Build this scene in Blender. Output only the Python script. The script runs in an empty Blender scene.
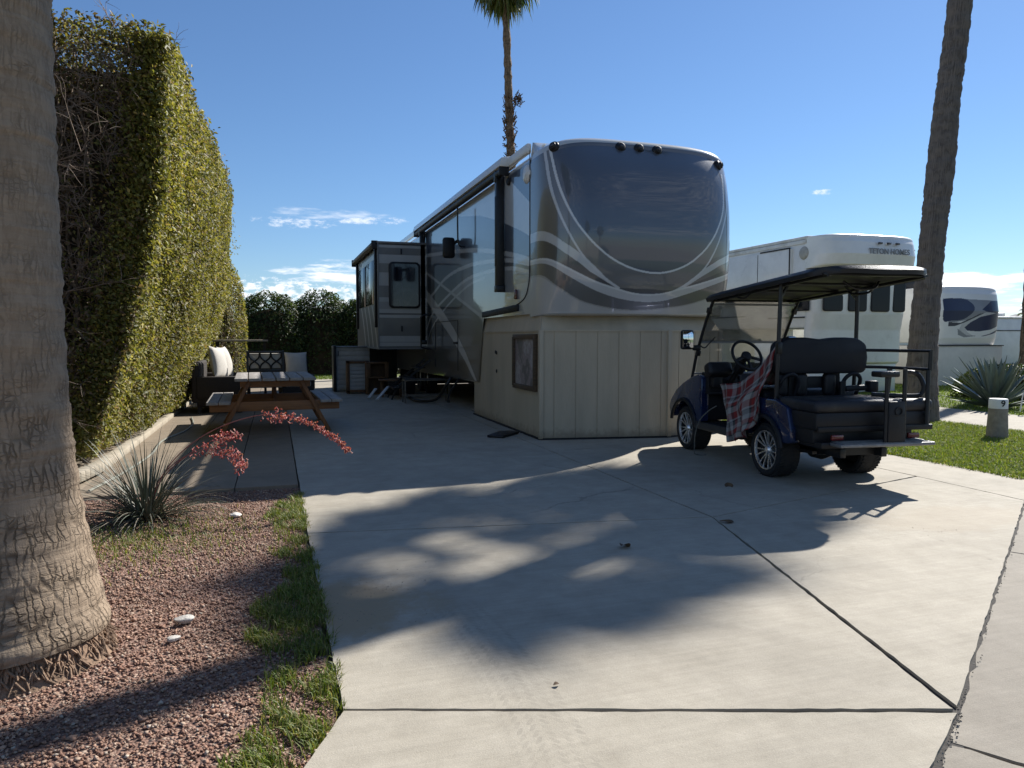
import bpy, bmesh, math, random
import numpy as np
from mathutils import Vector, Matrix, Euler

R = math.radians
PI = math.pi
S = bpy.context.scene
COL = S.collection
random.seed(11)
RNG = np.random.default_rng(5)


# ---------------------------------------------------------------- tagging
def tag(o, label=None, cat=None, group=None, kind=None):
    if label: o['label'] = label
    if cat: o['category'] = cat
    if group: o['group'] = group
    if kind: o['kind'] = kind
    return o


def thing(name, label, cat, loc=(0, 0, 0), rotz=0.0, group=None):
    o = bpy.data.objects.new(name, None)
    o.empty_display_size = 0.2
    COL.objects.link(o)
    o.location = loc
    o.rotation_euler = (0, 0, rotz)
    return tag(o, label, cat, group)


def copy_tree(o, parent=None):
    c = o.copy()
    COL.objects.link(c)
    c.parent = parent
    for ch in list(o.children):
        copy_tree(ch, c)
    return c


def world_mat(o):
    m = Matrix.Translation(o.location) @ o.rotation_euler.to_matrix().to_4x4()
    return world_mat(o.parent) @ m if o.parent else m


def link(me, name, mats, parent=None, world=False, smooth=35):
    """one mesh object; world=True: coordinates are given in the lot's own axes"""
    if world and parent is not None:
        me.transform(world_mat(parent).inverted())
    if not isinstance(mats, (list, tuple)):
        mats = [mats]
    for m in mats:
        me.materials.append(m)
    if smooth:
        me.shade_smooth()
        me.set_sharp_from_angle(angle=R(smooth))
    o = bpy.data.objects.new(name, me)
    COL.objects.link(o)
    if parent is not None:
        o.parent = parent
    return o


class MB:
    """collects shapes and builds them as one mesh object"""
    def __init__(self):
        self.bm = bmesh.new()

    def _add(self, bm2, mat=None, mi=0):
        me = bpy.data.meshes.new('t')
        if mat is not None:
            bmesh.ops.transform(bm2, matrix=mat, verts=bm2.verts)
        for f in bm2.faces:
            f.material_index = mi
        bm2.to_mesh(me)
        bm2.free()
        self.bm.from_mesh(me)
        bpy.data.meshes.remove(me)
        return self

    def box(self, c, s, rot=None, bev=0.0, seg=2, mi=0):
        b = bmesh.new()
        bmesh.ops.create_cube(b, size=1.0)
        bmesh.ops.scale(b, vec=s, verts=b.verts)
        if bev:
            bmesh.ops.bevel(b, geom=list(b.edges), offset=bev, segments=seg, affect='EDGES', profile=0.5)
        m = Matrix.Translation(c)
        if rot is not None:
            m = m @ (rot if isinstance(rot, Matrix) else Euler(rot).to_matrix().to_4x4())
        return self._add(b, m, mi)

    def bar(self, p0, p1, w, h, bev=0.0, up=(0, 0, 1), mi=0):
        p0, p1 = Vector(p0), Vector(p1)
        d = p1 - p0
        L = d.length
        y = d.normalized()
        x = y.cross(Vector(up))
        if x.length < 1e-4:
            x = y.cross(Vector((1, 0, 0)))
        x.normalize()
        z = x.cross(y)
        m = Matrix((x, y, z)).transposed().to_4x4()
        return self.box((p0 + p1) / 2, (w, L, h), m, bev, 2, mi)

    def tube(self, pts, r, n=10, cap=True, closed=False, mi=0):
        pts = [Vector(p) for p in pts]
        k = len(pts)
        rs = r if isinstance(r, (list, tuple)) else [r] * k
        b = bmesh.new()
        rings = []
        nrm = None
        for i, p in enumerate(pts):
            if closed:
                t = pts[(i + 1) % k] - pts[i - 1]
            else:
                t = pts[min(i + 1, k - 1)] - pts[max(i - 1, 0)]
            t.normalize()
            if nrm is None:
                a = Vector((0, 0, 1)) if abs(t.z) < 0.9 else Vector((1, 0, 0))
                nrm = t.cross(a).normalized()
            else:
                nrm = (nrm - t * nrm.dot(t)).normalized()
            bn = t.cross(nrm)
            rings.append([b.verts.new(p + (nrm * math.cos(2 * PI * j / n) + bn * math.sin(2 * PI * j / n)) * rs[i]) for j in range(n)])
        for i in range(k if closed else k - 1):
            a, c = rings[i], rings[(i + 1) % k]
            for j in range(n):
                b.faces.new((a[j], a[(j + 1) % n], c[(j + 1) % n], c[j]))
        if cap and not closed:
            b.faces.new(list(reversed(rings[0])))
            b.faces.new(rings[-1])
        return self._add(b, None, mi)

    def lathe(self, prof, n=24, mat=None, mi=0, close=False):
        """prof: (r, z) pairs turned about z"""
        b = bmesh.new()
        rings = [[b.verts.new((r * math.cos(2 * PI * j / n), r * math.sin(2 * PI * j / n), z)) for j in range(n)] for r, z in prof]
        m = len(rings)
        for i in range(m if close else m - 1):
            a, c = rings[i], rings[(i + 1) % m]
            for j in range(n):
                b.faces.new((a[j], a[(j + 1) % n], c[(j + 1) % n], c[j]))
        if not close:
            if prof[0][0] > 1e-4: b.faces.new(list(reversed(rings[0])))
            if prof[-1][0] > 1e-4: b.faces.new(rings[-1])
        bmesh.ops.remove_doubles(b, verts=b.verts, dist=1e-5)
        return self._add(b, mat, mi)

    def prism(self, poly, depth, mat=None, bev=0.0, mi=0):
        """poly in the xy plane, pushed from z=0 to z=depth, then placed by mat"""
        b = bmesh.new()
        lo = [b.verts.new((x, y, 0)) for x, y in poly]
        hi = [b.verts.new((x, y, depth)) for x, y in poly]
        n = len(poly)
        b.faces.new(list(reversed(lo)))
        b.faces.new(hi)
        for i in range(n):
            b.faces.new((lo[i], lo[(i + 1) % n], hi[(i + 1) % n], hi[i]))
        bmesh.ops.recalc_face_normals(b, faces=b.faces)
        if bev:
            bmesh.ops.bevel(b, geom=list(b.edges), offset=bev, segments=2, affect='EDGES', profile=0.5)
        return self._add(b, mat, mi)

    def build(self, name, mats, parent=None, world=False, smooth=35):
        bmesh.ops.recalc_face_normals(self.bm, faces=self.bm.faces)
        me = bpy.data.meshes.new(name)
        self.bm.to_mesh(me)
        self.bm.free()
        return link(me, name, mats, parent, world, smooth)


# plane helpers: a prism drawn in (y, z) pushed along +x, or in (x, z) pushed along -y ... +y
YZ = Matrix(((0, 0, 1, 0), (1, 0, 0, 0), (0, 1, 0, 0), (0, 0, 0, 1)))
XZ = Matrix(((1, 0, 0, 0), (0, 0, -1, 0), (0, 1, 0, 0), (0, 0, 0, 1)))


def T(*a): return Matrix.Translation(a)


def np_mesh(name, verts, loops, starts, totals, cols=None):
    me = bpy.data.meshes.new(name)
    me.vertices.add(len(verts))
    me.vertices.foreach_set('co', np.asarray(verts, np.float32).ravel())
    me.loops.add(len(loops))
    me.loops.foreach_set('vertex_index', np.asarray(loops, np.int32))
    me.polygons.add(len(starts))
    me.polygons.foreach_set('loop_start', np.asarray(starts, np.int32))
    me.polygons.foreach_set('loop_total', np.asarray(totals, np.int32))
    me.update(calc_edges=True)
    if cols is not None:
        a = me.color_attributes.new('tint', 'FLOAT_COLOR', 'POINT')
        c = np.ones((len(verts), 4), np.float32)
        c[:, :3] = cols
        a.data.foreach_set('color', c.ravel())
    return me


def grid_mesh(name, P, cols=None, flip=False):
    """P: (nu, nv, 3) points"""
    nu, nv = P.shape[:2]
    idx = np.arange(nu * nv).reshape(nu, nv)
    q = np.stack([idx[:-1, :-1], idx[1:, :-1], idx[1:, 1:], idx[:-1, 1:]], -1).reshape(-1, 4)
    if flip: q = q[:, ::-1]
    return np_mesh(name, P.reshape(-1, 3), q.ravel(), np.arange(len(q)) * 4, np.full(len(q), 4), None if cols is None else cols.reshape(-1, 3))


def inside(poly, x, y):
    """vectorised point in polygon"""
    c = np.zeros(x.shape, bool)
    n = len(poly)
    for i in range(n):
        x0, y0 = poly[i]
        x1, y1 = poly[(i + 1) % n]
        k = ((y0 > y) != (y1 > y))
        with np.errstate(divide='ignore', invalid='ignore'):
            c ^= k & (x < (x1 - x0) * (y - y0) / ((y1 - y0) if y1 != y0 else 1e-9) + x0)
    return c


def smooth_line(pts, n=6):
    """Catmull-Rom through pts"""
    P = np.array(pts, float)
    P = np.vstack([2 * P[0] - P[1], P, 2 * P[-1] - P[-2]])
    out = []
    for i in range(1, len(P) - 2):
        for k in range(n):
            t = k / n
            out.append(0.5 * ((2 * P[i]) + (-P[i - 1] + P[i + 1]) * t + (2 * P[i - 1] - 5 * P[i] + 4 * P[i + 1] - P[i + 2]) * t * t + (-P[i - 1] + 3 * P[i] - 3 * P[i + 1] + P[i + 2]) * t ** 3))
    out.append(P[-2])
    return [tuple(p) for p in out]


def near_line(pts, x, y):
    """distance to a polyline"""
    d = np.full(x.shape, 1e9)
    for (x0, y0), (x1, y1) in zip(pts[:-1], pts[1:]):
        dx, dy = x1 - x0, y1 - y0
        t = np.clip(((x - x0) * dx + (y - y0) * dy) / (dx * dx + dy * dy + 1e-12), 0, 1)
        d = np.minimum(d, np.hypot(x - x0 - t * dx, y - y0 - t * dy))
    return d


# ---------------------------------------------------------------- materials
def new_mat(name):
    m = bpy.data.materials.new(name)
    m.use_nodes = True
    nt = m.node_tree
    b = nt.nodes['Principled BSDF']
    return m, nt, b


def N(nt, kind, **kw):
    n = nt.nodes.new(kind)
    for k, v in kw.items():
        if k in n.inputs: n.inputs[k].default_value = v
        else: setattr(n, k, v)
    return n


def ramp(nt, stops, mode='LINEAR'):
    r = nt.nodes.new('ShaderNodeValToRGB')
    r.color_ramp.interpolation = mode
    e = r.color_ramp.elements
    while len(e) < len(stops): e.new(0.5)
    for k, (p, c) in enumerate(stops):
        e[k].position = p
        e[k].color = (*c, 1) if len(c) == 3 else c
    return r


def mixc(nt, f, a, b, mode='MIX'):
    n = nt.nodes.new('ShaderNodeMix')
    n.data_type = 'RGBA'
    n.blend_type = mode
    for s, v in ((0, f), (6, a), (7, b)):
        if hasattr(v, 'is_output') or isinstance(v, bpy.types.NodeSocket): nt.links.new(v, n.inputs[s])
        else: n.inputs[s].default_value = v if s == 0 else ((*v, 1) if len(v) == 3 else v)
    return n.outputs[2]


def coords(nt, scale=(1, 1, 1), kind='Object'):
    tc = nt.nodes.new('ShaderNodeTexCoord')
    mp = nt.nodes.new('ShaderNodeMapping')
    mp.inputs['Scale'].default_value = scale
    nt.links.new(tc.outputs[kind], mp.inputs[0])
    return mp.outputs[0]


def M(name, col, rough=0.6, metal=0.0, var=0.18, vs=6.0, bump=0.0, bs=60.0, coat=0.0, spec=0.4, stretch=(1, 1, 1), dirt=None, ds=1.2, splash=None):
    """paint-like surface: base colour broken up by two noises, worn roughness, small bump"""
    m, nt, b = new_mat(name)
    v = coords(nt, stretch)
    n1 = N(nt, 'ShaderNodeTexNoise', Scale=vs, Detail=6.0, Roughness=0.6)
    nt.links.new(v, n1.inputs['Vector'])
    lo = tuple(max(0, c * (1 - var)) for c in col)
    hi = tuple(min(1, c * (1 + var)) for c in col)
    r = ramp(nt, [(0.3, lo), (0.7, hi)])
    nt.links.new(n1.outputs[0], r.inputs[0])
    out = r.outputs[0]
    if dirt:
        n3 = N(nt, 'ShaderNodeTexNoise', Scale=ds, Detail=8.0, Roughness=0.65)
        nt.links.new(v, n3.inputs['Vector'])
        rr = ramp(nt, [(0.48, (0, 0, 0)), (0.72, (1, 1, 1))])
        nt.links.new(n3.outputs[0], rr.inputs[0])
        out = mixc(nt, rr.outputs[0], out, dirt)
    if splash:                     # dried mud thrown up from the ground: (colour, height)
        sp = N(nt, 'ShaderNodeSeparateXYZ')
        v0 = coords(nt)
        nt.links.new(v0, sp.inputs[0])
        n4 = N(nt, 'ShaderNodeTexNoise', Scale=11.0, Detail=8.0, Roughness=0.7)
        nt.links.new(v0, n4.inputs['Vector'])
        hh = N(nt, 'ShaderNodeMath', operation='MULTIPLY_ADD')
        nt.links.new(n4.outputs[0], hh.inputs[0])
        hh.inputs[1].default_value = -2.2 * splash[1]
        nt.links.new(sp.outputs[2], hh.inputs[2])
        ms = N(nt, 'ShaderNodeMapRange', interpolation_type='SMOOTHSTEP')
        nt.links.new(hh.outputs[0], ms.inputs[0])
        ms.inputs[1].default_value = 0.0
        ms.inputs[2].default_value = -splash[1]
        ms.inputs[4].default_value = 0.7
        out = mixc(nt, ms.outputs[0], out, splash[0])
    nt.links.new(out, b.inputs['Base Color'])
    rr2 = ramp(nt, [(0.3, (max(0.02, rough - .08),) * 3), (0.7, (min(1, rough + .08),) * 3)])
    nt.links.new(n1.outputs[0], rr2.inputs[0])
    nt.links.new(rr2.outputs[0], b.inputs['Roughness'])
    b.inputs['Metallic'].default_value = metal
    b.inputs['Specular IOR Level'].default_value = spec
    if coat:
        b.inputs['Coat Weight'].default_value = coat
        b.inputs['Coat Roughness'].default_value = 0.04
    if bump:
        n2 = N(nt, 'ShaderNodeTexNoise', Scale=bs, Detail=5.0)
        nt.links.new(v, n2.inputs['Vector'])
        bp = N(nt, 'ShaderNodeBump', Strength=bump, Distance=0.01)
        nt.links.new(n2.outputs[0], bp.inputs['Height'])
        nt.links.new(bp.outputs[0], b.inputs['Normal'])
    return m


def attr_mat(name, rough=0.5, coat=0.0, var=0.12, vs=5.0, trans=0.0, spec=0.5, dirt=0.0):
    """surface whose own pattern is stored in the 'tint' attribute"""
    m, nt, b = new_mat(name)
    a = N(nt, 'ShaderNodeAttribute', attribute_name='tint')
    v = coords(nt)
    n1 = N(nt, 'ShaderNodeTexNoise', Scale=vs, Detail=6.0)
    nt.links.new(v, n1.inputs['Vector'])
    r = ramp(nt, [(0.3, (1 - var,) * 3), (0.7, (1 + var * 0.6,) * 3)])
    nt.links.new(n1.outputs[0], r.inputs[0])
    c = mixc(nt, 1.0, a.outputs['Color'], r.outputs[0], 'MULTIPLY')
    nt.links.new(c, b.inputs['Base Color'])
    b.inputs['Roughness'].default_value = rough
    b.inputs['Specular IOR Level'].default_value = spec
    if coat:
        b.inputs['Coat Weight'].default_value = coat
        b.inputs['Coat Roughness'].default_value = 0.03
        n2 = N(nt, 'ShaderNodeTexNoise', Scale=1.3, Detail=2.0)
        nt.links.new(v, n2.inputs['Vector'])
        bp = N(nt, 'ShaderNodeBump', Strength=0.06, Distance=0.02)
        nt.links.new(n2.outputs[0], bp.inputs['Height'])
        nt.links.new(bp.outputs[0], b.inputs['Coat Normal'])
    if trans:
        t = N(nt, 'ShaderNodeBsdfTranslucent')
        nt.links.new(mixc(nt, 1.0, c, (1.0, 1.0, 0.45), 'MULTIPLY'), t.inputs['Color'])
        mx = N(nt, 'ShaderNodeMixShader', Fac=trans)
        o = nt.nodes['Material Output']
        nt.links.new(b.outputs[0], mx.inputs[1])
        nt.links.new(t.outputs[0], mx.inputs[2])
        nt.links.new(mx.outputs[0], o.inputs[0])
    return m


def thin_glass(name, tint=(0.9, 0.92, 0.92), refl=0.08, haze=0.0):
    m, nt, b = new_mat(name)
    o = nt.nodes['Material Output']
    tr = N(nt, 'ShaderNodeBsdfTransparent')
    tr.inputs['Color'].default_value = (*tint, 1)
    gl = N(nt, 'ShaderNodeBsdfGlossy', Roughness=0.03)
    lw = N(nt, 'ShaderNodeLayerWeight', Blend=0.35)
    mp = N(nt, 'ShaderNodeMapRange')
    mp.inputs[3].default_value = refl
    mp.inputs[4].default_value = 0.8
    nt.links.new(lw.outputs['Fresnel'], mp.inputs[0])
    mx = N(nt, 'ShaderNodeMixShader')
    nt.links.new(mp.outputs[0], mx.inputs[0])
    nt.links.new(tr.outputs[0], mx.inputs[1])
    nt.links.new(gl.outputs[0], mx.inputs[2])
    last = mx
    if haze:
        v = coords(nt)
        n = N(nt, 'ShaderNodeTexNoise', Scale=3.0, Detail=6.0)
        nt.links.new(v, n.inputs['Vector'])
        r = ramp(nt, [(0.35, (haze * 0.4,) * 3), (0.75, (haze * 1.6,) * 3)])
        nt.links.new(n.outputs[0], r.inputs[0])
        df = N(nt, 'ShaderNodeBsdfDiffuse')
        df.inputs['Color'].default_value = (0.6, 0.58, 0.54, 1)
        m2 = N(nt, 'ShaderNodeMixShader')
        nt.links.new(r.outputs[0], m2.inputs[0])
        nt.links.new(mx.outputs[0], m2.inputs[1])
        nt.links.new(df.outputs[0], m2.inputs[2])
        last = m2
    nt.links.new(last.outputs[0], o.inputs[0])
    return m
# ---------------------------------------------------------------- camera, sky, sun
cam = bpy.data.cameras.new('camera')
cam.sensor_width = 36.0
cam.lens = 720.0 / 1024.0 * 36.0
cam.clip_end = 20000
cam.clip_start = 0.05
co = bpy.data.objects.new('camera', cam)
COL.objects.link(co)
co.location = (0, 0, 1.4)
YAW = math.atan(237 / 720)
PITCH = math.atan(46 / 720)
co.rotation_euler = (PI / 2 - PITCH, 0, -YAW)
S.camera = co

SUN_AZ, SUN_EL = 60.5, 39.0           # degrees from +Y towards +X, and above the horizon
sl = bpy.data.lights.new('sun', 'SUN')
sl.energy = 5.0
sl.angle = R(0.53)
sl.color = (1.0, 0.965, 0.91)
so = bpy.data.objects.new('sun', sl)
COL.objects.link(so)
sd = Vector((math.sin(R(SUN_AZ)) * math.cos(R(SUN_EL)), math.cos(R(SUN_AZ)) * math.cos(R(SUN_EL)), math.sin(R(SUN_EL))))
so.rotation_euler = sd.to_track_quat('Z', 'Y').to_euler()
so.location = sd * 50

w = bpy.data.worlds.new('World')
S.world = w
w.use_nodes = True
nt = w.node_tree
bg = nt.nodes['Background']
sky = N(nt, 'ShaderNodeTexSky', sky_type='NISHITA')
sky.sun_disc = False
sky.sun_elevation = R(SUN_EL)
sky.sun_rotation = R(SUN_AZ)
sky.altitude = 100
sky.air_density = 1.05
sky.dust_density = 0.1
sky.ozone_density = 8.0
bg.inputs['Strength'].default_value = 0.072
# clouds: thin banks in the sky ahead, plus unseen ones behind the camera
tc = N(nt, 'ShaderNodeTexCoord')
sx = N(nt, 'ShaderNodeSeparateXYZ')
nt.links.new(tc.outputs['Generated'], sx.inputs[0])


def mth(op, a, b=None, c=None):
    n = N(nt, 'ShaderNodeMath', operation=op)
    for k, v in enumerate((a, b, c)):
        if v is None: continue
        if isinstance(v, (int, float)): n.inputs[k].default_value = v
        else: nt.links.new(v, n.inputs[k])
    return n.outputs[0]


az = mth('MULTIPLY', mth('ARCTAN2', sx.outputs[0], sx.outputs[1]), 180 / PI)      # degrees right of +Y
el = mth('MULTIPLY', mth('ARCSINE', sx.outputs[2]), 180 / PI)
cv = N(nt, 'ShaderNodeCombineXYZ')
nt.links.new(mth('MULTIPLY', az, 0.16), cv.inputs[0])
nt.links.new(mth('MULTIPLY', el, 0.85), cv.inputs[1])
cn = N(nt, 'ShaderNodeTexNoise', Scale=1.1, Detail=9.0, Roughness=0.62)
nt.links.new(cv.outputs[0], cn.inputs['Vector'])
cv2 = N(nt, 'ShaderNodeCombineXYZ')
nt.links.new(mth('MULTIPLY', az, 0.35), cv2.inputs[0])
nt.links.new(mth('MULTIPLY', el, 0.8), cv2.inputs[1])
cn2 = N(nt, 'ShaderNodeTexNoise', Scale=2.6, Detail=8.0, Roughness=0.7)
nt.links.new(cv2.outputs[0], cn2.inputs['Vector'])


def bank(a0, e0, aw, eh, amt, sharp=1.0, src=None, tilt=0.0):
    da = mth('DIVIDE', mth('SUBTRACT', az, a0), aw)
    de = mth('DIVIDE', mth('SUBTRACT', mth('SUBTRACT', el, e0), mth('MULTIPLY', mth('SUBTRACT', az, a0), tilt)), eh)
    d = mth('ADD', mth('MULTIPLY', da, da), mth('MULTIPLY', de, de))
    env = mth('SUBTRACT', 1.0, d)
    v = mth('ADD', env, mth('MULTIPLY', mth('SUBTRACT', src or cn.outputs[0], 0.5), 5.0))
    n = N(nt, 'ShaderNodeMapRange', interpolation_type='SMOOTHSTEP')
    nt.links.new(v, n.inputs[0])
    n.inputs[1].default_value = 0.35
    n.inputs[2].default_value = 0.35 + 1.3 / sharp
    n.inputs[4].default_value = amt
    # stays inside its own patch of sky
    e2 = N(nt, 'ShaderNodeMapRange', interpolation_type='SMOOTHSTEP')
    nt.links.new(env, e2.inputs[0])
    e2.inputs[1].default_value = -0.5
    e2.inputs[2].default_value = 0.5
    return mth('MULTIPLY', n.outputs[0], e2.outputs[0])


banks = [
    bank(3.6, 9.35, 6.0, 0.5, 0.6, 1.0, cn.outputs[0]),
    bank(6.8, 9.0, 4.6, 0.45, 0.7, 1.0, cn2.outputs[0]),
    bank(1.5, 8.6, 3.5, 0.5, 0.55, 1.2, cn2.outputs[0]),
    bank(4.5, 4.7, 5.5, 1.25, 1.0, 1.6, cn.outputs[0]),
    bank(1.0, 3.2, 9.0, 1.5, 0.95, 1.6, cn2.outputs[0]),
    bank(41.2, 10.4, 1.0, 0.3, 0.9, 1.0, cn2.outputs[0]),
    bank(52.5, 3.2, 7.5, 1.5, 1.2, 2.2, cn.outputs[0], -0.10),
    bank(150.0, 9.0, 40, 4, 0.7, 1.0, cn.outputs[0]),
    bank(-120.0, 12.0, 30, 4, 0.7, 1.0, cn2.outputs[0]),
    bank(128.0, 30.0, 62, 24, 0.55, 0.8, cn.outputs[0]),  # unseen cloud added behind the camera to lift and whiten the shade
    bank(-135.0, 32.0, 60, 24, 0.55, 0.8, cn.outputs[0]),  # second unseen cloud, added for the same neutral fill light
]
tot = banks[0]
for b_ in banks[1:]:
    tot = mth('MAXIMUM', tot, b_)
tot = mth('MINIMUM', tot, 1.0)
skyc = mixc(nt, tot, sky.outputs[0], (9.5, 9.8, 10.4))
nt.links.new(skyc, bg.inputs['Color'])

S.view_settings.view_transform = 'Standard'
S.view_settings.look = 'None'
S.view_settings.exposure = 0.75
S.view_settings.gamma = 1.0
S.view_settings.use_curve_mapping = False
S.cycles.use_denoising = True
S.cycles.max_bounces = 8
S.cycles.transparent_max_bounces = 16
S.cycles.sample_clamp_indirect = 6.0
S.cycles.caustics_reflective = False
S.cycles.caustics_refractive = False
# ---------------------------------------------------------------- ground, slabs, gravel bed
def sheet(name, poly, z, mat, kind='structure'):
    me = bpy.data.meshes.new(name)
    me.from_pydata([(x, y, z) for x, y in poly], [], [list(range(len(poly)))])
    o = link(me, name, mat, smooth=0)
    return tag(o, kind=kind)


m_dirt = M('dry_soil', (0.30, 0.245, 0.18), 0.9, var=0.25, vs=1.5, bump=0.6, bs=30, dirt=(0.22, 0.18, 0.13))
sheet('ground', [(-4000, -1500), (4000, -1500), (4000, 6000), (-4000, 6000)], -0.06, m_dirt)


def concrete(name, base, track=False, dark=0.55):
    m, nt, b = new_mat(name)
    v = coords(nt)
    big = N(nt, 'ShaderNodeTexNoise', Scale=0.55, Detail=8.0, Roughness=0.62, Distortion=0.4)
    mid = N(nt, 'ShaderNodeTexNoise', Scale=4.0, Detail=8.0, Roughness=0.7)
    fine = N(nt, 'ShaderNodeTexNoise', Scale=160.0, Detail=4.0, Roughness=0.7)
    brush = N(nt, 'ShaderNodeTexNoise', Scale=1.0, Detail=7.0, Roughness=0.7)
    vb = coords(nt, (1.6, 34, 1))
    for n, vv in ((big, v), (mid, v), (fine, v), (brush, vb)): nt.links.new(vv, n.inputs['Vector'])
    r1 = ramp(nt, [(0.28, tuple(c * 0.80 for c in base)), (0.5, base), (0.75, tuple(min(1, c * 1.10) for c in base))])
    nt.links.new(big.outputs[0], r1.inputs[0])
    r2 = ramp(nt, [(0.3, (0.82, 0.81, 0.79)), (0.7, (1.07, 1.07, 1.07))])
    nt.links.new(mid.outputs[0], r2.inputs[0])
    c = mixc(nt, 1.0, r1.outputs[0], r2.outputs[0], 'MULTIPLY')
    r3 = ramp(nt, [(0.3, (0.82, 0.82, 0.82)), (0.7, (1.1, 1.1, 1.1))])
    nt.links.new(fine.outputs[0], r3.inputs[0])
    c = mixc(nt, 0.8, c, mixc(nt, 1.0, c, r3.outputs[0], 'MULTIPLY'))
    r4 = ramp(nt, [(0.35, (0.9, 0.9, 0.9)), (0.65, (1.05, 1.05, 1.05))])
    nt.links.new(brush.outputs[0], r4.inputs[0])
    c = mixc(nt, 0.8, c, mixc(nt, 1.0, c, r4.outputs[0], 'MULTIPLY'))
    # dark spots: old oil and leaf marks
    vo = N(nt, 'ShaderNodeTexNoise', Scale=2.3, Detail=5.0, Roughness=0.75)
    nt.links.new(coords(nt, (1, 1, 1)), vo.inputs['Vector'])
    ro = ramp(nt, [(0.66, (0, 0, 0)), (0.78, (1, 1, 1))])
    nt.links.new(vo.outputs[0], ro.inputs[0])
    c = mixc(nt, mth2(nt, 'MULTIPLY', ro.outputs[0], 0.45), c, tuple(x * 0.45 for x in base))
    # hairline cracks that come and go
    wv = N(nt, 'ShaderNodeTexNoise', Scale=2.5, Detail=6.0, Roughness=0.6)
    nt.links.new(v, wv.inputs['Vector'])
    ad = N(nt, 'ShaderNodeVectorMath', operation='MULTIPLY_ADD')
    nt.links.new(wv.outputs['Color'], ad.inputs[0])
    ad.inputs[1].default_value = (0.45, 0.45, 0)
    nt.links.new(v, ad.inputs[2])
    ck = N(nt, 'ShaderNodeTexVoronoi', feature='DISTANCE_TO_EDGE', Scale=0.42)
    nt.links.new(ad.outputs[0], ck.inputs['Vector'])
    cm = N(nt, 'ShaderNodeMapRange')
    nt.links.new(ck.outputs['Distance'], cm.inputs[0])
    cm.inputs[1].default_value = 0.0045
    cm.inputs[2].default_value = 0.0012
    gate = ramp(nt, [(0.50, (0, 0, 0)), (0.60, (1, 1, 1))])
    nt.links.new(big.outputs[0], gate.inputs[0])
    c = mixc(nt, mth2(nt, 'MULTIPLY', mth2(nt, 'MULTIPLY', cm.outputs[0], gate.outputs[0]), 0.55), c, tuple(x * 0.35 for x in base))
    # small dark drips
    dr = N(nt, 'ShaderNodeTexVoronoi', Scale=3.2)
    nt.links.new(v, dr.inputs['Vector'])
    dsz = N(nt, 'ShaderNodeMapRange', interpolation_type='SMOOTHSTEP')
    nt.links.new(mth2(nt, 'ADD', dr.outputs['Distance'], mth2(nt, 'MULTIPLY', mid.outputs[0], 0.12)), dsz.inputs[0])
    dsz.inputs[1].default_value = 0.13
    dsz.inputs[2].default_value = 0.085
    dsc = N(nt, 'ShaderNodeSeparateColor')
    nt.links.new(dr.outputs['Color'], dsc.inputs[0])
    dk = mth2(nt, 'MULTIPLY', dsz.outputs[0], mth2(nt, 'GREATER_THAN', dsc.outputs[0], 0.62))
    c = mixc(nt, mth2(nt, 'MULTIPLY', dk, 0.38), c, tuple(x * 0.4 for x in base))
    if track:
        # dusty tyre prints that cross the slab
        sp = N(nt, 'ShaderNodeSeparateXYZ')
        nt.links.new(v, sp.inputs[0])
        dy = mth2(nt, 'SUBTRACT', sp.outputs[1], 3.6)
        cx = mth2(nt, 'MULTIPLY_ADD', mth2(nt, 'MULTIPLY', dy, dy), -0.09, 0.0)
        xx = mth2(nt, 'SUBTRACT', mth2(nt, 'ADD', sp.outputs[0], mth2(nt, 'MULTIPLY', dy, 0.14)), mth2(nt, 'ADD', cx, 0.86))
        wob = N(nt, 'ShaderNodeTexNoise', Scale=9.0, Detail=4.0)
        nt.links.new(v, wob.inputs['Vector'])
        band = N(nt, 'ShaderNodeMapRange', interpolation_type='SMOOTHSTEP')
        nt.links.new(mth2(nt, 'ABSOLUTE', xx), band.inputs[0])
        band.inputs[1].default_value = 0.16
        band.inputs[2].default_value = 0.13
        s1 = mth2(nt, 'SINE', mth2(nt, 'MULTIPLY', xx, 120.0))
        s2 = mth2(nt, 'SINE', mth2(nt, 'MULTIPLY', mth2(nt, 'ADD', sp.outputs[1], mth2(nt, 'ABSOLUTE', xx)), 150.0))
        tr = mth2(nt, 'GREATER_THAN', mth2(nt, 'ADD', s1, mth2(nt, 'MULTIPLY', s2, 0.8)), 0.35)
        far = N(nt, 'ShaderNodeMapRange', interpolation_type='SMOOTHSTEP')
        nt.links.new(sp.outputs[1], far.inputs[0])
        far.inputs[1].default_value = 3.75
        far.inputs[2].default_value = 3.45
        k = mth2(nt, 'MULTIPLY', mth2(nt, 'MULTIPLY', band.outputs[0], tr), mth2(nt, 'MULTIPLY', mth2(nt, 'POWER', wob.outputs[0], 2.5), 1.2))
        c = mixc(nt, mth2(nt, 'MULTIPLY', k, far.outputs[0]), c, tuple(x * dark for x in base))
        # sandy wash in from the planting bed
        dx = mth2(nt, 'DIVIDE', mth2(nt, 'SUBTRACT', sp.outputs[0], 0.28), 0.62)
        d2 = mth2(nt, 'DIVIDE', mth2(nt, 'SUBTRACT', sp.outputs[1], 3.75), 0.55)
        d = mth2(nt, 'SQRT', mth2(nt, 'ADD', mth2(nt, 'MULTIPLY', dx, dx), mth2(nt, 'MULTIPLY', d2, d2)))
        dn = mth2(nt, 'ADD', d, mth2(nt, 'MULTIPLY', mth2(nt, 'SUBTRACT', mid.outputs[0], 0.5), 1.4))
        e = N(nt, 'ShaderNodeMapRange', interpolation_type='SMOOTHSTEP')
        nt.links.new(dn, e.inputs[0])
        e.inputs[1].default_value = 0.95
        e.inputs[2].default_value = 0.45
        e.inputs[4].default_value = 0.9
        c = mixc(nt, e.outputs[0], c, (0.30, 0.23, 0.14))
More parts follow.
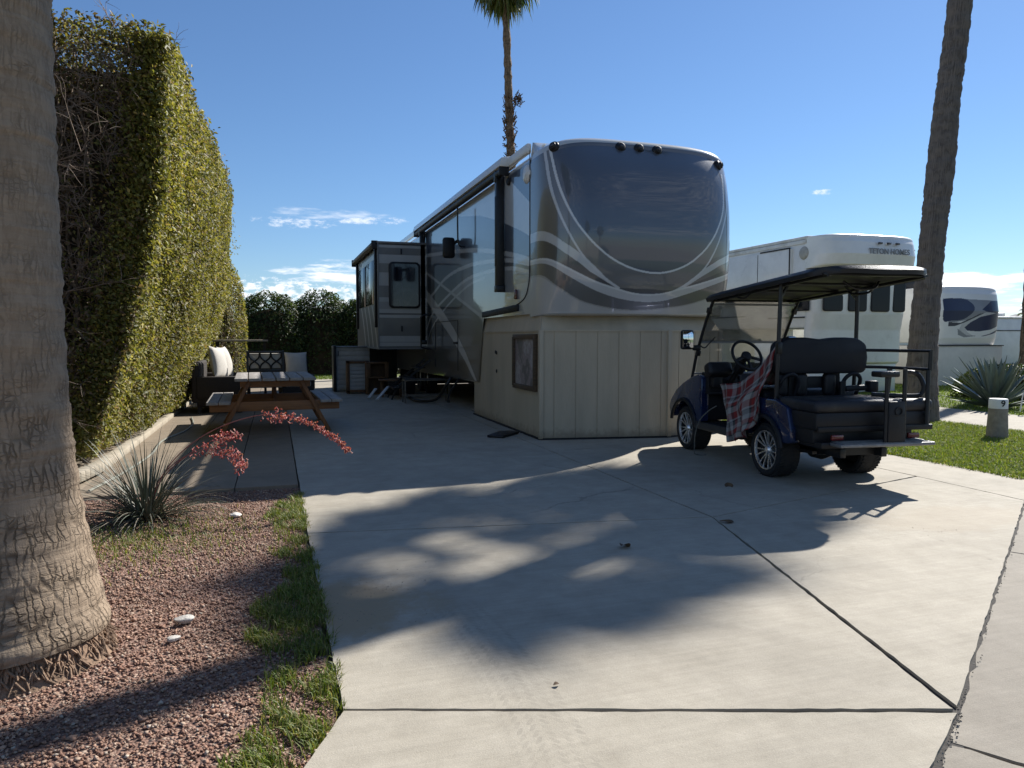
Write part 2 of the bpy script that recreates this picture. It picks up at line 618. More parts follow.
        # pale tan patch on the right
        dx = mth2(nt, 'DIVIDE', mth2(nt, 'SUBTRACT', sp.outputs[0], 5.0), 1.0)
        d2 = mth2(nt, 'DIVIDE', mth2(nt, 'SUBTRACT', sp.outputs[1], 4.2), 0.4)
        d = mth2(nt, 'SQRT', mth2(nt, 'ADD', mth2(nt, 'MULTIPLY', dx, dx), mth2(nt, 'MULTIPLY', d2, d2)))
        dn = mth2(nt, 'ADD', d, mth2(nt, 'MULTIPLY', mth2(nt, 'SUBTRACT', mid.outputs[0], 0.5), 1.6))
        e = N(nt, 'ShaderNodeMapRange', interpolation_type='SMOOTHSTEP')
        nt.links.new(dn, e.inputs[0])
        e.inputs[1].default_value = 1.0
        e.inputs[2].default_value = 0.6
        e.inputs[4].default_value = 0.4
        c = mixc(nt, e.outputs[0], c, (0.36, 0.30, 0.22))
    nt.links.new(c, b.inputs['Base Color'])
    b.inputs['Roughness'].default_value = 0.82
    b.inputs['Specular IOR Level'].default_value = 0.35
    bp = N(nt, 'ShaderNodeBump', Strength=0.35, Distance=0.004)
    nt.links.new(fine.outputs[0], bp.inputs['Height'])
    bp2 = N(nt, 'ShaderNodeBump', Strength=0.25, Distance=0.02)
    nt.links.new(mid.outputs[0], bp2.inputs['Height'])
    nt.links.new(bp.outputs[0], bp2.inputs['Normal'])
    nt.links.new(bp2.outputs[0], b.inputs['Normal'])
    return m


def mth2(nt, op, a, b=None, c=None):
    n = N(nt, 'ShaderNodeMath', operation=op)
    for k, v in enumerate((a, b, c)):
        if v is None: continue
        if isinstance(v, (int, float)): n.inputs[k].default_value = v
        else: nt.links.new(v, n.inputs[k])
    return n.outputs[0]


m_conc = concrete('broom_concrete', (0.388, 0.349, 0.28), True)
m_conc2 = concrete('grey_concrete', (0.36, 0.325, 0.26))
m_gutter = concrete('worn_gutter_concrete', (0.27, 0.24, 0.195))
m_joint = M('joint_dirt', (0.05, 0.045, 0.04), 0.95, var=0.5, vs=30, bump=0.5)


def roughen(poly, step=0.06, amp=0.0035, seed=1):
    r = random.Random(seed)
    out = []
    for (x0, y0), (x1, y1) in zip(poly, poly[1:] + poly[:1]):
        L = math.hypot(x1 - x0, y1 - y0)
        n = max(1, min(160, int(L / step)))
        for k in range(n):
            t = k / n
            a = 0 if k == 0 else amp
            out.append((x0 + (x1 - x0) * t + r.uniform(-a, a), y0 + (y1 - y0) * t + r.uniform(-a, a)))
    return out


g = 0.008
drive = MB()
slabs = [
    [(0.20, 26), (0.20, 5.30 + g), (3.23 - g, 4.80 + g), (3.23 - g, 26)],
    [(0.20, 5.30 - g), (0.22, 2.70 + g), (2.42 - g, 1.98 + g), (2.42 - g, 2.0), (3.23 - g, 4.80 - g)],
    [(0.22, 2.70 - g), (0.06, 2.36), (-0.45, 1.35), (0.9, 0.93), (1.62, 1.42), (1.99, 1.72), (2.40, 1.96)],
    [(3.23 + g, 26), (3.23 + g, 4.80 + g), (6.165 - g, 5.59 + g), (6.165 - g, 26)],
    [(3.23 + g, 4.80 - g), (2.445, 2.0), (6.13 - g, 4.45), (6.165 - g, 5.58 - g)],
    [(6.165 + g, 26), (6.165 + g, 5.58), (6.13 + g, 4.46), (7.20, 5.16), (6.99, 6.71), (6.98, 26)],
]
for k, p in enumerate(slabs):
    drive.prism(roughen(p, seed=k), 0.1, T(0, 0, -0.1), bev=0.0)
tag(drive.build('driveway', m_conc, smooth=0), kind='structure')
jt = sheet('driveway_joint_bed', [(0.205, 26.05), (0.205, 5), (0.215, 2.7), (0.07, 2.37), (-0.43, 1.37), (0.9, 0.94), (2.4, 1.9), (7.25, 5.1), (7.0, 7), (7.0, 26.05)], -0.014, m_joint)

ux, uy = 0.832, 0.555
gut = MB()
def gp(s, o): return (2.42 + ux * s + uy * o + 0.003, 1.97 + uy * s - ux * o - 0.003)
for k, (a, c) in enumerate(((-1.75, -0.265), (-0.24, 2.6), (2.62, 5.6), (5.62, 9), (9.02, 14))):
    gut.prism(roughen([gp(a, 0), gp(c, 0), gp(c, 0.85), gp(a, 0.85)], amp=0.008, seed=40 + k), 0.08, T(0, 0, -0.092))
tag(gut.build('gutter', m_gutter, smooth=0), kind='structure')
sheet('gutter_joint_bed', [gp(-1.8, -0.02), gp(14, -0.02), gp(14, 0.9), gp(-1.8, 0.9)], -0.03, m_joint)
m_asph = M('asphalt', (0.13, 0.118, 0.10), 0.9, var=0.25, vs=3, bump=0.6, bs=200)
sheet('road', [gp(-40, 0.86), gp(60, 0.86), gp(60, 8), gp(-40, 8)], -0.02, m_asph)

sheet('lawn_across_road', [gp(-60, 8.05), gp(80, 8.05), gp(80, 70), gp(-60, 70)], -0.02, M('across_lawn', (0.075, 0.095, 0.035), 0.9, var=0.35, vs=1.5, bump=0.5, bs=60))  # unseen; added so the trailer nose mirrors dark ground

# crumbled edge along the gutter joint
crumb = MB()
rr = random.Random(3)
for k in range(110):
    s = rr.uniform(-0.5, 3.2) if k % 3 else rr.gauss(-0.1, 0.18)
    x, y = gp(s, rr.gauss(0, 0.008))
    a = rr.uniform(0.002, 0.005)
    crumb.box((x, y, a * 0.3), (a * 1.4, a, a), (rr.random() * 3, rr.random() * 3, rr.random() * 3))
for (cx, cy, n, sp) in ((0.42, 3.98, 60, 0.14), (0.36, 3.6, 60, 0.13), (0.75, 4.15, 14, 0.15), (4.5, 3.95, 12, 0.15)):
    for k in range(n):
        a = rr.uniform(0.001, 0.0038)
        crumb.box((cx + rr.gauss(0, sp), cy + rr.gauss(0, sp * 0.6), a * 0.3), (a * 1.5, a, a), (rr.random() * 3, rr.random() * 3, rr.random() * 3))
tag(crumb.build('concrete_rubble', M('crumbled_concrete', (0.27, 0.24, 0.19), 0.95, var=0.5, vs=20), smooth=0), kind='stuff')

# patio of long concrete planks beside the hedge
pav = MB()
for k, (x0, x1) in enumerate(((-1.72, -1.02), (-1.01, -0.385), (-0.375, 0.185))):
    for j, (y0, y1) in enumerate(((7.1, 10.6), (10.615, 14.2), (14.215, 18), (18.015, 23.5))):
        pav.prism([(x0, y0), (x1, y0), (x1, y1), (x0, y1)], 0.06, T(0, 0, -0.055))
m_pav = concrete('brown_paver', (0.25, 0.20, 0.145))
tag(pav.build('patio', m_pav, smooth=0), kind='structure')
sheet('patio_bed', [(-1.76, 7.06), (0.19, 7.06), (0.19, 23.55), (-1.76, 23.55)], -0.03, m_joint)

# planting bed under the gravel
def gravel_base():
    m, nt, b = new_mat('red_gravel_bed')
    v = coords(nt)
    vo = N(nt, 'ShaderNodeTexVoronoi', Scale=75.0)
    n = N(nt, 'ShaderNodeTexNoise', Scale=1.6, Detail=6.0)
    nt.links.new(v, vo.inputs['Vector']); nt.links.new(v, n.inputs['Vector'])
    r = ramp(nt, [(0.0, (0.12, 0.065, 0.05)), (0.4, (0.22, 0.125, 0.092)), (0.75, (0.31, 0.19, 0.145)), (1.0, (0.42, 0.32, 0.25))])
    sx = N(nt, 'ShaderNodeSeparateColor')
    nt.links.new(vo.outputs['Color'], sx.inputs[0])
    nt.links.new(sx.outputs[0], r.inputs[0])
    r2 = ramp(nt, [(0.35, (0.8, 0.8, 0.75)), (0.7, (1.1, 1.08, 1.05))])
    nt.links.new(n.outputs[0], r2.inputs[0])
    nt.links.new(mixc(nt, 1.0, r.outputs[0], r2.outputs[0], 'MULTIPLY'), b.inputs['Base Color'])
    b.inputs['Roughness'].default_value = 0.9
    bp = N(nt, 'ShaderNodeBump', Strength=0.9, Distance=0.012)
    bp.invert = True
    nt.links.new(vo.outputs['Distance'], bp.inputs['Height'])
    nt.links.new(bp.outputs[0], b.inputs['Normal'])
    return m


sheet('gravel_bed', [(-9, 1.2), (-0.5, 1.2), (-0.3, 1.5), (0.19, 2.6), (0.195, 7.07), (-9, 7.07)], -0.022, gravel_base())


def stones(n, xr, yr, smin, smax, seed, bias=1.0, keep=None):
    r = np.random.default_rng(seed)
    x = r.uniform(*xr, n)
    y = yr[0] + (yr[1] - yr[0]) * r.random(n) ** bias
    if keep is not None:
        k = keep(x, y); x, y = x[k], y[k]
        n = len(x)
    base = np.array([(1, 0, 0), (0, 1, 0), (-1, 0, 0), (0, -1, 0), (0, 0, 1), (0, 0, -1), ], float)
    tri = np.array([(0, 1, 4), (1, 2, 4), (2, 3, 4), (3, 0, 4), (1, 0, 5), (2, 1, 5), (3, 2, 5), (0, 3, 5)])
    V = base[None] * (1 + r.uniform(-0.35, 0.35, (n, 6, 1))) + r.uniform(-0.25, 0.25, (n, 6, 3))
    s = r.uniform(smin, smax, n) * (0.7 + 0.6 * r.random(n) ** 3)
    V *= s[:, None, None] * np.array([1, 0.8, 0.62])
    # random turn about z and a tip
    a = r.uniform(0, 2 * PI, n); t = r.uniform(-0.9, 0.9, n)
    ct, st = np.cos(t)[:, None], np.sin(t)[:, None]
    Y = V[..., 1] * ct - V[..., 2] * st; Z = V[..., 1] * st + V[..., 2] * ct
    ca, sa = np.cos(a)[:, None], np.sin(a)[:, None]
    X2 = V[..., 0] * ca - Y * sa; Y2 = V[..., 0] * sa + Y * ca
    P = np.stack([X2 + x[:, None], Y2 + y[:, None], Z + (-0.02 + s * 0.35)[:, None]], -1)
    pal = np.array([(0.235, 0.125, 0.082), (0.31, 0.178, 0.118), (0.35, 0.22, 0.15), (0.17, 0.09, 0.06), (0.40, 0.29, 0.21), (0.27, 0.165, 0.12), (0.44, 0.36, 0.28)])
    pc = pal[r.choice(len(pal), n, p=[.24, .24, .18, .12, .1, .09, .03])] * r.uniform(0.8, 1.2, (n, 1))
    F = (tri[None] + (np.arange(n) * 6)[:, None, None]).reshape(-1, 3)
    return np_mesh('gravel', P.reshape(-1, 3), F.ravel(), np.arange(len(F)) * 3, np.full(len(F), 3), np.repeat(pc, 6, 0))


def bed_keep(x, y):
    right = np.where(y < 2.6, -0.3 + (y - 1.5) * 0.42, 0.17)
    left = -0.25 - 0.62 * y * 0.55 - 0.2
    return (x < right) & (x > left - 0.9)


me = stones(84000, (-3.6, 0.19), (1.75, 7.05), 0.004, 0.0125, 21, 1.35, bed_keep)
tag(link(me, 'gravel', attr_mat('red_gravel', 0.85, var=0.2, vs=40), smooth=0), kind='stuff')

# ---------------------------------------------------------------- grass
def blades(name, x, y, z0, hmin, hmax, width, seed, palette, lean=0.5, droop=0.35):
    r = np.random.default_rng(seed)
    n = len(x)
    h = r.uniform(hmin, hmax, n)
    a = r.uniform(0, 2 * PI, n)
    d = np.stack([np.cos(a), np.sin(a)], -1)
    side = np.stack([-d[:, 1], d[:, 0]], -1) * (width * r.uniform(0.7, 1.3, n))[:, None]
    l = r.uniform(0.05, lean, n) * h
    P = np.zeros((n, 5, 3))
    b0 = np.stack([x, y], -1)
    P[:, 0, :2] = b0 - side; P[:, 1, :2] = b0 + side
    m_ = b0 + d * (l * 0.4)[:, None]
    P[:, 2, :2] = m_ + side * 0.75; P[:, 3, :2] = m_ - side * 0.75
    P[:, 4, :2] = b0 + d * l[:, None] * 1.3
    P[:, 0, 2] = P[:, 1, 2] = z0
    P[:, 2, 2] = P[:, 3, 2] = z0 + h * 0.6
    P[:, 4, 2] = z0 + h * (1 - droop * r.random(n))
    base = np.arange(n) * 5
    loops = np.stack([base, base + 1, base + 2, base + 3, base + 3, base + 2, base + 4], -1).ravel()
    starts = (np.arange(n)[:, None] * 7 + np.array([0, 4])).ravel()
    tot = np.tile([4, 3], n)
    pal = np.array(palette)
    c = pal[r.integers(0, len(pal), n)] * r.uniform(0.75, 1.25, (n, 1))
    return np_mesh(name, P.reshape(-1, 3), loops, starts, tot, np.repeat(c, 5, 0))


m_blade = attr_mat('grass_blade', 0.55, var=0.15, vs=1.5, trans=0.4)
GREEN = [(0.13, 0.19, 0.022), (0.17, 0.225, 0.03), (0.10, 0.145, 0.02), (0.23, 0.24, 0.055), (0.31, 0.27, 0.11)]
m_lawn = M('lawn_thatch', (0.115, 0.145, 0.035), 0.9, var=0.3, vs=8, bump=0.6, bs=120, dirt=(0.10, 0.10, 0.04), ds=3)

# ragged strip between gravel and driveway
r_ = np.random.default_rng(8)
n = 95000
y = 1.5 + 5.3 * r_.random(n) ** 1.25
x = r_.uniform(-0.42, 0.24, n)
wob = 0.09 * np.sin(y * 2.3) + 0.06 * np.sin(y * 5.1 + 1) + 0.03 * np.sin(y * 13)
right = np.where(y < 2.7, 0.2 - (2.7 - y) * 0.47, 0.215)
spill = np.exp(-((y - 3.25) / 0.5) ** 2) * 0.09 + np.exp(-((y - 4.4) / 0.3) ** 2) * 0.03
left = right - (0.235 + wob * 0.8) * np.clip((7.0 - y) / 1.2, 0.3, 1)
edge = r_.random(n) ** 2 * 0.10
keep = (x < right + (spill - 0.02) * r_.random(n) + 0.012) & (x > left + edge - 0.05)
clump = np.sin(x * 31 + 3 * np.sin(y * 7)) + np.sin(y * 17 + 2 * np.sin(x * 11)) + 0.8 * np.sin(y * 3.1 + 1.7)
keep &= r_.random(n) < np.clip(0.54 + 0.36 * clump - 0.22 * (y > 5.0), 0.04, 1)
# thin patch round the foot of the yucca
x, y = x[keep], y[keep]
n2 = 2600
xa = r_.normal(-0.95, 0.42, n2); ya = r_.normal(5.55, 0.34, n2)
k2 = xa < 0.1
me = blades('grass_strip', np.concatenate([x, xa[k2]]), np.concatenate([y, ya[k2]]), -0.02, 0.015, 0.062, 0.0024, 9, GREEN, 0.9)
tag(link(me, 'verge_grass', m_blade, smooth=0), kind='stuff')

# neighbour's lawn on the right
LAWN = [(7.0, 26), (6.99, 6.71), (7.2, 5.16), (10.62, 7.45), (10.62, 26)]
sheet('lawn', LAWN, -0.012, m_lawn)
n = 120000
x = r_.uniform(6.98, 10.62, n); y = 4.8 + 9.0 * r_.random(n) ** 1.3
k = (y > 5.16 + (x - 7.2) * 0.67 + 0.03) & (x > 7.0 + r_.normal(0, 0.012, n))
me = blades('lawn_blades', x[k], y[k], -0.015, 0.035, 0.075, 0.0042, 10, [(0.16, 0.24, 0.022), (0.20, 0.27, 0.03), (0.135, 0.20, 0.02), (0.23, 0.27, 0.05), (0.28, 0.28, 0.08)], 0.8)
tag(link(me, 'lawn_grass', m_blade, smooth=0), kind='stuff')
sheet('neighbour_driveway', [(10.64, 26), (10.64, 7.47), (12.82, 8.92), (12.82, 26)], -0.004, m_conc2)
sheet('far_lawn', [(12.84, 40), (12.84, 8.94), (30, 20.4), (60, 40.4)], -0.012, m_lawn)
n = 26000
x = r_.uniform(12.84, 22, n); y = 8.9 + 8 * r_.random(n)
k = (y > 8.94 + (x - 12.84) * 0.667)
me = blades('far_lawn_blades', x[k], y[k], -0.015, 0.04, 0.08, 0.006, 12, [(0.16, 0.24, 0.022), (0.20, 0.27, 0.03), (0.135, 0.20, 0.02)], 0.8)
tag(link(me, 'far_lawn_grass', m_blade, smooth=0), kind='stuff')
sheet('back_lawn', [(-6, 23.6), (7, 26.1), (12, 26.1), (12, 60), (-6, 60)], -0.012, m_lawn)
n = 16000
x = r_.uniform(-1, 3.2, n); y = r_.uniform(23.6, 28, n)
k = y > 23.6 + (x + 6) * 0.19
me = blades('back_lawn_blades', x[k], y[k], -0.015, 0.04, 0.09, 0.007, 13, [(0.12, 0.18, 0.02), (0.14, 0.20, 0.022)], 0.8)
tag(link(me, 'back_lawn_grass', m_blade, smooth=0), kind='stuff')

# loose stones and leaf litter
m_stone = M('pale_stone', (0.45, 0.42, 0.37), 0.8, var=0.3, vs=30, bump=0.5, bs=60)
def pebble(loc, s, rot, label, mat=m_stone, seed=0):
    b = bmesh.new()
    bmesh.ops.create_icosphere(b, subdivisions=3, radius=1)
    rr = random.Random(seed)
    ph = [rr.uniform(0, 6) for _ in range(6)]
    for v in b.verts:
        k = 1 + 0.12 * math.sin(3 * v.co.x + ph[0]) + 0.1 * math.sin(4 * v.co.y + ph[1]) + 0.08 * math.sin(5 * v.co.z + ph[2]) + 0.05 * math.sin(9 * v.co.x + 7 * v.co.y)
        v.co = Vector((v.co.x * s[0], v.co.y * s[1], v.co.z * s[2])) * k
    me = bpy.data.meshes.new('stone')
    b.to_mesh(me); b.free()
    o = link(me, 'stone', mat)
    o.location = loc; o.rotation_euler = rot
    return tag(o, label, 'stone')


pebble((-0.455, 3.83, 0.004), (0.045, 0.026, 0.022), (0, 0.1, 0.35), 'smooth pale oval stone lying on the red gravel near the big palm trunk', seed=2)
pebble((-0.475, 3.62, -0.004), (0.034, 0.016, 0.012), (0.2, 0.1, 0.7), 'small broken pale stone chip on red gravel just in front of the oval stone', seed=5)
pebble((-0.32, 6.03, 0.0), (0.05, 0.03, 0.02), (0, 0.1, -0.3), 'flat white stone on the gravel to the right of the yucca', M('white_stone', (0.62, 0.58, 0.52), 0.8, var=0.2, vs=30, bump=0.4), seed=8)
m_leaf = M('dry_leaf', (0.10, 0.06, 0.03), 0.8, var=0.4, vs=30)
def dead_leaf(loc, s, rz, label, seed, group=None):
    rr = random.Random(seed)
    P = np.zeros((7, 5, 3))
    for i in range(7):
        t = i / 6
        wd = math.sin(PI * min(1, t * 1.02 + 0.01)) ** 0.8 * 0.32 + 0.01
        for j in range(5):
            u = j / 2 - 1
            P[i, j] = ((t - 0.5) * s, u * wd * s, 0.004 + abs(u) * 0.22 * s * wd * 2 + 0.12 * s * math.sin(3 * t + seed))
    me = grid_mesh('leaf', P)
    o = link(me, 'dead_leaf', m_leaf)
    o.location = loc; o.rotation_euler = (rr.uniform(-.2, .2), rr.uniform(-.2, .2), rz)
    return tag(o, label, 'leaf', group)


dead_leaf((2.20, 4.26, 0.002), 0.11, 0.6, 'curled brown leaf lying alone in the dappled shade of the driveway', 1)
dead_leaf((3.24, 4.62, 0.004), 0.12, 2.0, 'dark leaf caught on the driveway joint beyond the curled brown leaf', 3)
dead_leaf((4.05, 5.75, 0.004), 0.12, 1.2, 'dark scrap of leaf in the shade left of the cart rear wheel', 4)
dead_leaf((1.05, 2.62, 0.003), 0.03, 0.2, 'tiny brown leaf fragment on the bright foreground concrete slab', 6)
# ---------------------------------------------------------------- palms
def bark_mat(name, c_lo, c_hi, crack, vx, vz, rings, bumpd=0.02, fade=0.0, upper=None):
    m, nt, b = new_mat(name)
    uv = N(nt, 'ShaderNodeAttribute', attribute_name='tint')      # (angle * radius, height, -) stored per vertex
    sp = N(nt, 'ShaderNodeSeparateColor')
    nt.links.new(uv.outputs['Color'], sp.inputs[0])
    cb = N(nt, 'ShaderNodeCombineXYZ')
    nt.links.new(sp.outputs[0], cb.inputs[0]); nt.links.new(sp.outputs[1], cb.inputs[1])
    wob = N(nt, 'ShaderNodeTexNoise', Scale=11.0, Detail=7.0, Roughness=0.65)
    nt.links.new(cb.outputs[0], wob.inputs['Vector'])
    add = N(nt, 'ShaderNodeVectorMath', operation='MULTIPLY_ADD')
    nt.links.new(wob.outputs['Color'], add.inputs[0])
    add.inputs[1].default_value = (0.032, 0.04, 0)
    nt.links.new(cb.outputs[0], add.inputs[2])
    mp = N(nt, 'ShaderNodeMapping')
    mp.inputs['Scale'].default_value = (vx, vz, 1)
    nt.links.new(add.outputs[0], mp.inputs[0])
    def fissure(sx_, sz_, width, seed_):
        q = N(nt, 'ShaderNodeMapping')
        q.inputs['Scale'].default_value = (sx_, sz_, 1)
        q.inputs['Location'].default_value = (seed_, seed_ * 1.7, 0)
        nt.links.new(add.outputs[0], q.inputs[0])
        f_ = N(nt, 'ShaderNodeTexVoronoi', feature='DISTANCE_TO_EDGE', Scale=1.0)
        f_.voronoi_dimensions = '2D'
        nt.links.new(q.outputs[0], f_.inputs['Vector'])
        g_ = N(nt, 'ShaderNodeMapRange', interpolation_type='SMOOTHSTEP')
        nt.links.new(f_.outputs['Distance'], g_.inputs[0])
        g_.inputs[1].default_value = 0.0
        g_.inputs[2].default_value = width
        return g_.outputs[0]

    long_ = fissure(vx, vz * 0.33, 0.17, 0.0)          # long upright splits
    short = fissure(vx * 0.42, vz * 2.0, 0.12, 3.3)    # short cross cracks
    mgate = N(nt, 'ShaderNodeMapRange')
    nt.links.new(wob.outputs[0], mgate.inputs[0])
    mgate.inputs[1].default_value = 0.42
    mgate.inputs[2].default_value = 0.58
    short = mth2(nt, 'MAXIMUM', short, mgate.outputs[0])
    vc = N(nt, 'ShaderNodeTexVoronoi', Scale=1.0)
    vc.voronoi_dimensions = '2D'
    nt.links.new(mp.outputs[0], vc.inputs['Vector'])
    crn = N(nt, 'ShaderNodeMath', operation='MULTIPLY')
    nt.links.new(long_, crn.inputs[0])
    nt.links.new(short, crn.inputs[1])
    cr = crn
    # fine fibres and horizontal leaf-scar rings
    mp2 = N(nt, 'ShaderNodeMapping')
    mp2.inputs['Scale'].default_value = (90, 9, 1)
    nt.links.new(add.outputs[0], mp2.inputs[0])
    fib = N(nt, 'ShaderNodeTexNoise', Scale=1.0, Detail=6.0, Roughness=0.7)
    nt.links.new(mp2.outputs[0], fib.inputs['Vector'])
    mp3 = N(nt, 'ShaderNodeMapping')
    mp3.inputs['Scale'].default_value = (3, rings, 1)
    nt.links.new(add.outputs[0], mp3.inputs[0])
    rg = N(nt, 'ShaderNodeTexNoise', Scale=1.0, Detail=4.0, Roughness=0.6)
    nt.links.new(mp3.outputs[0], rg.inputs['Vector'])
    sc = N(nt, 'ShaderNodeSeparateColor')
    nt.links.new(vc.outputs['Color'], sc.inputs[0])
    r = ramp(nt, [(0.0, c_lo), (1.0, c_hi)])
    t = mth2(nt, 'ADD', mth2(nt, 'MULTIPLY', fib.outputs[0], 0.5), mth2(nt, 'MULTIPLY', rg.outputs[0], 0.35))
    t = mth2(nt, 'ADD', t, mth2(nt, 'MULTIPLY', sc.outputs[0], 0.2))
    nt.links.new(t, r.inputs[0])
    amt = N(nt, 'ShaderNodeMapRange', interpolation_type='SMOOTHSTEP')      # cracks thin out up the stem
    nt.links.new(sp.outputs[1], amt.inputs[0])
    amt.inputs[1].default_value = 2.5
    amt.inputs[2].default_value = 3.6
    amt.inputs[3].default_value = 0.72
    amt.inputs[4].default_value = 0.72 - 0.45 * fade
    keepc = N(nt, 'ShaderNodeTexNoise', Scale=9.0, Detail=3.0)
    nt.links.new(cb.outputs[0], keepc.inputs['Vector'])
    kr = N(nt, 'ShaderNodeMapRange')
    nt.links.new(keepc.outputs[0], kr.inputs[0])
    kr.inputs[1].default_value = 0.35
    kr.inputs[2].default_value = 0.6
    a_ = mth2(nt, 'MULTIPLY', amt.outputs[0], kr.outputs[0])
    inv = mth2(nt, 'SUBTRACT', 1.0, cr.outputs[0])
    crk = mth2(nt, 'SUBTRACT', 1.0, mth2(nt, 'MULTIPLY', inv, a_))
    c = mixc(nt, crk, crack, r.outputs[0])
    nt.links.new(c, b.inputs['Base Color'])
    if upper:                                  # redder, darker bark tint higher up
        um = N(nt, 'ShaderNodeMapRange', interpolation_type='SMOOTHSTEP')
        nt.links.new(mth2(nt, 'ADD', sp.outputs[1], mth2(nt, 'MULTIPLY', rg.outputs[0], 0.5)), um.inputs[0])
        um.inputs[1].default_value = 2.95
        um.inputs[2].default_value = 3.6
        c = mixc(nt, um.outputs[0], c, mixc(nt, 1.0, c, upper, 'MULTIPLY'))
    b.inputs['Roughness'].default_value = 0.9
    b.inputs['Specular IOR Level'].default_value = 0.2
    h = mth2(nt, 'ADD', crk, mth2(nt, 'MULTIPLY', fib.outputs[0], 0.45))
    h = mth2(nt, 'ADD', h, mth2(nt, 'MULTIPLY', rg.outputs[0], 0.5))
    bp = N(nt, 'ShaderNodeBump', Strength=0.9, Distance=bumpd)
    nt.links.new(h, bp.inputs['Height'])
    nt.links.new(bp.outputs[0], b.inputs['Normal'])
    return m


m_bark_near = bark_mat('near_palm_bark', (0.15, 0.105, 0.07), (0.43, 0.335, 0.24), (0.05, 0.035, 0.023), 50, 20, 75, 0.013, 1.0, (0.37, 0.20, 0.14))
m_bark_mid = bark_mat('palm_bark', (0.10, 0.085, 0.075), (0.215, 0.185, 0.16), (0.075, 0.062, 0.053), 36, 2.2, 26, 0.012)
m_bark_far = bark_mat('far_palm_bark', (0.12, 0.085, 0.058), (0.27, 0.20, 0.14), (0.04, 0.03, 0.02), 14, 3.0, 9, 0.04)
m_root = M('palm_root_mat', (0.22, 0.145, 0.095), 0.95, var=0.45, vs=25, bump=1.0, bs=70)


def trunk_mesh(path, nz, na, ripple, seed, ring_amp=0.006, ring_f=24.0):
    """path: (x, y, z, r); the surface carries (arc, height) for the bark"""
    path = np.array(path, float)
    zs = path[:, 2]
    z = np.linspace(zs[0], zs[-1], nz)
    cx = np.interp(z, zs, path[:, 0]); cy = np.interp(z, zs, path[:, 1]); r0 = np.interp(z, zs, path[:, 3])
    if nz > 30:
        k = np.ones(max(3, nz // 18)); k /= k.sum(); p = len(k) // 2
        sm = lambda a: np.convolve(np.pad(a, (p, len(k) - 1 - p), mode='reflect', reflect_type='odd'), k, 'valid')
        cx, cy, r0 = sm(cx), sm(cy), sm(r0)
    a = np.linspace(0, 2 * PI, na)
    A, Z = np.meshgrid(a, z)
    rs = np.random.default_rng(seed)
    ph = rs.uniform(0, 6, 8)
    rad = r0[:, None] * (1 + ripple * (np.sin(3 * A + ph[0] + 1.3 * np.sin(Z * 1.7)) * 0.5 + np.sin(5 * A + ph[1] + Z * 0.9) * 0.35 + np.sin(2 * A + Z * 3.1 + ph[2]) * 0.3))
    rad += ring_amp * np.sin(Z * ring_f + 0.7 * np.sin(3 * A + ph[3]) + 2 * np.sin(Z * 2.1)) + ring_amp * 0.5 * rs.normal(size=(nz, 1))
    P = np.stack([cx[:, None] + rad * np.cos(A), cy[:, None] + rad * np.sin(A), Z], -1)
    rm = float(np.median(r0))
    cols = np.stack([A * rm, Z + 2.0, np.zeros_like(A)], -1)
    return grid_mesh('trunk', P, cols, flip=True)


def frond(b, base, az, pitch, plen, frad, droop, rr, nseg=22, wid=0.05, split=0.55):
    """a fan leaf: petiole and folded blades, added to vertex/face lists b"""
    V, F, C = b
    d = np.array([math.sin(az), math.cos(az), 0])
    up = np.array([0, 0, 1.0])
    pts = []
    for i in range(6):
        t = i / 5
        ang = pitch - droop * 0.5 * t * t
        pts.append(base + (d * math.cos(ang) + up * math.sin(ang)) * plen * t)
    side = np.cross(d, up)
    w = 0.03
    k0 = len(V)
    for i, p in enumerate(pts):
        V.append(p - side * w * (1 - 0.5 * i / 5)); V.append(p + side * w * (1 - 0.5 * i / 5))
        C += [(0.16, 0.15, 0.05)] * 2
    for i in range(5):
        F.append((k0 + 2 * i, k0 + 2 * i + 1, k0 + 2 * i + 3, k0 + 2 * i + 2))
    hub = pts[-1]
    ax = pts[-1] - pts[-2]; ax /= np.linalg.norm(ax)
    nrm = np.cross(side, ax)
    g = rr.uniform(0.8, 1.2)
    for k in range(nseg):
        u = (k / (nseg - 1) - 0.5) * 2
        th = u * 2.25
        dirv = ax * math.cos(th) + side * math.sin(th)
        L = frad * (0.72 + 0.28 * math.cos(th * 0.7)) * rr.uniform(0.88, 1.06)
        wd = np.cross(dirv, nrm)
        mid = hub + dirv * L * split + nrm * 0.03 * math.sin(k * PI)
        tip = hub + dirv * L - up * (droop * L * rr.uniform(0.3, 0.75)) - nrm * 0.02
        ww = L * wid * 1.5
        k0 = len(V)
        V += [hub, mid - wd * ww, mid + wd * ww, tip, mid + nrm * 0.02]
        col = np.array(rr.choice([(0.05, 0.085, 0.02), (0.07, 0.105, 0.028), (0.09, 0.115, 0.03), (0.14, 0.14, 0.05)])) * g
        C += [tuple(col)] * 5
        F += [(k0, k0 + 1, k0 + 4), (k0, k0 + 4, k0 + 2), (k0 + 1, k0 + 3, k0 + 4), (k0 + 4, k0 + 3, k0 + 2)]


m_frond = attr_mat('palm_frond', 0.45, var=0.2, vs=3, trans=0.35)


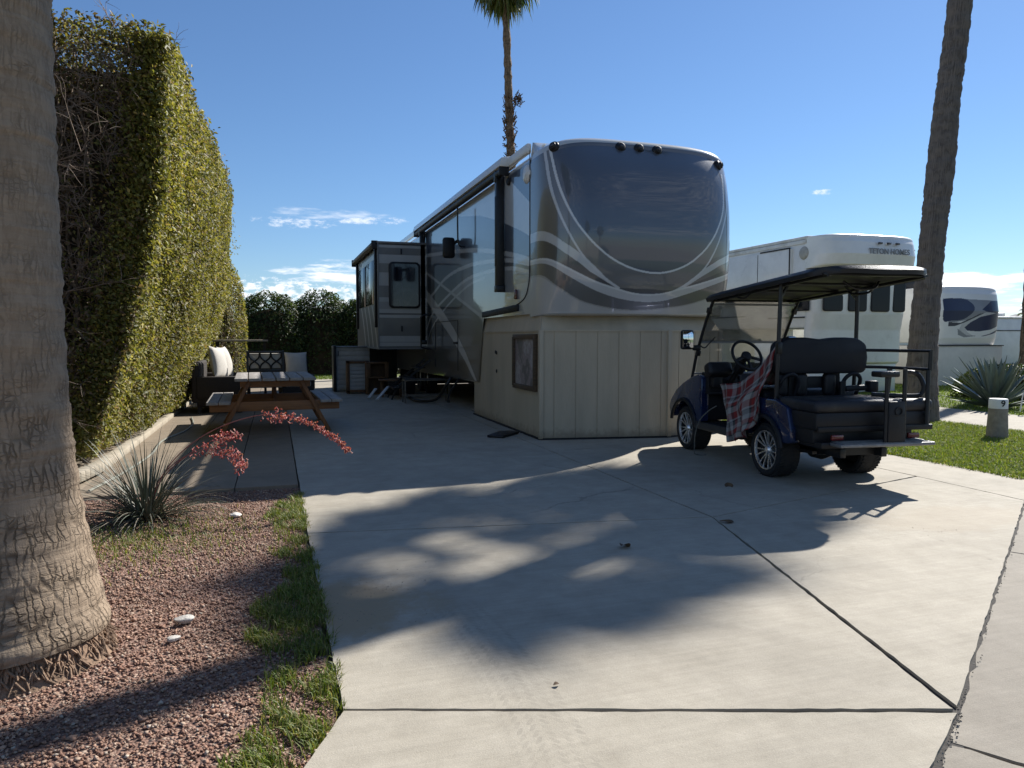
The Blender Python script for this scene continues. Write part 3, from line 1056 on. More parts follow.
def crown_mesh(n, plen, frad, seed, low=-0.9, hi=1.35, droop=0.7):
    rr = random.Random(seed)
    V, F, C = [], [], []
    for k in range(n):
        t = k / (n - 1)
        pitch = hi + (low - hi) * t ** 0.85 + rr.uniform(-0.15, 0.15)
        az = k * 2.39996 + rr.uniform(-0.2, 0.2)
        frond((V, F, C), np.array([0.12 * math.sin(az), 0.12 * math.cos(az), 0.3 * (1 - t)]), az, pitch, plen * rr.uniform(0.85, 1.1), frad * rr.uniform(0.85, 1.1), droop * (0.5 + t), rr)
    loops = [i for f in F for i in f]
    tot = np.array([len(f) for f in F])
    starts = np.concatenate([[0], np.cumsum(tot)[:-1]])
    return np_mesh('crown', np.array(V), loops, starts, tot, np.array(C))


def palm(label, loc, path, mat, crown, nz=120, na=48, ripple=0.03, seed=1, ring_amp=0.006, ring_f=24.0):
    t = thing('palm_tree', label, 'palm tree', loc)
    link(trunk_mesh(path, nz, na, ripple, seed, ring_amp, ring_f), 'trunk', mat, t, smooth=60)
    if crown is not None:
        o = link(crown, 'crown', m_frond, t, smooth=0)
        o.location = (path[-1][0], path[-1][1], path[-1][2] - 0.15)
    return t


# big trunk at the left edge: flared foot, lifted bark skirt, roots under it
t = palm('thick palm trunk with cracked flaring foot on the red gravel', (-1.145, 3.64, -0.02),
         [(0.0, 0.0, 0.115, 0.40), (0.0, 0.0, 0.19, 0.385), (0.0, 0, 0.38, 0.345), (-0.0, 0, 0.65, 0.30), (0.01, 0, 1.0, 0.262), (0.02, 0, 1.5, 0.24), (0.03, 0, 2.2, 0.228), (0.05, 0, 3.2, 0.212), (-0.08, 0, 5, 0.20), (-0.1, 0, 8, 0.19), (-0.1, 0, 9.5, 0.16)],
         m_bark_near, crown_mesh(46, 1.0, 0.95, 5), 700, 260, 0.018, 4, 0.0035, 46.0)
rt = MB()
rt.lathe([(0.0, 0.2), (0.36, 0.19), (0.37, 0.11), (0.385, 0.05), (0.42, 0.0), (0.45, -0.02)], 60)
rr = random.Random(6)
for k in range(520):
    a = rr.uniform(0, 2 * PI); z0 = rr.uniform(0.01, 0.14)
    r0 = 0.365 + (0.15 - z0) * 0.35
    r1 = r0 + rr.uniform(-0.005, 0.022) * (1 + (rr.random() > 0.9))
    a2 = a + rr.uniform(-0.09, 0.09)
    rt.tube([(r0 * 0.93 * math.cos(a), r0 * 0.93 * math.sin(a), z0 + 0.02), (r0 * math.cos(a), r0 * math.sin(a), z0), (r1 * math.cos(a2), r1 * math.sin(a2), max(-0.005, z0 - rr.uniform(0.02, 0.07)))], rr.uniform(0.002, 0.006), 5)
rt.build('root_mat', m_root, t)

# leaning palm between the two lots
palm('leaning grey palm trunk standing on the lawn behind the golf cart', (10.37, 9.37, -0.02),
     [(0, 0, 0, 0.29), (0, 0, 0.3, 0.265), (0.0, 0, 0.9, 0.235), (0.02, 0.0, 1.8, 0.215), (0.09, 0.02, 2.4, 0.205), (0.12, 0.0, 3.1, 0.195), (0.26, 0, 4.4, 0.215), (0.31, -0.02, 5.4, 0.19), (0.43, -0.05, 6.5, 0.185), (0.50, -0.10, 8, 0.18), (0.46, -0.06, 9.5, 0.17), (0.30, 0.12, 11.3, 0.16), (-0.05, 0.36, 13.6, 0.15)],
     m_bark_mid, crown_mesh(52, 1.0, 0.98, 8), 420, 90, 0.02, 9, 0.006, 21.0)
# slim palm cut by the right edge of the view
palm('slim dark palm trunk just inside the right edge beside the agave', (21.15, 15.45, -0.02),
     [(0, 0, 0, 0.27), (0, 0, 1, 0.22), (0.05, 0, 5, 0.19), (0.0, 0, 10, 0.18), (-0.3, 0.15, 17.45, 0.15)],
     m_bark_far, crown_mesh(38, 1.05, 0.95, 14, low=-0.55), 160, 32, 0.02, 12, 0.01, 9.0)

# tall palm behind the trailer, with a ragged collar of old leaf bases
t = palm('tall slim palm rising behind the dark trailer with a ragged collar of old leaf bases', (9.33, 28.5, -0.02),
         [(0, 0, 0, 0.3), (0, 0, 2, 0.22), (0.05, 0, 8, 0.19), (-0.05, 0, 10, 0.165), (-0.15, 0.0, 13, 0.15), (-0.25, 0.0, 15.9, 0.145), (-0.25, 0, 16.7, 0.17)],
         m_bark_far, crown_mesh(52, 1.15, 1.0, 25, low=-1.35, droop=0.85), 200, 32, 0.02, 22, 0.012, 9.0)
col = MB()
rr = random.Random(2)
for k in range(230):
    z = 8.2 + 3.0 * rr.random()
    wide = 1.0 if z < 10.4 else 0.75
    a = rr.uniform(0, 2 * PI)
    r = 0.2
    base = Vector((0.0 - 0.02 * (z - 8) + r * math.cos(a), r * math.sin(a), z))
    tip = base + Vector((math.cos(a) * rr.uniform(0.04, 0.14) * wide, math.sin(a) * 0.1, rr.uniform(-0.12, 0.25)))
    col.bar(base, tip, rr.uniform(0.03, 0.06), 0.02)
for k in range(34):
    a = rr.uniform(-0.5, 0.5)
    p = Vector((0.18 + rr.uniform(0, 0.22), rr.uniform(-0.15, 0.15), 11.1 + rr.uniform(-0.2, 0.25)))
    col.bar(p, p + Vector((rr.uniform(0.05, 0.24), rr.uniform(-0.1, 0.1), rr.uniform(-0.1, 0.22))), 0.05, 0.02)
col.build('leaf_base_collar', M('dead_leaf_base', (0.09, 0.055, 0.035), 0.95, var=0.5, vs=9, bump=0.8, bs=40), t, smooth=0)

# a far palm head over the last trailer
palm('small distant palm head beyond the last trailer at the right', (60.5, 43.6, 0),
     [(0, 0, 0, 0.3), (0, 0, 3.4, 0.22)], m_bark_far, crown_mesh(40, 0.8, 0.8, 31), 30, 12, 0.02, 12, 0.0, 9.0)


# ---------------------------------------------------------------- leaves and hedges
def leaf_mesh(name, pos, nrm, size, cols, seed, aspect=0.5, fold=0.25):
    """diamond leaves: pos, facing normal, length, colour"""
    r = np.random.default_rng(seed)
    n = len(pos)
    nrm = nrm / np.linalg.norm(nrm, axis=1, keepdims=True)
    a = r.normal(size=(n, 3)); a -= nrm * (a * nrm).sum(1, keepdims=True)
    a /= np.linalg.norm(a, axis=1, keepdims=True)
    b = np.cross(nrm, a)
    s = size[:, None]
    P = np.zeros((n, 4, 3))
    P[:, 0] = pos - a * s * 0.5
    P[:, 1] = pos + b * s * aspect * 0.5 + nrm * s * fold * 0.4 + a * s * 0.03
    P[:, 2] = pos + a * s * 0.5 - nrm * s * 0.12
    P[:, 3] = pos - b * s * aspect * 0.5 + nrm * s * fold * 0.4 + a * s * 0.03
    k = np.arange(n) * 4
    loops = np.stack([k, k + 1, k + 2, k, k + 2, k + 3], -1).ravel()
    return np_mesh(name, P.reshape(-1, 3), loops, np.arange(2 * n) * 3, np.full(2 * n, 3), np.repeat(cols, 4, 0))


def fbm(x, y, z, seed):
    r = np.random.default_rng(seed)
    o = 0
    for f, a in ((0.7, 1.0), (1.5, 0.6), (3.1, 0.4), (6.3, 0.25)):
        p = r.uniform(0, 6.28, 6)
        o = o + a * (np.sin(f * x * 1.1 + p[0] + 1.4 * np.sin(f * z + p[1])) * np.sin(f * y * 0.9 + p[2] + 1.2 * np.sin(f * x + p[3])) + 0.6 * np.sin(f * z * 1.3 + p[4] + np.sin(f * y + p[5])))
    return o / 2.2


m_hleaf = attr_mat('hedge_leaf', 0.5, var=0.15, vs=2.0, trans=0.48, spec=0.3)
m_twig = M('hedge_twig', (0.19, 0.145, 0.11), 0.9, var=0.4, vs=9)
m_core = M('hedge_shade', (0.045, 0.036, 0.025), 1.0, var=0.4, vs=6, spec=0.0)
GL = np.array([(0.19, 0.19, 0.045), (0.255, 0.235, 0.065), (0.125, 0.13, 0.036), (0.33, 0.28, 0.10), (0.25, 0.175, 0.10)])

HX = lambda z: np.interp(z, [0, 0.6, 1.3, 2.2, 3.0, 4.8], [-1.80, -1.62, -1.38, -1.16, -1.0, -0.90])
HT = lambda y: np.interp(y, [8.3, 9.5, 12, 16, 18.5, 20.5], [4.55, 4.78, 4.85, 4.85, 4.7, 4.3])
HY0, HY1, HXL = 8.45, 20.3, -5.2


def build_hedge():
    t = thing('hedge', 'tall sunlit clipped hedge with bare twiggy near end, beside the patio', 'hedge', (-3.2, 14.4, -0.02))
    r = np.random.default_rng(77)
    pos, nrm, col, size = [], [], [], []

    def put(p, nn, sz, cset, bright, jit):
        nn = nn + r.normal(size=p.shape) * jit
        c = GL[r.choice(5, len(p), p=cset)] * (bright[:, None] if np.ndim(bright) else bright) * r.uniform(0.75, 1.25, (len(p), 1))
        pos.append(p); nrm.append(nn); size.append(sz); col.append(c)

    # right face, several shells
    n = 120000
    y = HY0 + (HY1 - HY0) * r.random(n) ** 1.25
    z = r.uniform(0.03, 1.0, n) * HT(y)
    z = np.where(z > HT(y), HT(y), z)
    dep = np.abs(r.normal(0, 0.16, n))
    endr = np.clip((HY1 - y) / 1.6, 0, 1)
    bul = 0.15 * fbm(y, z * 1.0, y * 0.3, 4) + 0.07 * fbm(y * 3.0, z * 3.0, y, 44)
    x = HX(z) + bul - dep - (1 - endr) ** 2 * 0.9 - 0.13 * np.exp(-(y - HY0) / 0.22)
    k = r.random(n) < 0.35 + 0.65 * (fbm(y * 1.7, z * 1.7, x, 9) > -0.75)
    put(np.stack([x, y, z], -1)[k], np.tile([0.8, -0.25, 0.45], (n, 1))[k], (r.uniform(0.035, 0.08, n) * (0.8 + 0.5 * r.random(n) ** 3))[k], [.27, .26, .2, .19, .08], (1.05 + 0.30 * fbm(y * 0.8, z * 0.8, y, 3))[k], 0.6)
    # stray shoots beyond the clipped face
    n = 5000
    y = r.uniform(HY0, HY1, n); z = r.uniform(0.2, 1, n) * HT(y)
    x = HX(z) + np.abs(r.normal(0, 0.08, n)) + 0.15 * fbm(y, z, y * 0.3, 4)
    k = fbm(y * 3, z * 3, x * 0, 19) > 0.4
    put(np.stack([x, y, z], -1)[k], np.tile([0.8, -0.2, 0.5], (n, 1))[k], r.uniform(0.05, 0.08, n)[k], [.25, .3, .1, .3, .05], 1.1, 0.7)
    # far side, towards the next lot
    n = 30000
    y = r.uniform(HY0, HY1, n); z = r.uniform(0.03, 1, n) * HT(y)
    x = HXL + 0.12 * fbm(y, z, y * 0.3, 14) + np.abs(r.normal(0, 0.16, n)) - 0.05
    put(np.stack([x, y, z], -1), np.tile([-0.8, -0.2, 0.45], (n, 1)), r.uniform(0.05, 0.09, n), [.27, .26, .2, .15, .12], 1.0, 0.6)
    # top
    n = 34000
    y = r.uniform(HY0 - 0.1, HY1, n); x = r.uniform(HXL, -1.02, n)
    z = HT(y) + 0.09 * fbm(x * 1.6, y * 1.6, x, 5) + r.normal(0, 0.07, n)
    put(np.stack([x, y, z], -1), np.tile([0.2, -0.2, 0.9], (n, 1)), r.uniform(0.045, 0.08, n), [.3, .25, .2, .15, .1], 1.0, 0.6)
    # corner edge between the end and the lit face
    n = 9000
    z = r.uniform(0.1, 1, n) * 4.6
    x = HX(z) - 0.07 - np.abs(r.normal(0, 0.22, n)); y = HY0 + 0.12 + np.abs(r.normal(0, 0.18, n)) - 0.12 * r.random(n)
    put(np.stack([x, y, z], -1), np.tile([0.6, -0.5, 0.4], (n, 1)), r.uniform(0.045, 0.08, n), [.3, .25, .25, .14, .06], 1.0, 0.6)
    # near end: thin, patchy foliage over bare twigs
    n = 60000
    z = r.uniform(0.03, 1, n) * 4.7; x = r.uniform(HXL, -1.2, n)
    x = np.minimum(x, HX(z) - 0.10)
    y = HY0 + 0.12 * fbm(x * 1.5, z * 1.5, x, 6) + np.abs(r.normal(0, 0.2, n))
    dens = fbm(x * 1.6, z * 1.3, z, 15)
    k = (r.random(n) < np.clip(0.34 + 0.40 * dens + 0.30 * (z > 3.9) - 0.12 * (z < 1.4), 0.08, 1)) & (y < HY0 + 0.65)
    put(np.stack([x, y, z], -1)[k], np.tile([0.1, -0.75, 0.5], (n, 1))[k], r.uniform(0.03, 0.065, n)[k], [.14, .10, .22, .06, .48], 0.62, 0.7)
    pos, nrm, col, size = map(np.concatenate, (pos, nrm, col, size))
    loc = np.array(t.location)
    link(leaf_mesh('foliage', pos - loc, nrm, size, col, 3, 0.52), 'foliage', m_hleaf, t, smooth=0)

    # twigs: forking sprays on the near end and the ragged top
    V, F = [], []

    def stick(p0, p1, r0, r1):
        d = p1 - p0
        a = np.cross(d, [0.3, 0.2, 0.9]); a /= np.linalg.norm(a) + 1e-9
        b = np.cross(d, a); b /= np.linalg.norm(b) + 1e-9
        k = len(V)
        for q, rad in ((p0, r0), (p1, r1)):
            for j in range(3):
                V.append(q + (a * math.cos(j * 2.094) + b * math.sin(j * 2.094)) * rad)
        for j in range(3):
            F.append((k + j, k + (j + 1) % 3, k + 3 + (j + 1) % 3, k + 3 + j))

    def grow(p, d, L, rad, lev):
        q = p
        for s in range(3):
            d = d + r.normal(size=3) * 0.22; d /= np.linalg.norm(d)
            n_ = q + d * L / 3
            stick(q, n_, rad * (1 - 0.2 * s), rad * (0.8 - 0.2 * s))
            q = n_
            if lev > 0:
                for _ in range(2):
                    e = d + r.normal(size=3) * 0.75; e /= np.linalg.norm(e)
                    grow(q, e, L * 0.55, rad * 0.55, lev - 1)

    for k in range(330):
        z0 = r.uniform(0.05, 4.2)
        p = np.array([r.uniform(HXL + 0.2, HX(z0) - 0.25), HY0 + r.uniform(0.08, 0.55), z0])
        d = np.array([r.normal(0, 0.5) if p[0] < -2.4 else -abs(r.normal(0, 0.5)), -0.45, r.uniform(0.25, 1.0)])
        lim = 1.0 if p[0] < -2.2 else 0.6
        grow(p, d / np.linalg.norm(d), r.uniform(0.45, 0.95) * lim, r.uniform(0.006, 0.013), 2)
    for k in range(26):                                     # upright stems
        x0 = r.uniform(HXL + 0.3, -1.9)
        p = np.array([x0, HY0 + r.uniform(0.2, 0.7), 0.0])
        q = p
        for s in range(9):
            n_ = q + np.array([r.normal(0, 0.07), r.normal(0, 0.05), 0.5])
            stick(q, n_, 0.028 - 0.002 * s, 0.026 - 0.002 * s); q = n_
    for k in range(130):                                    # twig ends over the top edge
        y0 = HY0 + abs(r.normal(0, 0.5)) if k < 95 else r.uniform(HY0, HY1)
        p = np.array([r.uniform(HXL, -1.05), y0, HT(y0) - 0.3])
        d = np.array([r.normal(0, 0.3), r.normal(-0.1, 0.25), 1.0])
        grow(p, d / np.linalg.norm(d), r.uniform(0.16, 0.34), 0.005, 1)
    loops = [i for f in F for i in f]
    me = np_mesh('twigs', np.array(V) - loc, loops, np.arange(len(F)) * 4, np.full(len(F), 4))
    link(me, 'twigs', m_twig, t, smooth=0)
    # solid dark block added to stop see-through, inner shade in its colour
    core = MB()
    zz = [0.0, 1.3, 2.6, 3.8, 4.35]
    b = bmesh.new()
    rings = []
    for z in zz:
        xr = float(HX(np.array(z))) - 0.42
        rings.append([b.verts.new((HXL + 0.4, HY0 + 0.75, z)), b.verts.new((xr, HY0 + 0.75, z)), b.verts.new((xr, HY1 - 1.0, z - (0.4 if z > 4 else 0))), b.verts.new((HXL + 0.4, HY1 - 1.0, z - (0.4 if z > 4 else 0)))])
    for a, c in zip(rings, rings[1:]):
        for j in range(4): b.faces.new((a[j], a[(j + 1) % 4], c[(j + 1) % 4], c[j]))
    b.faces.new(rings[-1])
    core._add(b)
    core.build('dark_core', m_core, t, world=True, smooth=0)


build_hedge()


def bush(label, cat, name, centre, rad, n, seed, lsz, pal, group=None, bright=1.0, p=(.3, .25, .25, .12, .08)):
    """loose leafy mass: lobes of leaves round a dark heart"""
    t = thing(name, label, cat, (centre[0], centre[1], -0.02), 0, group)
    r = np.random.default_rng(seed)
    u = r.normal(size=(n, 3)); u /= np.linalg.norm(u, axis=1, keepdims=True)
    u[:, 2] = np.where(u[:, 2] < -0.15, -u[:, 2], u[:, 2])
    e = 2.6
    su = np.sign(u) * np.abs(u) ** (2 / e)
    nz_ = fbm(u[:, 0] * 3 + centre[0], u[:, 1] * 3, u[:, 2] * 3, seed)
    k = (1 + 0.10 * nz_) * (1 - np.abs(r.normal(0, 0.10, n)))
    P = su * np.array(rad) * k[:, None]
    P[:, 2] = np.maximum(P[:, 2], 0.02)
    c = np.array(pal)[r.choice(len(pal), n, p=p)] * r.uniform(0.7, 1.3, (n, 1)) * bright * (1 + 0.2 * nz_[:, None])
    link(leaf_mesh('foliage', P, u + np.array([0, 0, .4]) + r.normal(size=(n, 3)) * 0.6, r.uniform(0.7, 1.3, n) * lsz, c, seed), 'foliage', m_hleaf, t, smooth=0)
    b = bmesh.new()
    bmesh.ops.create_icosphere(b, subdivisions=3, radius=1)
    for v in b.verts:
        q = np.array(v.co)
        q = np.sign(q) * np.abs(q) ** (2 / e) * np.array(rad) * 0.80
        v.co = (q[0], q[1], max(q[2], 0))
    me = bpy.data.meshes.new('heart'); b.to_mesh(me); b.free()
    link(me, 'dark_core', m_core, t, smooth=0)  # solid dark filler, the bush's inner shade put into its colour
    return t


bush('lower rounded hedge at the far end of the tall clipped hedge', 'hedge', 'hedge', (-2.35, 23.6), (1.6, 2.4, 4.55), 26000, 51, 0.085, GL, None, 0.95, (.25, .22, .2, .13, .2))
DK = [(0.035, 0.06, 0.015), (0.05, 0.08, 0.02), (0.028, 0.048, 0.013), (0.07, 0.095, 0.028), (0.08, 0.07, 0.035)]
for k, (x, y, rx, h, lb) in enumerate(((-0.2, 29.2, 1.5, 3.15, 'dark broadleaf bush at the back of the lot nearest the clipped hedge'),
                                       (1.7, 29.6, 1.5, 3.3, 'dark broadleaf bush at the back of the lot behind the white cabinet'),
                                       (3.8, 29.4, 1.6, 3.25, 'dark broadleaf bush at the back of the lot partly behind the slide-out'))):
    bush(lb, 'bush', 'bush', (x, y), (rx, 1.4, h), 13000, 60 + k, 0.11, DK, 'bushes closing the back of the lot')
bush('low dark green shrub behind the agave at the right edge', 'shrub', 'shrub', (16.6, 12.4), (1.5, 1.0, 0.85), 9000, 71, 0.06, DK)


# ---------------------------------------------------------------- yucca with a flower stalk
def strap_leaves(n, L0, L1, w, seed, spread, pal, curl=0.9, seg=7, start=0.05, stiff=1.0, upmin=0.15):
    r = np.random.default_rng(seed)
    V, F, C = [], [], []
    for k in range(n):
        az = r.uniform(0, 2 * PI)
        el = upmin + (PI / 2 - upmin) * (1 - r.random() ** spread) * 0.98
        L = r.uniform(L0, L1)
        d = np.array([math.cos(az), math.sin(az), 0.0])
        sd = np.array([-d[1], d[0], 0])
        p = d * start * r.random() + np.array([0, 0, 0.01])
        c = np.array(pal[r.integers(len(pal))]) * r.uniform(0.75, 1.25)
        k0 = len(V)
        e = el
        twist = r.normal(0, 0.25)
        for i in range(seg + 1):
            t = i / seg
            wd = w * (1 - t ** 1.8) * (0.75 + 0.5 * min(1, t * 5)) * (0.5 + 0.5 * stiff) + 0.0006
            nn = sd * math.cos(twist * t) + np.array([0, 0, 1]) * math.sin(twist * t)
            V += [p - nn * wd, p + np.array([0, 0, -wd * 0.6]), p + nn * wd]
            C += [tuple(c * 1.05), tuple(c * 0.95), tuple(c * 1.05)]
            p = p + (d * math.cos(e) + np.array([0, 0, math.sin(e)])) * L / seg
            e -= curl * (0.4 + t) / seg * (0.5 + math.cos(el))
        for i in range(seg):
            a = k0 + 3 * i
            F += [(a, a + 1, a + 4, a + 3), (a + 1, a + 2, a + 5, a + 4)]
    loops = [i for f in F for i in f]
    return np_mesh('leaves', np.array(V), loops, np.arange(len(F)) * 4, np.full(len(F), 4), np.array(C))


m_yl = attr_mat('yucca_leaf', 0.5, var=0.2, vs=9)
t = thing('red_yucca', 'spiky grey-green yucca with arching red flower stalk on the gravel', 'yucca plant', (-0.98, 6.2, -0.02))
link(strap_leaves(300, 0.36, 0.76, 0.0050, 5, 1.0, [(0.075, 0.09, 0.06), (0.10, 0.115, 0.085), (0.06, 0.075, 0.045), (0.16, 0.15, 0.11)], 0.75, upmin=0.12, start=0.12), 'leaves', m_yl, t, smooth=0)
link(strap_leaves(44, 0.4, 0.72, 0.0045, 15, 1.0, [(0.28, 0.24, 0.18), (0.22, 0.17, 0.12)], 1.1, upmin=0.05, start=0.12), 'dry_leaves', m_yl, t, smooth=0)


def flower_stalk(pts, t0, n, seed, spread, rs=0.004):
    line = [Vector(p) for p in smooth_line(pts, 10)]
    st = MB()
    st.tube(line, [rs * (1.2 - 0.8 * i / len(line)) for i in range(len(line))], 6)
    o = st.build('flower_stalk', M('red_stalk', (0.28, 0.085, 0.07), 0.6, var=0.3, vs=20), t)
    r = random.Random(seed)
    V, F, C = [], [], []
    for k in range(n):
        u = t0 + (1 - t0) * k / n
        i = min(len(line) - 1, int(u * (len(line) - 1)))
        sp = spread(u)
        p = np.array(line[i]) + np.array([r.uniform(-1, 1), r.uniform(-1, 1), r.uniform(-1, .8)]) * sp
        d = np.array([r.uniform(-.7, .7), r.uniform(-.7, .7), r.uniform(-1.0, .6)]); d /= np.linalg.norm(d)
        L = r.uniform(0.018, 0.034)
        a = np.cross(d, [0.2, 0.9, 0.3]); a /= np.linalg.norm(a); b = np.cross(d, a)
        c = np.array(r.choice([(0.55, 0.15, 0.145), (0.62, 0.23, 0.21), (0.46, 0.11, 0.11), (0.66, 0.34, 0.30)])) * r.uniform(0.8, 1.15)
        k0 = len(V)
        w_ = 0.0046
        for q, rad in ((p, 0.35), (p + d * L * 0.45, 1.0), (p + d * L * 0.8, 0.9), (p + d * L, 1.5)):
            for j in range(5):
                V.append(q + (a * math.cos(j * 1.2566) + b * math.sin(j * 1.2566)) * w_ * rad); C.append(tuple(c))
        for lv in range(3):
            for j in range(5):
                F.append((k0 + lv * 5 + j, k0 + lv * 5 + (j + 1) % 5, k0 + lv * 5 + 5 + (j + 1) % 5, k0 + lv * 5 + 5 + j))
    loops = [i for f in F for i in f]
    me = np_mesh('flowers', np.array(V), loops, np.arange(len(F)) * 4, np.full(len(F), 4), np.array(C))
    tag(link(me, 'flower_cluster', attr_mat('coral_petal', 0.5, var=0.1, vs=10, trans=0.35), o, smooth=0), kind='stuff')


# stalk points in the plant's own axes (metres from its foot)
flower_stalk([(0.02, 0, 0.1), (0.16, 0.0, 0.40), (0.36, -0.02, 0.60), (0.60, -0.05, 0.73), (0.86, -0.08, 0.80), (1.06, -0.1, 0.79), (1.28, -0.14, 0.71), (1.45, -0.18, 0.59), (1.55, -0.2, 0.48)], 0.53, 270, 3, lambda u: 0.055 if u < 0.66 else 0.019)
flower_stalk([(0.0, 0.02, 0.1), (0.12, 0.0, 0.34), (0.28, -0.02, 0.48), (0.48, -0.04, 0.54), (0.66, -0.06, 0.48), (0.72, -0.07, 0.36)], 0.5, 190, 4, lambda u: 0.055)
flower_stalk([(0.0, 0.02, 0.1), (0.14, 0.03, 0.34), (0.32, 0.0, 0.50), (0.54, 0.02, 0.62), (0.70, 0.0, 0.64)], 0.72, 90, 9, lambda u: 0.04)


# ---------------------------------------------------------------- agave
def agave():
    t = thing('agave', 'large blue-green agave rosette at the right beside the neighbour drive', 'agave plant', (13.85, 10.75, -0.02))
    r = np.random.default_rng(4)
    V, F, C = [], [], []
    n = 62
    for k in range(n):
        t_ = k / n
        az = k * 2.39996
        el = 0.12 + 1.38 * (1 - t_) ** 0.9 + r.normal(0, 0.05)
        L = (0.84 + 0.25 * math.sin(PI * t_)) * r.uniform(0.9, 1.08)
        d = np.array([math.cos(az), math.sin(az), 0]); sd = np.array([-d[1], d[0], 0])
        p = d * 0.08 + np.array([0, 0, 0.12 * (1 - t_)])
        c = np.array([(0.11, 0.145, 0.12), (0.13, 0.165, 0.14), (0.095, 0.125, 0.10)][k % 3]) * r.uniform(0.85, 1.15)
        k0 = len(V); seg = 8; e = el
        for i in range(seg + 1):
            u = i / seg
            wd = 0.062 * (math.sin(PI * min(1, 0.28 + 0.72 * u)) ** 0.7) * (1 - 0.25 * u) + 0.001
            up = np.array([-d[0] * math.sin(e), -d[1] * math.sin(e), math.cos(e)])
            V += [p - sd * wd + up * wd * 0.35, p - up * wd * 0.25, p + sd * wd + up * wd * 0.35, p + up * 0.008]
            C += [tuple(c)] * 4
            p = p + (d * math.cos(e) + np.array([0, 0, math.sin(e)])) * L / seg
            e -= 0.10 / seg
        for i in range(seg):
            a = k0 + 4 * i
            F += [(a, a + 1, a + 5, a + 4), (a + 1, a + 2, a + 6, a + 5), (a + 2, a + 3, a + 7, a + 6), (a + 3, a, a + 4, a + 7)]
    loops = [i for f in F for i in f]
    me = np_mesh('leaves', np.array(V), loops, np.arange(len(F)) * 4, np.full(len(F), 4), np.array(C))
    link(me, 'leaves', attr_mat('agave_leaf', 0.45, var=0.15, vs=6), t, smooth=50)


agave()

# hills beyond everything
hm = M('bare_hill', (0.16, 0.165, 0.185), 0.95, var=0.2, vs=0.003)
P = np.zeros((90, 14, 3))
for i in range(90):
    a = R(30 + i * 0.55)
    ridge = 150 + 110 * math.sin(i * 0.11 + 0.8) + 45 * math.sin(i * 0.37) + 22 * math.sin(i * 0.9 + 1) + 9 * math.sin(i * 2.3)
    ridge = max(60, ridge) * 1.25
    for j in range(14):
        t_ = j / 13
        d = 3600 + 1500 * t_
        P[i, j] = (math.sin(a) * d, math.cos(a) * d, ridge * math.sin(PI / 2 * min(1, t_ * 1.5)) * (1 + 0.12 * math.sin(i * 1.7 + j * 2.1) * (1 - t_)))
tag(link(grid_mesh('hills', P), 'hills', hm, smooth=60), kind='structure')
# ---------------------------------------------------------------- shared trailer materials
WHITE = (0.62, 0.62, 0.60); SILVER = (0.40, 0.40, 0.38); TAUPE = (0.135, 0.125, 0.11); DARK = (0.055, 0.058, 0.062); SLATE = (0.04, 0.05, 0.068)
m_gel = attr_mat('painted_gelcoat', 0.28, coat=1.0, var=0.06, vs=2.0)
m_black = M('black_plastic', (0.008, 0.008, 0.010), 0.5, var=0.3, vs=20, bump=0.15, bs=200)
m_blackmetal = M('black_painted_metal', (0.015, 0.015, 0.016), 0.35, var=0.25, vs=15)
m_alu = M('dull_aluminium', (0.45, 0.45, 0.44), 0.42, metal=0.7, var=0.12, vs=9)
m_whitep = M('white_trim', (0.66, 0.66, 0.63), 0.4, var=0.08, vs=5, dirt=(0.45, 0.43, 0.38), ds=2)
m_cream = M('off_white_gelcoat', (0.74, 0.73, 0.69), 0.32, var=0.06, vs=2, coat=0.5, dirt=(0.64, 0.625, 0.58), ds=1.1)
m_darkglass = M('dark_tinted_glass', (0.010, 0.012, 0.018), 0.12, var=0.15, vs=2, spec=0.2)
m_rubber = M('tyre_rubber', (0.016, 0.016, 0.017), 0.8, var=0.3, vs=25, bump=0.3, bs=90)
m_lens = M('smoked_lens', (0.03, 0.022, 0.018), 0.15, var=0.2, vs=12, coat=1.0)
m_grey = M('grey_enamel', (0.18, 0.18, 0.18), 0.45, var=0.15, vs=8)
m_steel = M('galvanised_steel', (0.30, 0.30, 0.30), 0.5, metal=0.8, var=0.25, vs=20)

# ---------------------------------------------------------------- the dark fifth wheel
rv = thing('fifth_wheel_trailer', 'large grey and silver fifth wheel trailer with rounded nose and swoosh graphics', 'trailer', (4.9, 15.5, 0))
CX, HW, YS, YE = 4.9, 1.45, 9.67, 21.6
ZROOF = 4.12
arc1 = [(3.552, 3.934), (3.583, 3.519), (3.671, 3.147), (3.842, 2.822), (4.12, 2.542), (4.454, 2.36), (4.832, 2.279), (5.133, 2.304), (5.431, 2.423), (5.69, 2.633), (5.893, 2.915), (6.026, 3.238), (6.10, 3.72)]
arc2l = [(3.503, 4.045), (3.516, 3.502), (3.571, 3.126), (3.698, 2.761), (3.897, 2.443), (4.184, 2.192), (4.401, 2.068)]
arc2r = [(6.20, 3.734), (6.126, 3.288), (5.997, 2.925), (5.85, 2.609), (5.684, 2.365), (5.464, 2.174), (5.254, 2.052)]
b1 = [(3.311, 3.13), (3.444, 2.864), (3.622, 2.671), (3.896, 2.459), (4.182, 2.208), (4.401, 2.068), (4.386, 2.051), (3.974, 2.269), (3.628, 2.537), (3.446, 2.733), (3.31, 2.92)]
b1r = [(6.459, 2.699), (5.94, 2.496), (5.685, 2.359), (5.289, 2.07), (5.332, 2.054), (5.656, 2.256), (5.954, 2.412), (6.468, 2.591)]
b2t = [(3.302, 2.483), (3.444, 2.478), (3.693, 2.317), (4.018, 2.157), (4.386, 2.051), (4.692, 1.992), (5.033, 1.998), (5.328, 2.07), (5.714, 2.171), (6.462, 2.393)]
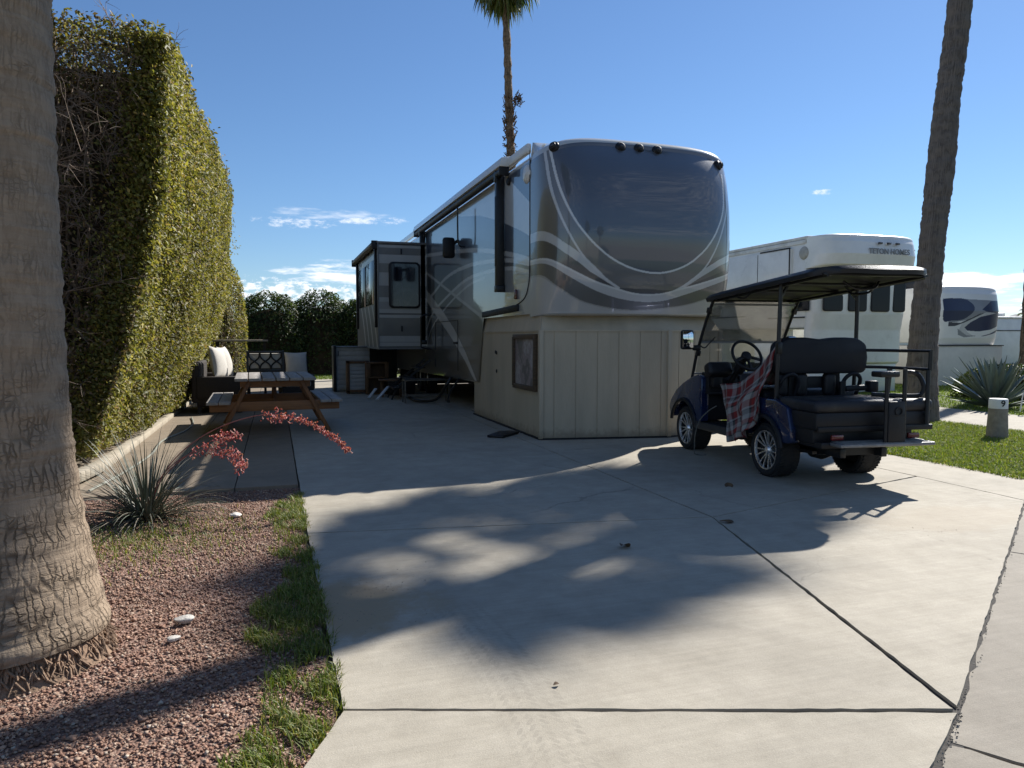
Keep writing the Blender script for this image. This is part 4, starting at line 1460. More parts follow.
b2b = [(6.467, 2.328), (5.9, 2.153), (5.499, 2.024), (5.127, 1.916), (4.787, 1.894), (4.405, 1.938), (4.034, 2.046), (3.698, 2.221), (3.446, 2.422), (3.303, 2.447)]
swo = [(3.30, 2.30), (3.433, 2.273), (3.574, 2.097), (3.888, 1.899), (4.319, 1.805), (4.733, 1.777), (5.187, 1.816), (5.612, 1.89), (6.47, 2.16)]
arc1s = smooth_line(arc1); arc2ls = smooth_line(arc2l); arc2rs = smooth_line(arc2r)
b2ts, b2bs, swos = smooth_line(b2t), smooth_line(b2b), smooth_line(swo)


def cap_paint(x, z):
    c = np.zeros(x.shape + (3,)); c[:] = (0.15, 0.142, 0.13)
    c[inside(arc2ls + list(reversed(arc2rs)) + [(6.2, 4.4), (3.5, 4.4)], x, z)] = (0.165, 0.16, 0.152)
    c[inside(arc1s + [(6.10, 4.4), (3.552, 4.4)], x, z)] = (0.085, 0.096, 0.118)
    under = inside(list(reversed(swos)) + [(3.2, 2.3), (3.2, 1.2), (6.6, 1.2)], x, z)
    mid = inside(b2bs + swos, x, z)
    c[inside(b1[5::-1] + b2ts + [(6.47, 2.5)] + b1r[3::-1], x, z) & (z < 2.9) & ~inside(arc2ls + list(reversed(arc2rs)) + [(6.2, 4.4), (3.5, 4.4)], x, z)] = (0.085, 0.085, 0.088)
    c[mid] = (0.14, 0.137, 0.128)
    c[under] = (0.46, 0.45, 0.43)
    c[inside(b1, x, z) | inside(b1r, x, z)] = (0.50, 0.50, 0.49)
    c[inside(b2ts + b2bs, x, z)] = (0.50, 0.50, 0.49)
    c[(near_line(arc1s, x, z) < 0.013)] = WHITE
    c[(near_line(arc2ls, x, z) < 0.012) | (near_line(arc2rs, x, z) < 0.012)] = (0.55, 0.55, 0.54)
    c[near_line(b2ts, x, z) < 0.012] = WHITE
    c[near_line(swos, x, z) < 0.008] = (0.35, 0.34, 0.32)
    return c


th = np.linspace(PI, 0, 4001)
px_ = np.sign(np.cos(th)) * np.abs(np.cos(th)) ** 0.5
py_ = np.abs(np.sin(th)) ** 0.5
ss = np.concatenate([[0], np.cumsum(np.hypot(np.diff(px_) * HW, np.diff(py_)))])
sg = np.linspace(0, ss[-1], 520)
PX, PY = np.interp(sg, ss, px_), np.interp(sg, ss, py_)
ztop = ZROOF - 0.15 * np.abs(PX) ** 5 - 0.015 * np.abs(PX) ** 2
def smooth_curve(zs, ds, w=0.22):
    zt = np.linspace(zs[0] - 1, zs[-1] + 1, 1200)
    d = np.interp(zt, zs, ds)
    n = max(3, int(w / (zt[1] - zt[0])))
    kk = np.hanning(n); kk /= kk.sum()
    d = np.convolve(np.pad(d, n, mode='edge'), kk, 'same')[n:-n]
    return lambda z: np.interp(z, zt, d)


Dz = smooth_curve([1.6, 1.75, 2.05, 2.3, 2.8, 3.2, 3.6, 3.85, 4.0, 4.3], [.66, .74, .90, .965, 1.0, .975, .87, .75, .64, .45], 0.45)
rows = []
RC = 0.13
for f in np.linspace(0, 1, 9):                     # bottom lip
    rows.append((np.full_like(PX, 1.70 + 0.05 * (1 - math.cos(f * PI / 2))), Dz(1.75) - 0.34 * (1 - math.sin(f * PI / 2)) ** 1.5))
for f in np.linspace(0.004, 1, 330):
    z = 1.75 + (ztop - RC - 1.75) * f
    rows.append((z, Dz(z)))
for f in np.linspace(0.06, 1, 22):
    a = f * PI / 2
    rows.append((ztop - RC + RC * math.sin(a), Dz(ztop - RC) - RC * (1 - math.cos(a))))
for f in np.linspace(0.1, 1, 8):
    rows.append((ztop + (0.03 + ZROOF - ztop) * f * f * 0.9, (Dz(ztop - RC) - RC) * (1 - f)))
P = np.zeros((len(PX), len(rows), 3))
for j, (z, d) in enumerate(rows):
    P[:, j, 0] = CX + PX * (HW - np.where(z > ztop - RC, (z - (ztop - RC)) * 0.12, 0))
    P[:, j, 1] = YS - PY * d
    P[:, j, 2] = z
cols = cap_paint(P[..., 0], P[..., 2])
top = P[..., 2] > (ztop - 0.075)[:, None]
cols[top] = (0.52, 0.52, 0.50)
link(grid_mesh('front_cap', P, cols), 'front_cap', m_gel, rv, world=True, smooth=50)

# body: left wall painted, roof, right wall, underside
w1 = [(17.2, 3.92), (13.93, 3.78), (12.27, 3.53), (11.09, 3.26), (10.02, 2.95), (9.6, 2.81), (9.6, 3.26), (9.71, 3.32), (10.63, 3.82), (10.93, 4.03), (17.2, 4.03)]
l1 = smooth_line([(17.5, 3.36), (16.77, 3.33), (12.95, 3.01), (10.78, 2.71), (9.26, 2.42)])
l2 = smooth_line([(17.16, 2.24), (16.13, 2.42), (14.83, 2.67), (12.96, 2.74), (10.78, 2.61), (9.46, 2.41)])
l3 = smooth_line([(17.19, 1.47), (16.36, 1.93), (14.84, 2.26), (12.96, 2.51), (10.78, 2.48), (9.67, 2.33)])
l4 = [(17.14, 2.98), (11.78, 1.67)]
blade = [(16.96, 2.54), (15.32, 2.0), (14.26, 1.6), (13.35, 1.15), (12.5, 0.62), (12.65, 0.62), (13.35, 0.96), (14.5, 1.42), (16.04, 1.94), (16.97, 2.28)]
l5 = smooth_line([(17.2, 1.05), (16.4, 1.62), (14.9, 2.05), (13.2, 2.36), (12.0, 2.44)])


def side_paint(y, z):
    c = np.zeros(y.shape + (3,)); c[:] = (0.075, 0.088, 0.115)  # slate blue takes in reflected sky over dark grey paint
    c[inside(l1 + [(9.2, 1.2), (17.5, 1.2)], y, z)] = (0.11, 0.115, 0.125)
    c[inside(l3 + [(9.2, 1.2), (17.3, 1.2)], y, z)] = (0.30, 0.31, 0.31)
    c[inside([(22, 4.05), (22, .3), (9.5, .3), (9.5, 1.1), (11.78, 1.67), (17.14, 2.98), (17.6, 3.1), (17.6, 4.05)], y, z)] = (0.085, 0.085, 0.085)
    c[(z < 2.2) & (y < 10.35) & (y + (2.2 - z) * 0.9 < 10.3)] = (0.44, 0.44, 0.42)
    c[inside(w1, y, z)] = (0.58, 0.585, 0.57)
    for l, wd in ((l1, 0.038), (l2, 0.034), (l3, 0.03), (l5, 0.022)):
        c[near_line(l, y, z) < wd] = (0.55, 0.55, 0.54)
    c[near_line([(17.14, 2.98), (11.78, 1.67)], y, z) < 0.03] = (0.50, 0.50, 0.49)
    c[inside(blade, y, z)] = (0.55, 0.55, 0.53)
    return c


ny = 620
ys = YS + (YE - YS) * np.linspace(0, 1, ny) ** 1.15
zb = np.interp(ys, [YS, 12.05, 12.35, YE], [1.74, 1.74, 0.62, 0.5])
prof = []
nz_ = 230
for k in range(nz_):
    prof.append(('L', k / (nz_ - 1)))
for k in range(1, 9): prof.append(('C', k / 8))
for k in range(1, 12): prof.append(('R', k / 12))
for k in range(0, 9): prof.append(('D', k / 8))
for k in range(1, 12): prof.append(('S', k / 11))
P = np.zeros((ny, len(prof), 3))
P[..., 1] = ys[:, None]
X0, X1, RR = CX - HW, CX + HW, 0.14
for j, (kd, t_) in enumerate(prof):
    if kd == 'L': P[:, j, 0] = X0; P[:, j, 2] = zb + (ZROOF - 0.12 - RR - zb) * t_
    elif kd == 'C':
        a = t_ * PI / 2
        P[:, j, 0] = X0 + RR * (1 - math.cos(a)); P[:, j, 2] = ZROOF - 0.12 - RR + RR * math.sin(a)
    elif kd == 'R': P[:, j, 0] = X0 + RR + (X1 - X0 - 2 * RR) * t_; P[:, j, 2] = ZROOF - 0.12 + 0.12 * math.sin(PI * t_)
    elif kd == 'D':
        a = t_ * PI / 2
        P[:, j, 0] = X1 - RR * (1 - math.sin(a)); P[:, j, 2] = ZROOF - 0.12 - RR + RR * math.cos(a)
    else: P[:, j, 0] = X1; P[:, j, 2] = zb + (ZROOF - 0.12 - RR - zb) * (1 - t_)
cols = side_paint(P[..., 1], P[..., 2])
for j, (kd, t_) in enumerate(prof):
    if kd in 'CRD': cols[:, j] = (0.5, 0.5, 0.48)
    if kd == 'S': cols[:, j] = (0.3, 0.3, 0.3)
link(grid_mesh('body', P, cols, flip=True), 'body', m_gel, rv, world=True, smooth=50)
lid = MB()
lid.box((CX, YE - 0.02, 2.2), (2 * HW - 0.02, 0.04, 3.4))
lid.box((CX, 17.0, 0.62), (2 * HW - 0.1, 9.0, 0.06))
lid.box((CX, 11.2, 1.76), (2 * HW - 0.06, 3.0, 0.04))
k_ = MB(); k_.box((6.22, 17.1, 0.30), (0.03, 8.6, 0.58)); k_.box((4.9, 21.5, 0.3), (2.7, 0.03, 0.58)); k_.box((2.9, 21.45, 0.58), (1.1, 0.03, 1.1)); k_.box((5.9, 20.0, 0.3), (0.7, 0.03, 0.58))
k_.build('skirt_or_blocker', m_black, rv, world=True, smooth=0)  # black panels added to block sunlit ground from view, keeping the underside dark
lid.build('rear_wall', m_cream, rv, world=True, smooth=0)

# roof edge, awning case with rolled fabric, awning arms
k = MB()
k.prism([(3.27, 3.99), (3.31, 4.125), (3.46, 4.15), (3.46, 3.99)], 7.2, Matrix(((1, 0, 0, 0), (0, 0, 1, 10.55), (0, 1, 0, 0), (0, 0, 0, 1))), bev=0.012)
aw = k.build('awning_case', m_cream, rv, world=True)
k = MB()
k.tube([(3.35, 10.62, 3.935), (3.35, 17.62, 3.935)], 0.062, 16)
for yy in (10.6, 17.64): k.box((3.36, yy, 3.95), (0.16, 0.05, 0.18), bev=0.015)
ch = k.build('awning_roll', m_black, None, world=True); ch.parent = aw; ch.data.transform(world_mat(aw).inverted())
for yy, zl in ((10.88, 2.12), (17.05, 1.25)):
    k = MB()
    k.box((3.375, yy, (3.92 + zl) / 2), (0.13, 0.10, 3.92 - zl), bev=0.012)
    k.box((3.33, yy, (3.6 + zl) / 2 + 0.2), (0.06, 0.06, 3.2 - zl), bev=0.01)
    k.box((3.38, yy, zl + 0.05), (0.15, 0.13, 0.10), bev=0.01)
    k.box((3.36, yy, 3.9), (0.14, 0.08, 0.18), bev=0.02)
    k.build('awning_arm', m_blackmetal, rv, world=True)
k = MB()
k.bar((3.45, 9.70, 4.06), (3.45, 21.5, 4.06), 0.07, 0.14, bev=0.02)
k.bar((3.47, 9.66, 1.76), (3.47, 9.66, 3.98), 0.025, 0.012)
k.build('roof_rail', m_cream, rv, world=True)
# seam between cap and wall, bottom front trim, compartment door line
k = MB()
k.bar((3.447, 9.675, 2.4), (3.447, 9.675, 4.02), 0.006, 0.010)
k.tube(smooth_line([(3.446, 9.675, 2.42), (3.446, 9.70, 2.2), (3.446, 9.85, 2.0), (3.446, 10.15, 1.91), (3.446, 10.5, 1.88)], 6), 0.008, 6)
k.bar((3.44, 10.15, 1.85), (3.44, 12.06, 1.80), 0.05, 0.10, bev=0.015)
k.build('belly_trim', m_black, rv, world=True)
k = MB()
for (a, b_) in (((3.446, 13.9, 1.75), (3.446, 13.9, 0.75)), ((3.446, 16.0, 1.75), (3.446, 16.0, 0.75)), ((3.446, 13.9, 1.75), (3.446, 16.0, 1.75))):
    k.bar(a, b_, 0.006, 0.012)
for yy in (13.95, 14.05, 14.2): k.box((3.445, yy, 1.3), (0.03, 0.05, 0.05), bev=0.008)
k.build('compartment_door', m_black, rv, world=True)
k = MB(); k.lathe([(0, 0.05), (0.06, 0.048), (0.10, 0.035), (0.13, 0.012), (0.135, 0.0)], 28, T(3.452, 9.8, 3.72) @ Euler((0, -PI / 2, 0)).to_matrix().to_4x4())
k.build('vent_cover', m_cream, rv, world=True)
k = MB(); k.lathe([(0, 0.045), (0.04, 0.045), (0.06, 0.03), (0.062, 0.0)], 20, T(3.452, 10.6, 3.78) @ Euler((0, -PI / 2, 0)).to_matrix().to_4x4())
k.build('speaker_grille', m_black, rv, world=True)
# porch mirror / light box on a bracket
k = MB()
k.box((3.27, 13.9, 3.16), (0.24, 0.14, 0.40), bev=0.05)
k.bar((3.3, 13.9, 3.2), (3.45, 13.9, 3.3), 0.05, 0.06)
pl = k.build('porch_light', m_black, rv, world=True)
k = MB(); k.tube(smooth_line([(3.42, 13.2, 3.1), (3.3, 13.2, 3.14), (3.28, 13.2, 3.4), (3.28, 13.2, 3.82)], 5), 0.015, 8)
k.build('awning_strut', m_blackmetal, rv, world=True)
k = MB(); k.box((3.43, 10.25, 2.05), (0.04, 0.07, 0.15), bev=0.015)
k.build('side_marker_light', M('red_lens', (0.10, 0.02, 0.012), 0.2, var=0.2, vs=10, coat=1.0), rv, world=True)

# clearance lights on the brow
for X, Z in ((3.60, 3.95), (4.52, 3.985), (4.80, 3.99), (5.08, 3.985), (6.08, 3.86)):
    u = abs((X - CX) / HW)
    Yc = YS - float(Dz(Z)) * (1 - min(u, .985) ** 4) ** 0.25
    f = Euler((PI / 2 - 0.25, 0, -0.9 if X < 3.8 else (0.9 if X > 5.9 else 0))).to_matrix().to_4x4()
    k = MB(); k.lathe([(0, 0.06), (0.03, 0.06), (0.045, 0.052), (0.052, 0.03), (0.075, 0.012), (0.08, -0.03)], 24, T(X, Yc, Z) @ f)
    h_ = k.build('clearance_light', m_black, rv, world=True)
    k = MB(); k.lathe([(0, 0.075), (0.022, 0.07), (0.03, 0.058), (0.03, 0.04)], 20, T(X, Yc, Z) @ f)
    o = k.build('lens', m_lens, None, world=True); o.parent = h_; o.data.transform(world_mat(h_).inverted())

# slide-out room
sl_ = None
SX, SY0, SY1, SZ0, SZ1 = 2.32, 17.0, 21.5, 1.18, 3.60


def stripe(z):
    c = np.zeros(z.shape + (3,)); c[:] = (0.40, 0.40, 0.385)
    for a, b_, col_ in ((3.56, 3.7, (.06, .06, .06)), (3.341, 3.50, (.16, .155, .145)), (2.93, 3.14, (.22, .215, .2)), (2.35, 2.62, (.19, .185, .175)), (2.08, 2.25, (.3, .295, .28)), (1.945, 1.985, (.10, .10, .10)), (1.447, 1.87, (.15, .147, .138)), (1.1, 1.205, (.1, .1, .1))):
        c[(z > a) & (z < b_)] = col_
    c[np.abs(z - 1.30) < 0.006] = (.15, .15, .15)
    return c


def slide_side(y, z):
    c = np.zeros(y.shape + (3,)); c[:] = (0.10, 0.10, 0.10)
    for k_ in range(4):
        c[np.abs((z - 1.2) * 1.25 - (y - 17.3 - k_ * 0.75) - 0.35 * np.sin((z - 1.2) * 1.6)) < 0.09] = (0.45, 0.45, 0.44)
    c[z > 3.5] = (0.08, 0.08, 0.08)
    return c


nyv, nzv = 200, 240
zz = np.linspace(SZ0, SZ1, nzv)
xx = np.concatenate([np.full(nyv, SX), np.linspace(SX, 3.47, 60)])
yy_ = np.concatenate([np.linspace(SY1, SY0, nyv), np.full(60, SY0)])
P = np.zeros((len(xx), nzv, 3)); P[..., 0] = xx[:, None]; P[..., 1] = yy_[:, None]; P[..., 2] = zz[None]
isf = np.arange(len(xx)) >= nyv
cols = np.where(isf[:, None, None], stripe(P[..., 2]), slide_side(P[..., 1], P[..., 2]))
sl_ = link(grid_mesh('slide_out', P, cols, flip=False), 'slide_out', attr_mat('slide_paint', 0.4, coat=0.25, var=0.06, vs=2.0), rv, world=True, smooth=30)


def sub(mb, name, mat, par):
    o = mb.build(name, mat, None, world=True)
    o.parent = par
    o.data.transform(world_mat(par).inverted())
    return o


k = MB()
k.box((2.89, 19.25, SZ1 + 0.02), (1.2, 4.56, 0.05), bev=0.01)
k.box((2.89, 19.25, SZ0 - 0.02), (1.14, 4.5, 0.05))
k.box((2.89, SY1, 2.4), (1.14, 0.03, 2.4))
k.bar((SX - 0.004, SY0 - 0.006, SZ0), (SX - 0.004, SY0 - 0.006, SZ1), 0.05, 0.03)
sub(k, 'slide_trim', m_grey, sl_)
k = MB(); k.tube([(2.24, 17.05, 3.58), (2.24, 21.5, 3.58)], 0.07, 14)
k.box((2.25, 17.03, 3.56), (0.16, 0.05, 0.2), bev=0.02); k.box((2.25, 21.5, 3.56), (0.16, 0.05, 0.2), bev=0.02)
k.box((2.29, 17.25, 2.6), (0.06, 0.12, 1.9), bev=0.01); k.box((2.29, 21.2, 2.6), (0.06, 0.12, 1.9), bev=0.01)
sub(k, 'topper_awning', m_black, sl_)


def rrect(x0, z0, x1, z1, r, n=6):
    pts = []
    for cx, cz, a0 in ((x1 - r, z1 - r, 0), (x0 + r, z1 - r, PI / 2), (x0 + r, z0 + r, PI), (x1 - r, z0 + r, 1.5 * PI)):
        for i in range(n + 1):
            a = a0 + i / n * PI / 2
            pts.append((cx + r * math.cos(a), cz + r * math.sin(a)))
    return pts


k = MB(); k.prism(rrect(2.56, 2.10, 3.30, 3.18, 0.1), 0.035, Matrix(((1, 0, 0, 0), (0, 0, -1, 17.0), (0, 1, 0, 0), (0, 0, 0, 1))), bev=0.008)
sub(k, 'window_frame', m_black, sl_)
k = MB(); k.prism(rrect(2.605, 2.145, 3.255, 3.135, 0.08), 0.006, Matrix(((1, 0, 0, 0), (0, 0, -1, 16.966), (0, 1, 0, 0), (0, 0, 0, 1))))
sub(k, 'window_glass', M('window_with_blind', (0.016, 0.017, 0.026), 0.07, var=0.6, vs=1.2, coat=1.0, stretch=(9, 1, 0.6)), sl_)
for a, b_ in ((17.55, 19.1), (19.3, 20.8)):
    k = MB(); k.box((SX - 0.012, (a + b_) / 2, 2.75), (0.03, b_ - a, 1.05), bev=0.012)
    sub(k, 'side_window', m_darkglass, sl_)
for z_ in (3.42, 1.62):
    k = MB(); k.box((2.86, 16.985, z_), (0.03, 0.03, 0.13))
    sub(k, 'latch', m_black, sl_)

# grab handle, folding steps, jack legs, running gear
k = MB()
k.tube(smooth_line([(3.44, 16.4, 1.15), (3.22, 16.4, 1.18), (3.2, 16.4, 1.3), (3.2, 16.4, 1.75), (3.22, 16.4, 1.9), (3.44, 16.4, 1.95)], 5), 0.018, 8)
k.build('grab_handle', m_blackmetal, rv, world=True)
for i, (xx_, zz_) in enumerate(((3.15, 0.72), (2.9, 0.5), (2.65, 0.27))):
    k = MB(); k.box((xx_, 16.65, zz_), (0.26, 0.66, 0.035), bev=0.008)
    k.build('entry_step', m_blackmetal, rv, world=True)
k = MB()
for yy in (16.34, 16.96):
    k.bar((3.4, yy, 0.9), (2.55, yy, 0.22), 0.03, 0.05)
    k.bar((2.62, yy, 0.27), (2.5, yy, 0.0), 0.03, 0.04)
for x_, z_ in ((3.3, 0.82), (2.57, 0.235)): k.bar((x_, 16.34, z_), (x_, 16.96, z_), 0.025, 0.03)
k.build('step_frame', m_blackmetal, rv, world=True)
for x_, y_ in ((3.7, 13.3), (6.0, 13.3)):
    k = MB(); k.box((x_, y_, 0.55), (0.1, 0.1, 0.7), bev=0.01); k.box((x_, y_, 0.3), (0.08, 0.08, 0.5), bev=0.01); k.box((x_, y_, 0.02), (0.26, 0.26, 0.04), bev=0.01)
    k.build('jack_leg', m_steel, rv, world=True)
for x_ in (3.72, 6.08):
    for y_ in (17.9, 18.85):
        k = MB()
        k.lathe([(0.2, -0.10), (0.33, -0.115), (0.38, -0.09), (0.395, -0.05), (0.395, 0.05), (0.38, 0.09), (0.33, 0.115), (0.2, 0.10)], 40, T(x_, y_, 0.395) @ Euler((0, PI / 2, 0)).to_matrix().to_4x4(), close=True)
        wh = k.build('wheel', m_rubber, rv, world=True)
        k = MB(); k.lathe([(0, -0.06), (0.08, -0.065), (0.12, -0.03), (0.2, -0.05), (0.205, 0.05), (0, 0.05)], 32, T(x_, y_, 0.395) @ Euler((0, PI / 2, 0)).to_matrix().to_4x4())
        sub(k, 'rim', m_alu, wh)
k = MB()
for x_ in (3.95, 5.85): k.bar((x_, 12.4, 0.52), (x_, 21.3, 0.52), 0.08, 0.16)
for y_ in (13.3, 15, 17.9, 18.85, 20.5): k.bar((3.95, y_, 0.46), (5.85, y_, 0.46), 0.07, 0.07)
k.tube(smooth_line([(3.5, 14.6, 0.62), (3.35, 14.6, 0.4), (3.2, 14.9, 0.1), (2.9, 15.6, 0.04), (3.0, 17.2, 0.05)], 8), 0.03, 8)
k.tube(smooth_line([(3.45, 13.8, 0.6), (3.3, 13.9, 0.35), (3.35, 14.4, 0.12), (3.5, 14.9, 0.04)], 8), 0.02, 8)
k.build('chassis', m_blackmetal, rv, world=True)

# ---------------------------------------------------------------- board skirting under the nose
def skirting():
    t = thing('trailer_skirting', 'beige grooved board skirting closing the space under the trailer nose', 'skirting', (4.8, 11.0, 0))
    pts = [(3.47, 12.75), (3.45, 9.22), (5.25, 8.90), (6.22, 9.12), (6.32, 12.75)]
    mp_ = M('beige_board', (0.46, 0.385, 0.275), 0.75, var=0.10, vs=3.5, bump=0.25, bs=45, stretch=(1, 1, 0.25), dirt=(0.37, 0.31, 0.22), ds=1.1, splash=((0.24, 0.19, 0.13), 0.16))
    H1 = 1.50
    for a, b_ in zip(pts, pts[1:]):
        a, b_ = Vector((*a, 0)), Vector((*b_, 0))
        L = (b_ - a).length
        d = (b_ - a) / L
        n = Vector((d.y, -d.x, 0))
        m = Matrix((d, n, Vector((0, 0, 1)))).transposed().to_4x4()
        m.translation = a
        # grooved sheet: profile in plan (along, out) extruded up
        prof = [(0.0, 0.0)]
        step = 0.305
        x = step * 0.6
        side = (a.x < 3.5 and b_.x < 3.5)
        while x < L - 0.05:
            if not side: prof += [(x - 0.006, 0), (x - 0.004, -0.008), (x + 0.004, -0.008), (x + 0.006, 0)]
            x += step
        prof += [(L, 0), (L, -0.02), (0, -0.02)]
        k = MB(); k.prism(prof, H1 - 0.012, m @ T(0, 0, 0.012))
        k.build('board_panel', mp_, t, world=True, smooth=0)
    # sloping flashing from boards to the nose, corner trim, base strip
    k = MB()
    inn = [(3.52, 12.75), (3.50, 9.32), (5.2, 9.10), (6.15, 9.28), (6.25, 12.75)]
    b = bmesh.new()
    for i in range(4):
        hi = 1.76 if i == 0 else 1.72
        lo = [b.verts.new((pts[i][0] - 0.0, pts[i][1], H1 + 0.002)), b.verts.new((pts[i + 1][0], pts[i + 1][1], H1 + 0.002))]
        h_ = [b.verts.new((inn[i + 1][0], inn[i + 1][1], hi)), b.verts.new((inn[i][0], inn[i][1], hi))]
        b.faces.new(lo + h_)
    k._add(b)
    k.build('flashing', mp_, t, world=True, smooth=0)
    k = MB()
    for (x, y) in pts[1:4]: k.box((x, y - 0.004, 0.76), (0.06, 0.05, 1.49), bev=0.006)
    for a, b_ in zip(pts, pts[1:]): k.bar((a[0], a[1], H1), (b_[0], b_[1], H1), 0.03, 0.022)
    k.build('corner_trim', mp_, t, world=True)
    k = MB()
    for a, b_ in zip(pts, pts[1:]): k.bar((a[0], a[1], 0.012), (b_[0], b_[1], 0.012), 0.05, 0.024)
    k.build('base_strip', m_black, t, world=True)
    for y, z in ((11.3, 1.16), (11.3, 0.86), (11.36, 1.17)):
        k = MB(); k.lathe([(0, 0.006), (0.025, 0.006), (0.032, 0.0)], 14, T(3.452, y, z) @ Euler((0, -PI / 2, 0)).to_matrix().to_4x4())
        k.build('pipe_hole', m_black, t, world=True)


skirting()

# framed picture hung on the skirting's side
pic = thing('framed_picture', 'weathered floral picture in a dark wooden frame hung on the beige skirting', 'picture', (3.44, 9.83, 0.66))
k = MB()
for a, b_, s in (((3.425, 9.37, .69), (3.425, 9.37, 1.42), 1), ((3.425, 10.29, .69), (3.425, 10.29, 1.42), 1)): k.bar(a, b_, 0.05, 0.07, bev=0.008, up=(1, 0, 0))
for z in (.69, 1.42): k.bar((3.425, 9.34, z), (3.425, 10.32, z), 0.05, 0.07, bev=0.008)
k.build('frame', M('dark_wood_frame', (0.085, 0.055, 0.03), 0.6, var=0.35, vs=8, bump=0.3, stretch=(1, 1, 6)), pic, world=True)
ny, nz2 = 90, 80
yy, zz = np.meshgrid(np.linspace(9.39, 10.27, ny), np.linspace(.71, 1.40, nz2), indexing='ij')
P = np.stack([np.full_like(yy, 3.432), yy, zz], -1)
f = fbm(yy * 9, zz * 9, yy * 5, 33)
cc = np.where((f > 0.25)[..., None], (0.33, 0.30, 0.29), np.where((f < -0.45)[..., None], (0.13, 0.115, 0.11), (0.24, 0.20, 0.195)))
link(grid_mesh('print', P, cc), 'print', attr_mat('faded_print', 0.5, var=0.2, vs=20), pic, world=True, smooth=0)

# ---------------------------------------------------------------- white fifth wheel next door
def capsule_front(name, cx, hw, ys, zb, zt, dfun, mat_, par, e=4.0, nu=120, nv=80, rc=0.1, paint=None, crown=0.06):
    th = np.linspace(PI, 0, 3001)
    a_, b_ = np.sign(np.cos(th)) * np.abs(np.cos(th)) ** (2 / e), np.abs(np.sin(th)) ** (2 / e)
    s = np.concatenate([[0], np.cumsum(np.hypot(np.diff(a_) * hw, np.diff(b_)))])
    g_ = np.linspace(0, s[-1], nu)
    A, B = np.interp(g_, s, a_), np.interp(g_, s, b_)
    top = zt - crown * np.abs(A) ** 4
    rows = []
    for f in np.linspace(0, 1, 5): rows.append((np.full_like(A, zb + 0.03 * (1 - math.cos(f * PI / 2))), dfun(zb) * (0.55 + 0.45 * math.sin(f * PI / 2))))
    for f in np.linspace(0.01, 1, nv):
        z = zb + 0.03 + (top - rc - zb - 0.03) * f
        rows.append((z, dfun(z)))
    for f in np.linspace(0.1, 1, 9):
        q = f * PI / 2
        rows.append((top - rc + rc * math.sin(q), dfun(top - rc) - rc * (1 - math.cos(q))))
    for f in np.linspace(0.2, 1, 5): rows.append((top + 0.02 * f, (dfun(top - rc) - rc) * (1 - f)))
    P = np.zeros((nu, len(rows), 3))
    for j, (z, d) in enumerate(rows):
        P[:, j, 0] = cx + A * hw; P[:, j, 1] = ys - B * d; P[:, j, 2] = z
    cols = paint(P[..., 0], P[..., 2]) if paint else None
    return link(grid_mesh(name, P, cols), name, mat_, par, world=True, smooth=45)


def text_part(name, body, loc, size, mat_, par, rot=(PI / 2, 0, 0), extrude=0.004, bold=0.0):
    cu = bpy.data.curves.new(name, 'FONT')
    cu.body = body
    cu.size = size
    cu.extrude = extrude
    cu.offset = bold
    cu.align_x = 'CENTER'; cu.align_y = 'CENTER'
    cu.materials.append(mat_)
    tmp = bpy.data.objects.new('text', cu)
    COL.objects.link(tmp)
    bpy.context.view_layer.update()
    me = bpy.data.meshes.new_from_object(tmp.evaluated_get(bpy.context.evaluated_depsgraph_get()))
    bpy.data.objects.remove(tmp)
    me.transform(Matrix.Translation(loc) @ Euler(rot).to_matrix().to_4x4())
    me.materials.clear()
    return link(me, name, mat_, par, world=True, smooth=0)


tv = thing('fifth_wheel_trailer', 'plain white fifth wheel trailer with grey lettering on its brow, behind the golf cart', 'trailer', (14.1, 19, 0))
k = MB()
k.box((14.12, 20.0, 2.76), (2.98, 10.2, 2.22), bev=0.05)
k.box((14.12, 22.0, 1.2), (2.94, 6.2, 1.1), bev=0.02)
k.build('body', m_cream, tv, world=True)
k = MB(); k.box((14.12, 20.0, 3.90), (3.02, 10.3, 0.08), bev=0.03)
for x_ in (12.62, 15.62): k.bar((x_, 14.9, 3.80), (x_, 25.1, 3.80), 0.05, 0.10, bev=0.015)
k.build('roof', m_whitep, tv, world=True)
nose = lambda z: np.interp(z, [3.1, 3.2, 3.45, 3.75, 3.95], [0.62, 0.80, 0.86, 0.78, 0.66])
lowf = lambda z: np.interp(z, [1.6, 2.0, 2.75, 3.15], [0.25, 0.42, 0.46, 0.40])
nf = capsule_front('front_nose', 14.12, 1.5, 14.95, 3.13, 3.95, nose, m_cream, tv, crown=0.05)
ff = capsule_front('front_face', 14.12, 1.47, 14.95, 0.75, 3.14, lambda z: np.interp(z, [0.7, 1.6, 2.0, 2.75, 3.15], [0.30, 0.34, 0.46, 0.48, 0.44]), m_cream, tv)
for x0, x1 in ((12.83, 13.42), (13.56, 14.13), (14.27, 14.86), (15.0, 15.40)):
    k = MB(); k.prism(rrect(x0, 2.06, x1, 2.95, 0.07), 0.05, Matrix(((1, 0, 0, 0), (0, 0, -1, 14.50 + (0.035 if x1 > 15.2 or x0 < 13 else 0)), (0, 1, 0, 0), (0, 0, 0, 1))), bev=0.01)
    wf = k.build('window', m_black, tv, world=True)
    k = MB(); k.prism(rrect(x0 + .03, 2.09, x1 - .03, 2.92, 0.05), 0.006, Matrix(((1, 0, 0, 0), (0, 0, -1, 14.455 + (0.035 if x1 > 15.2 or x0 < 13 else 0)), (0, 1, 0, 0), (0, 0, 0, 1))))
    sub(k, 'pane', m_darkglass, wf)
for y0, y1 in ((14.75, 15.25),):
    k = MB(); k.box((12.61, (y0 + y1) / 2, 2.5), (0.04, y1 - y0, 0.85), bev=0.02)
    k.build('window', m_darkglass, tv, world=True)
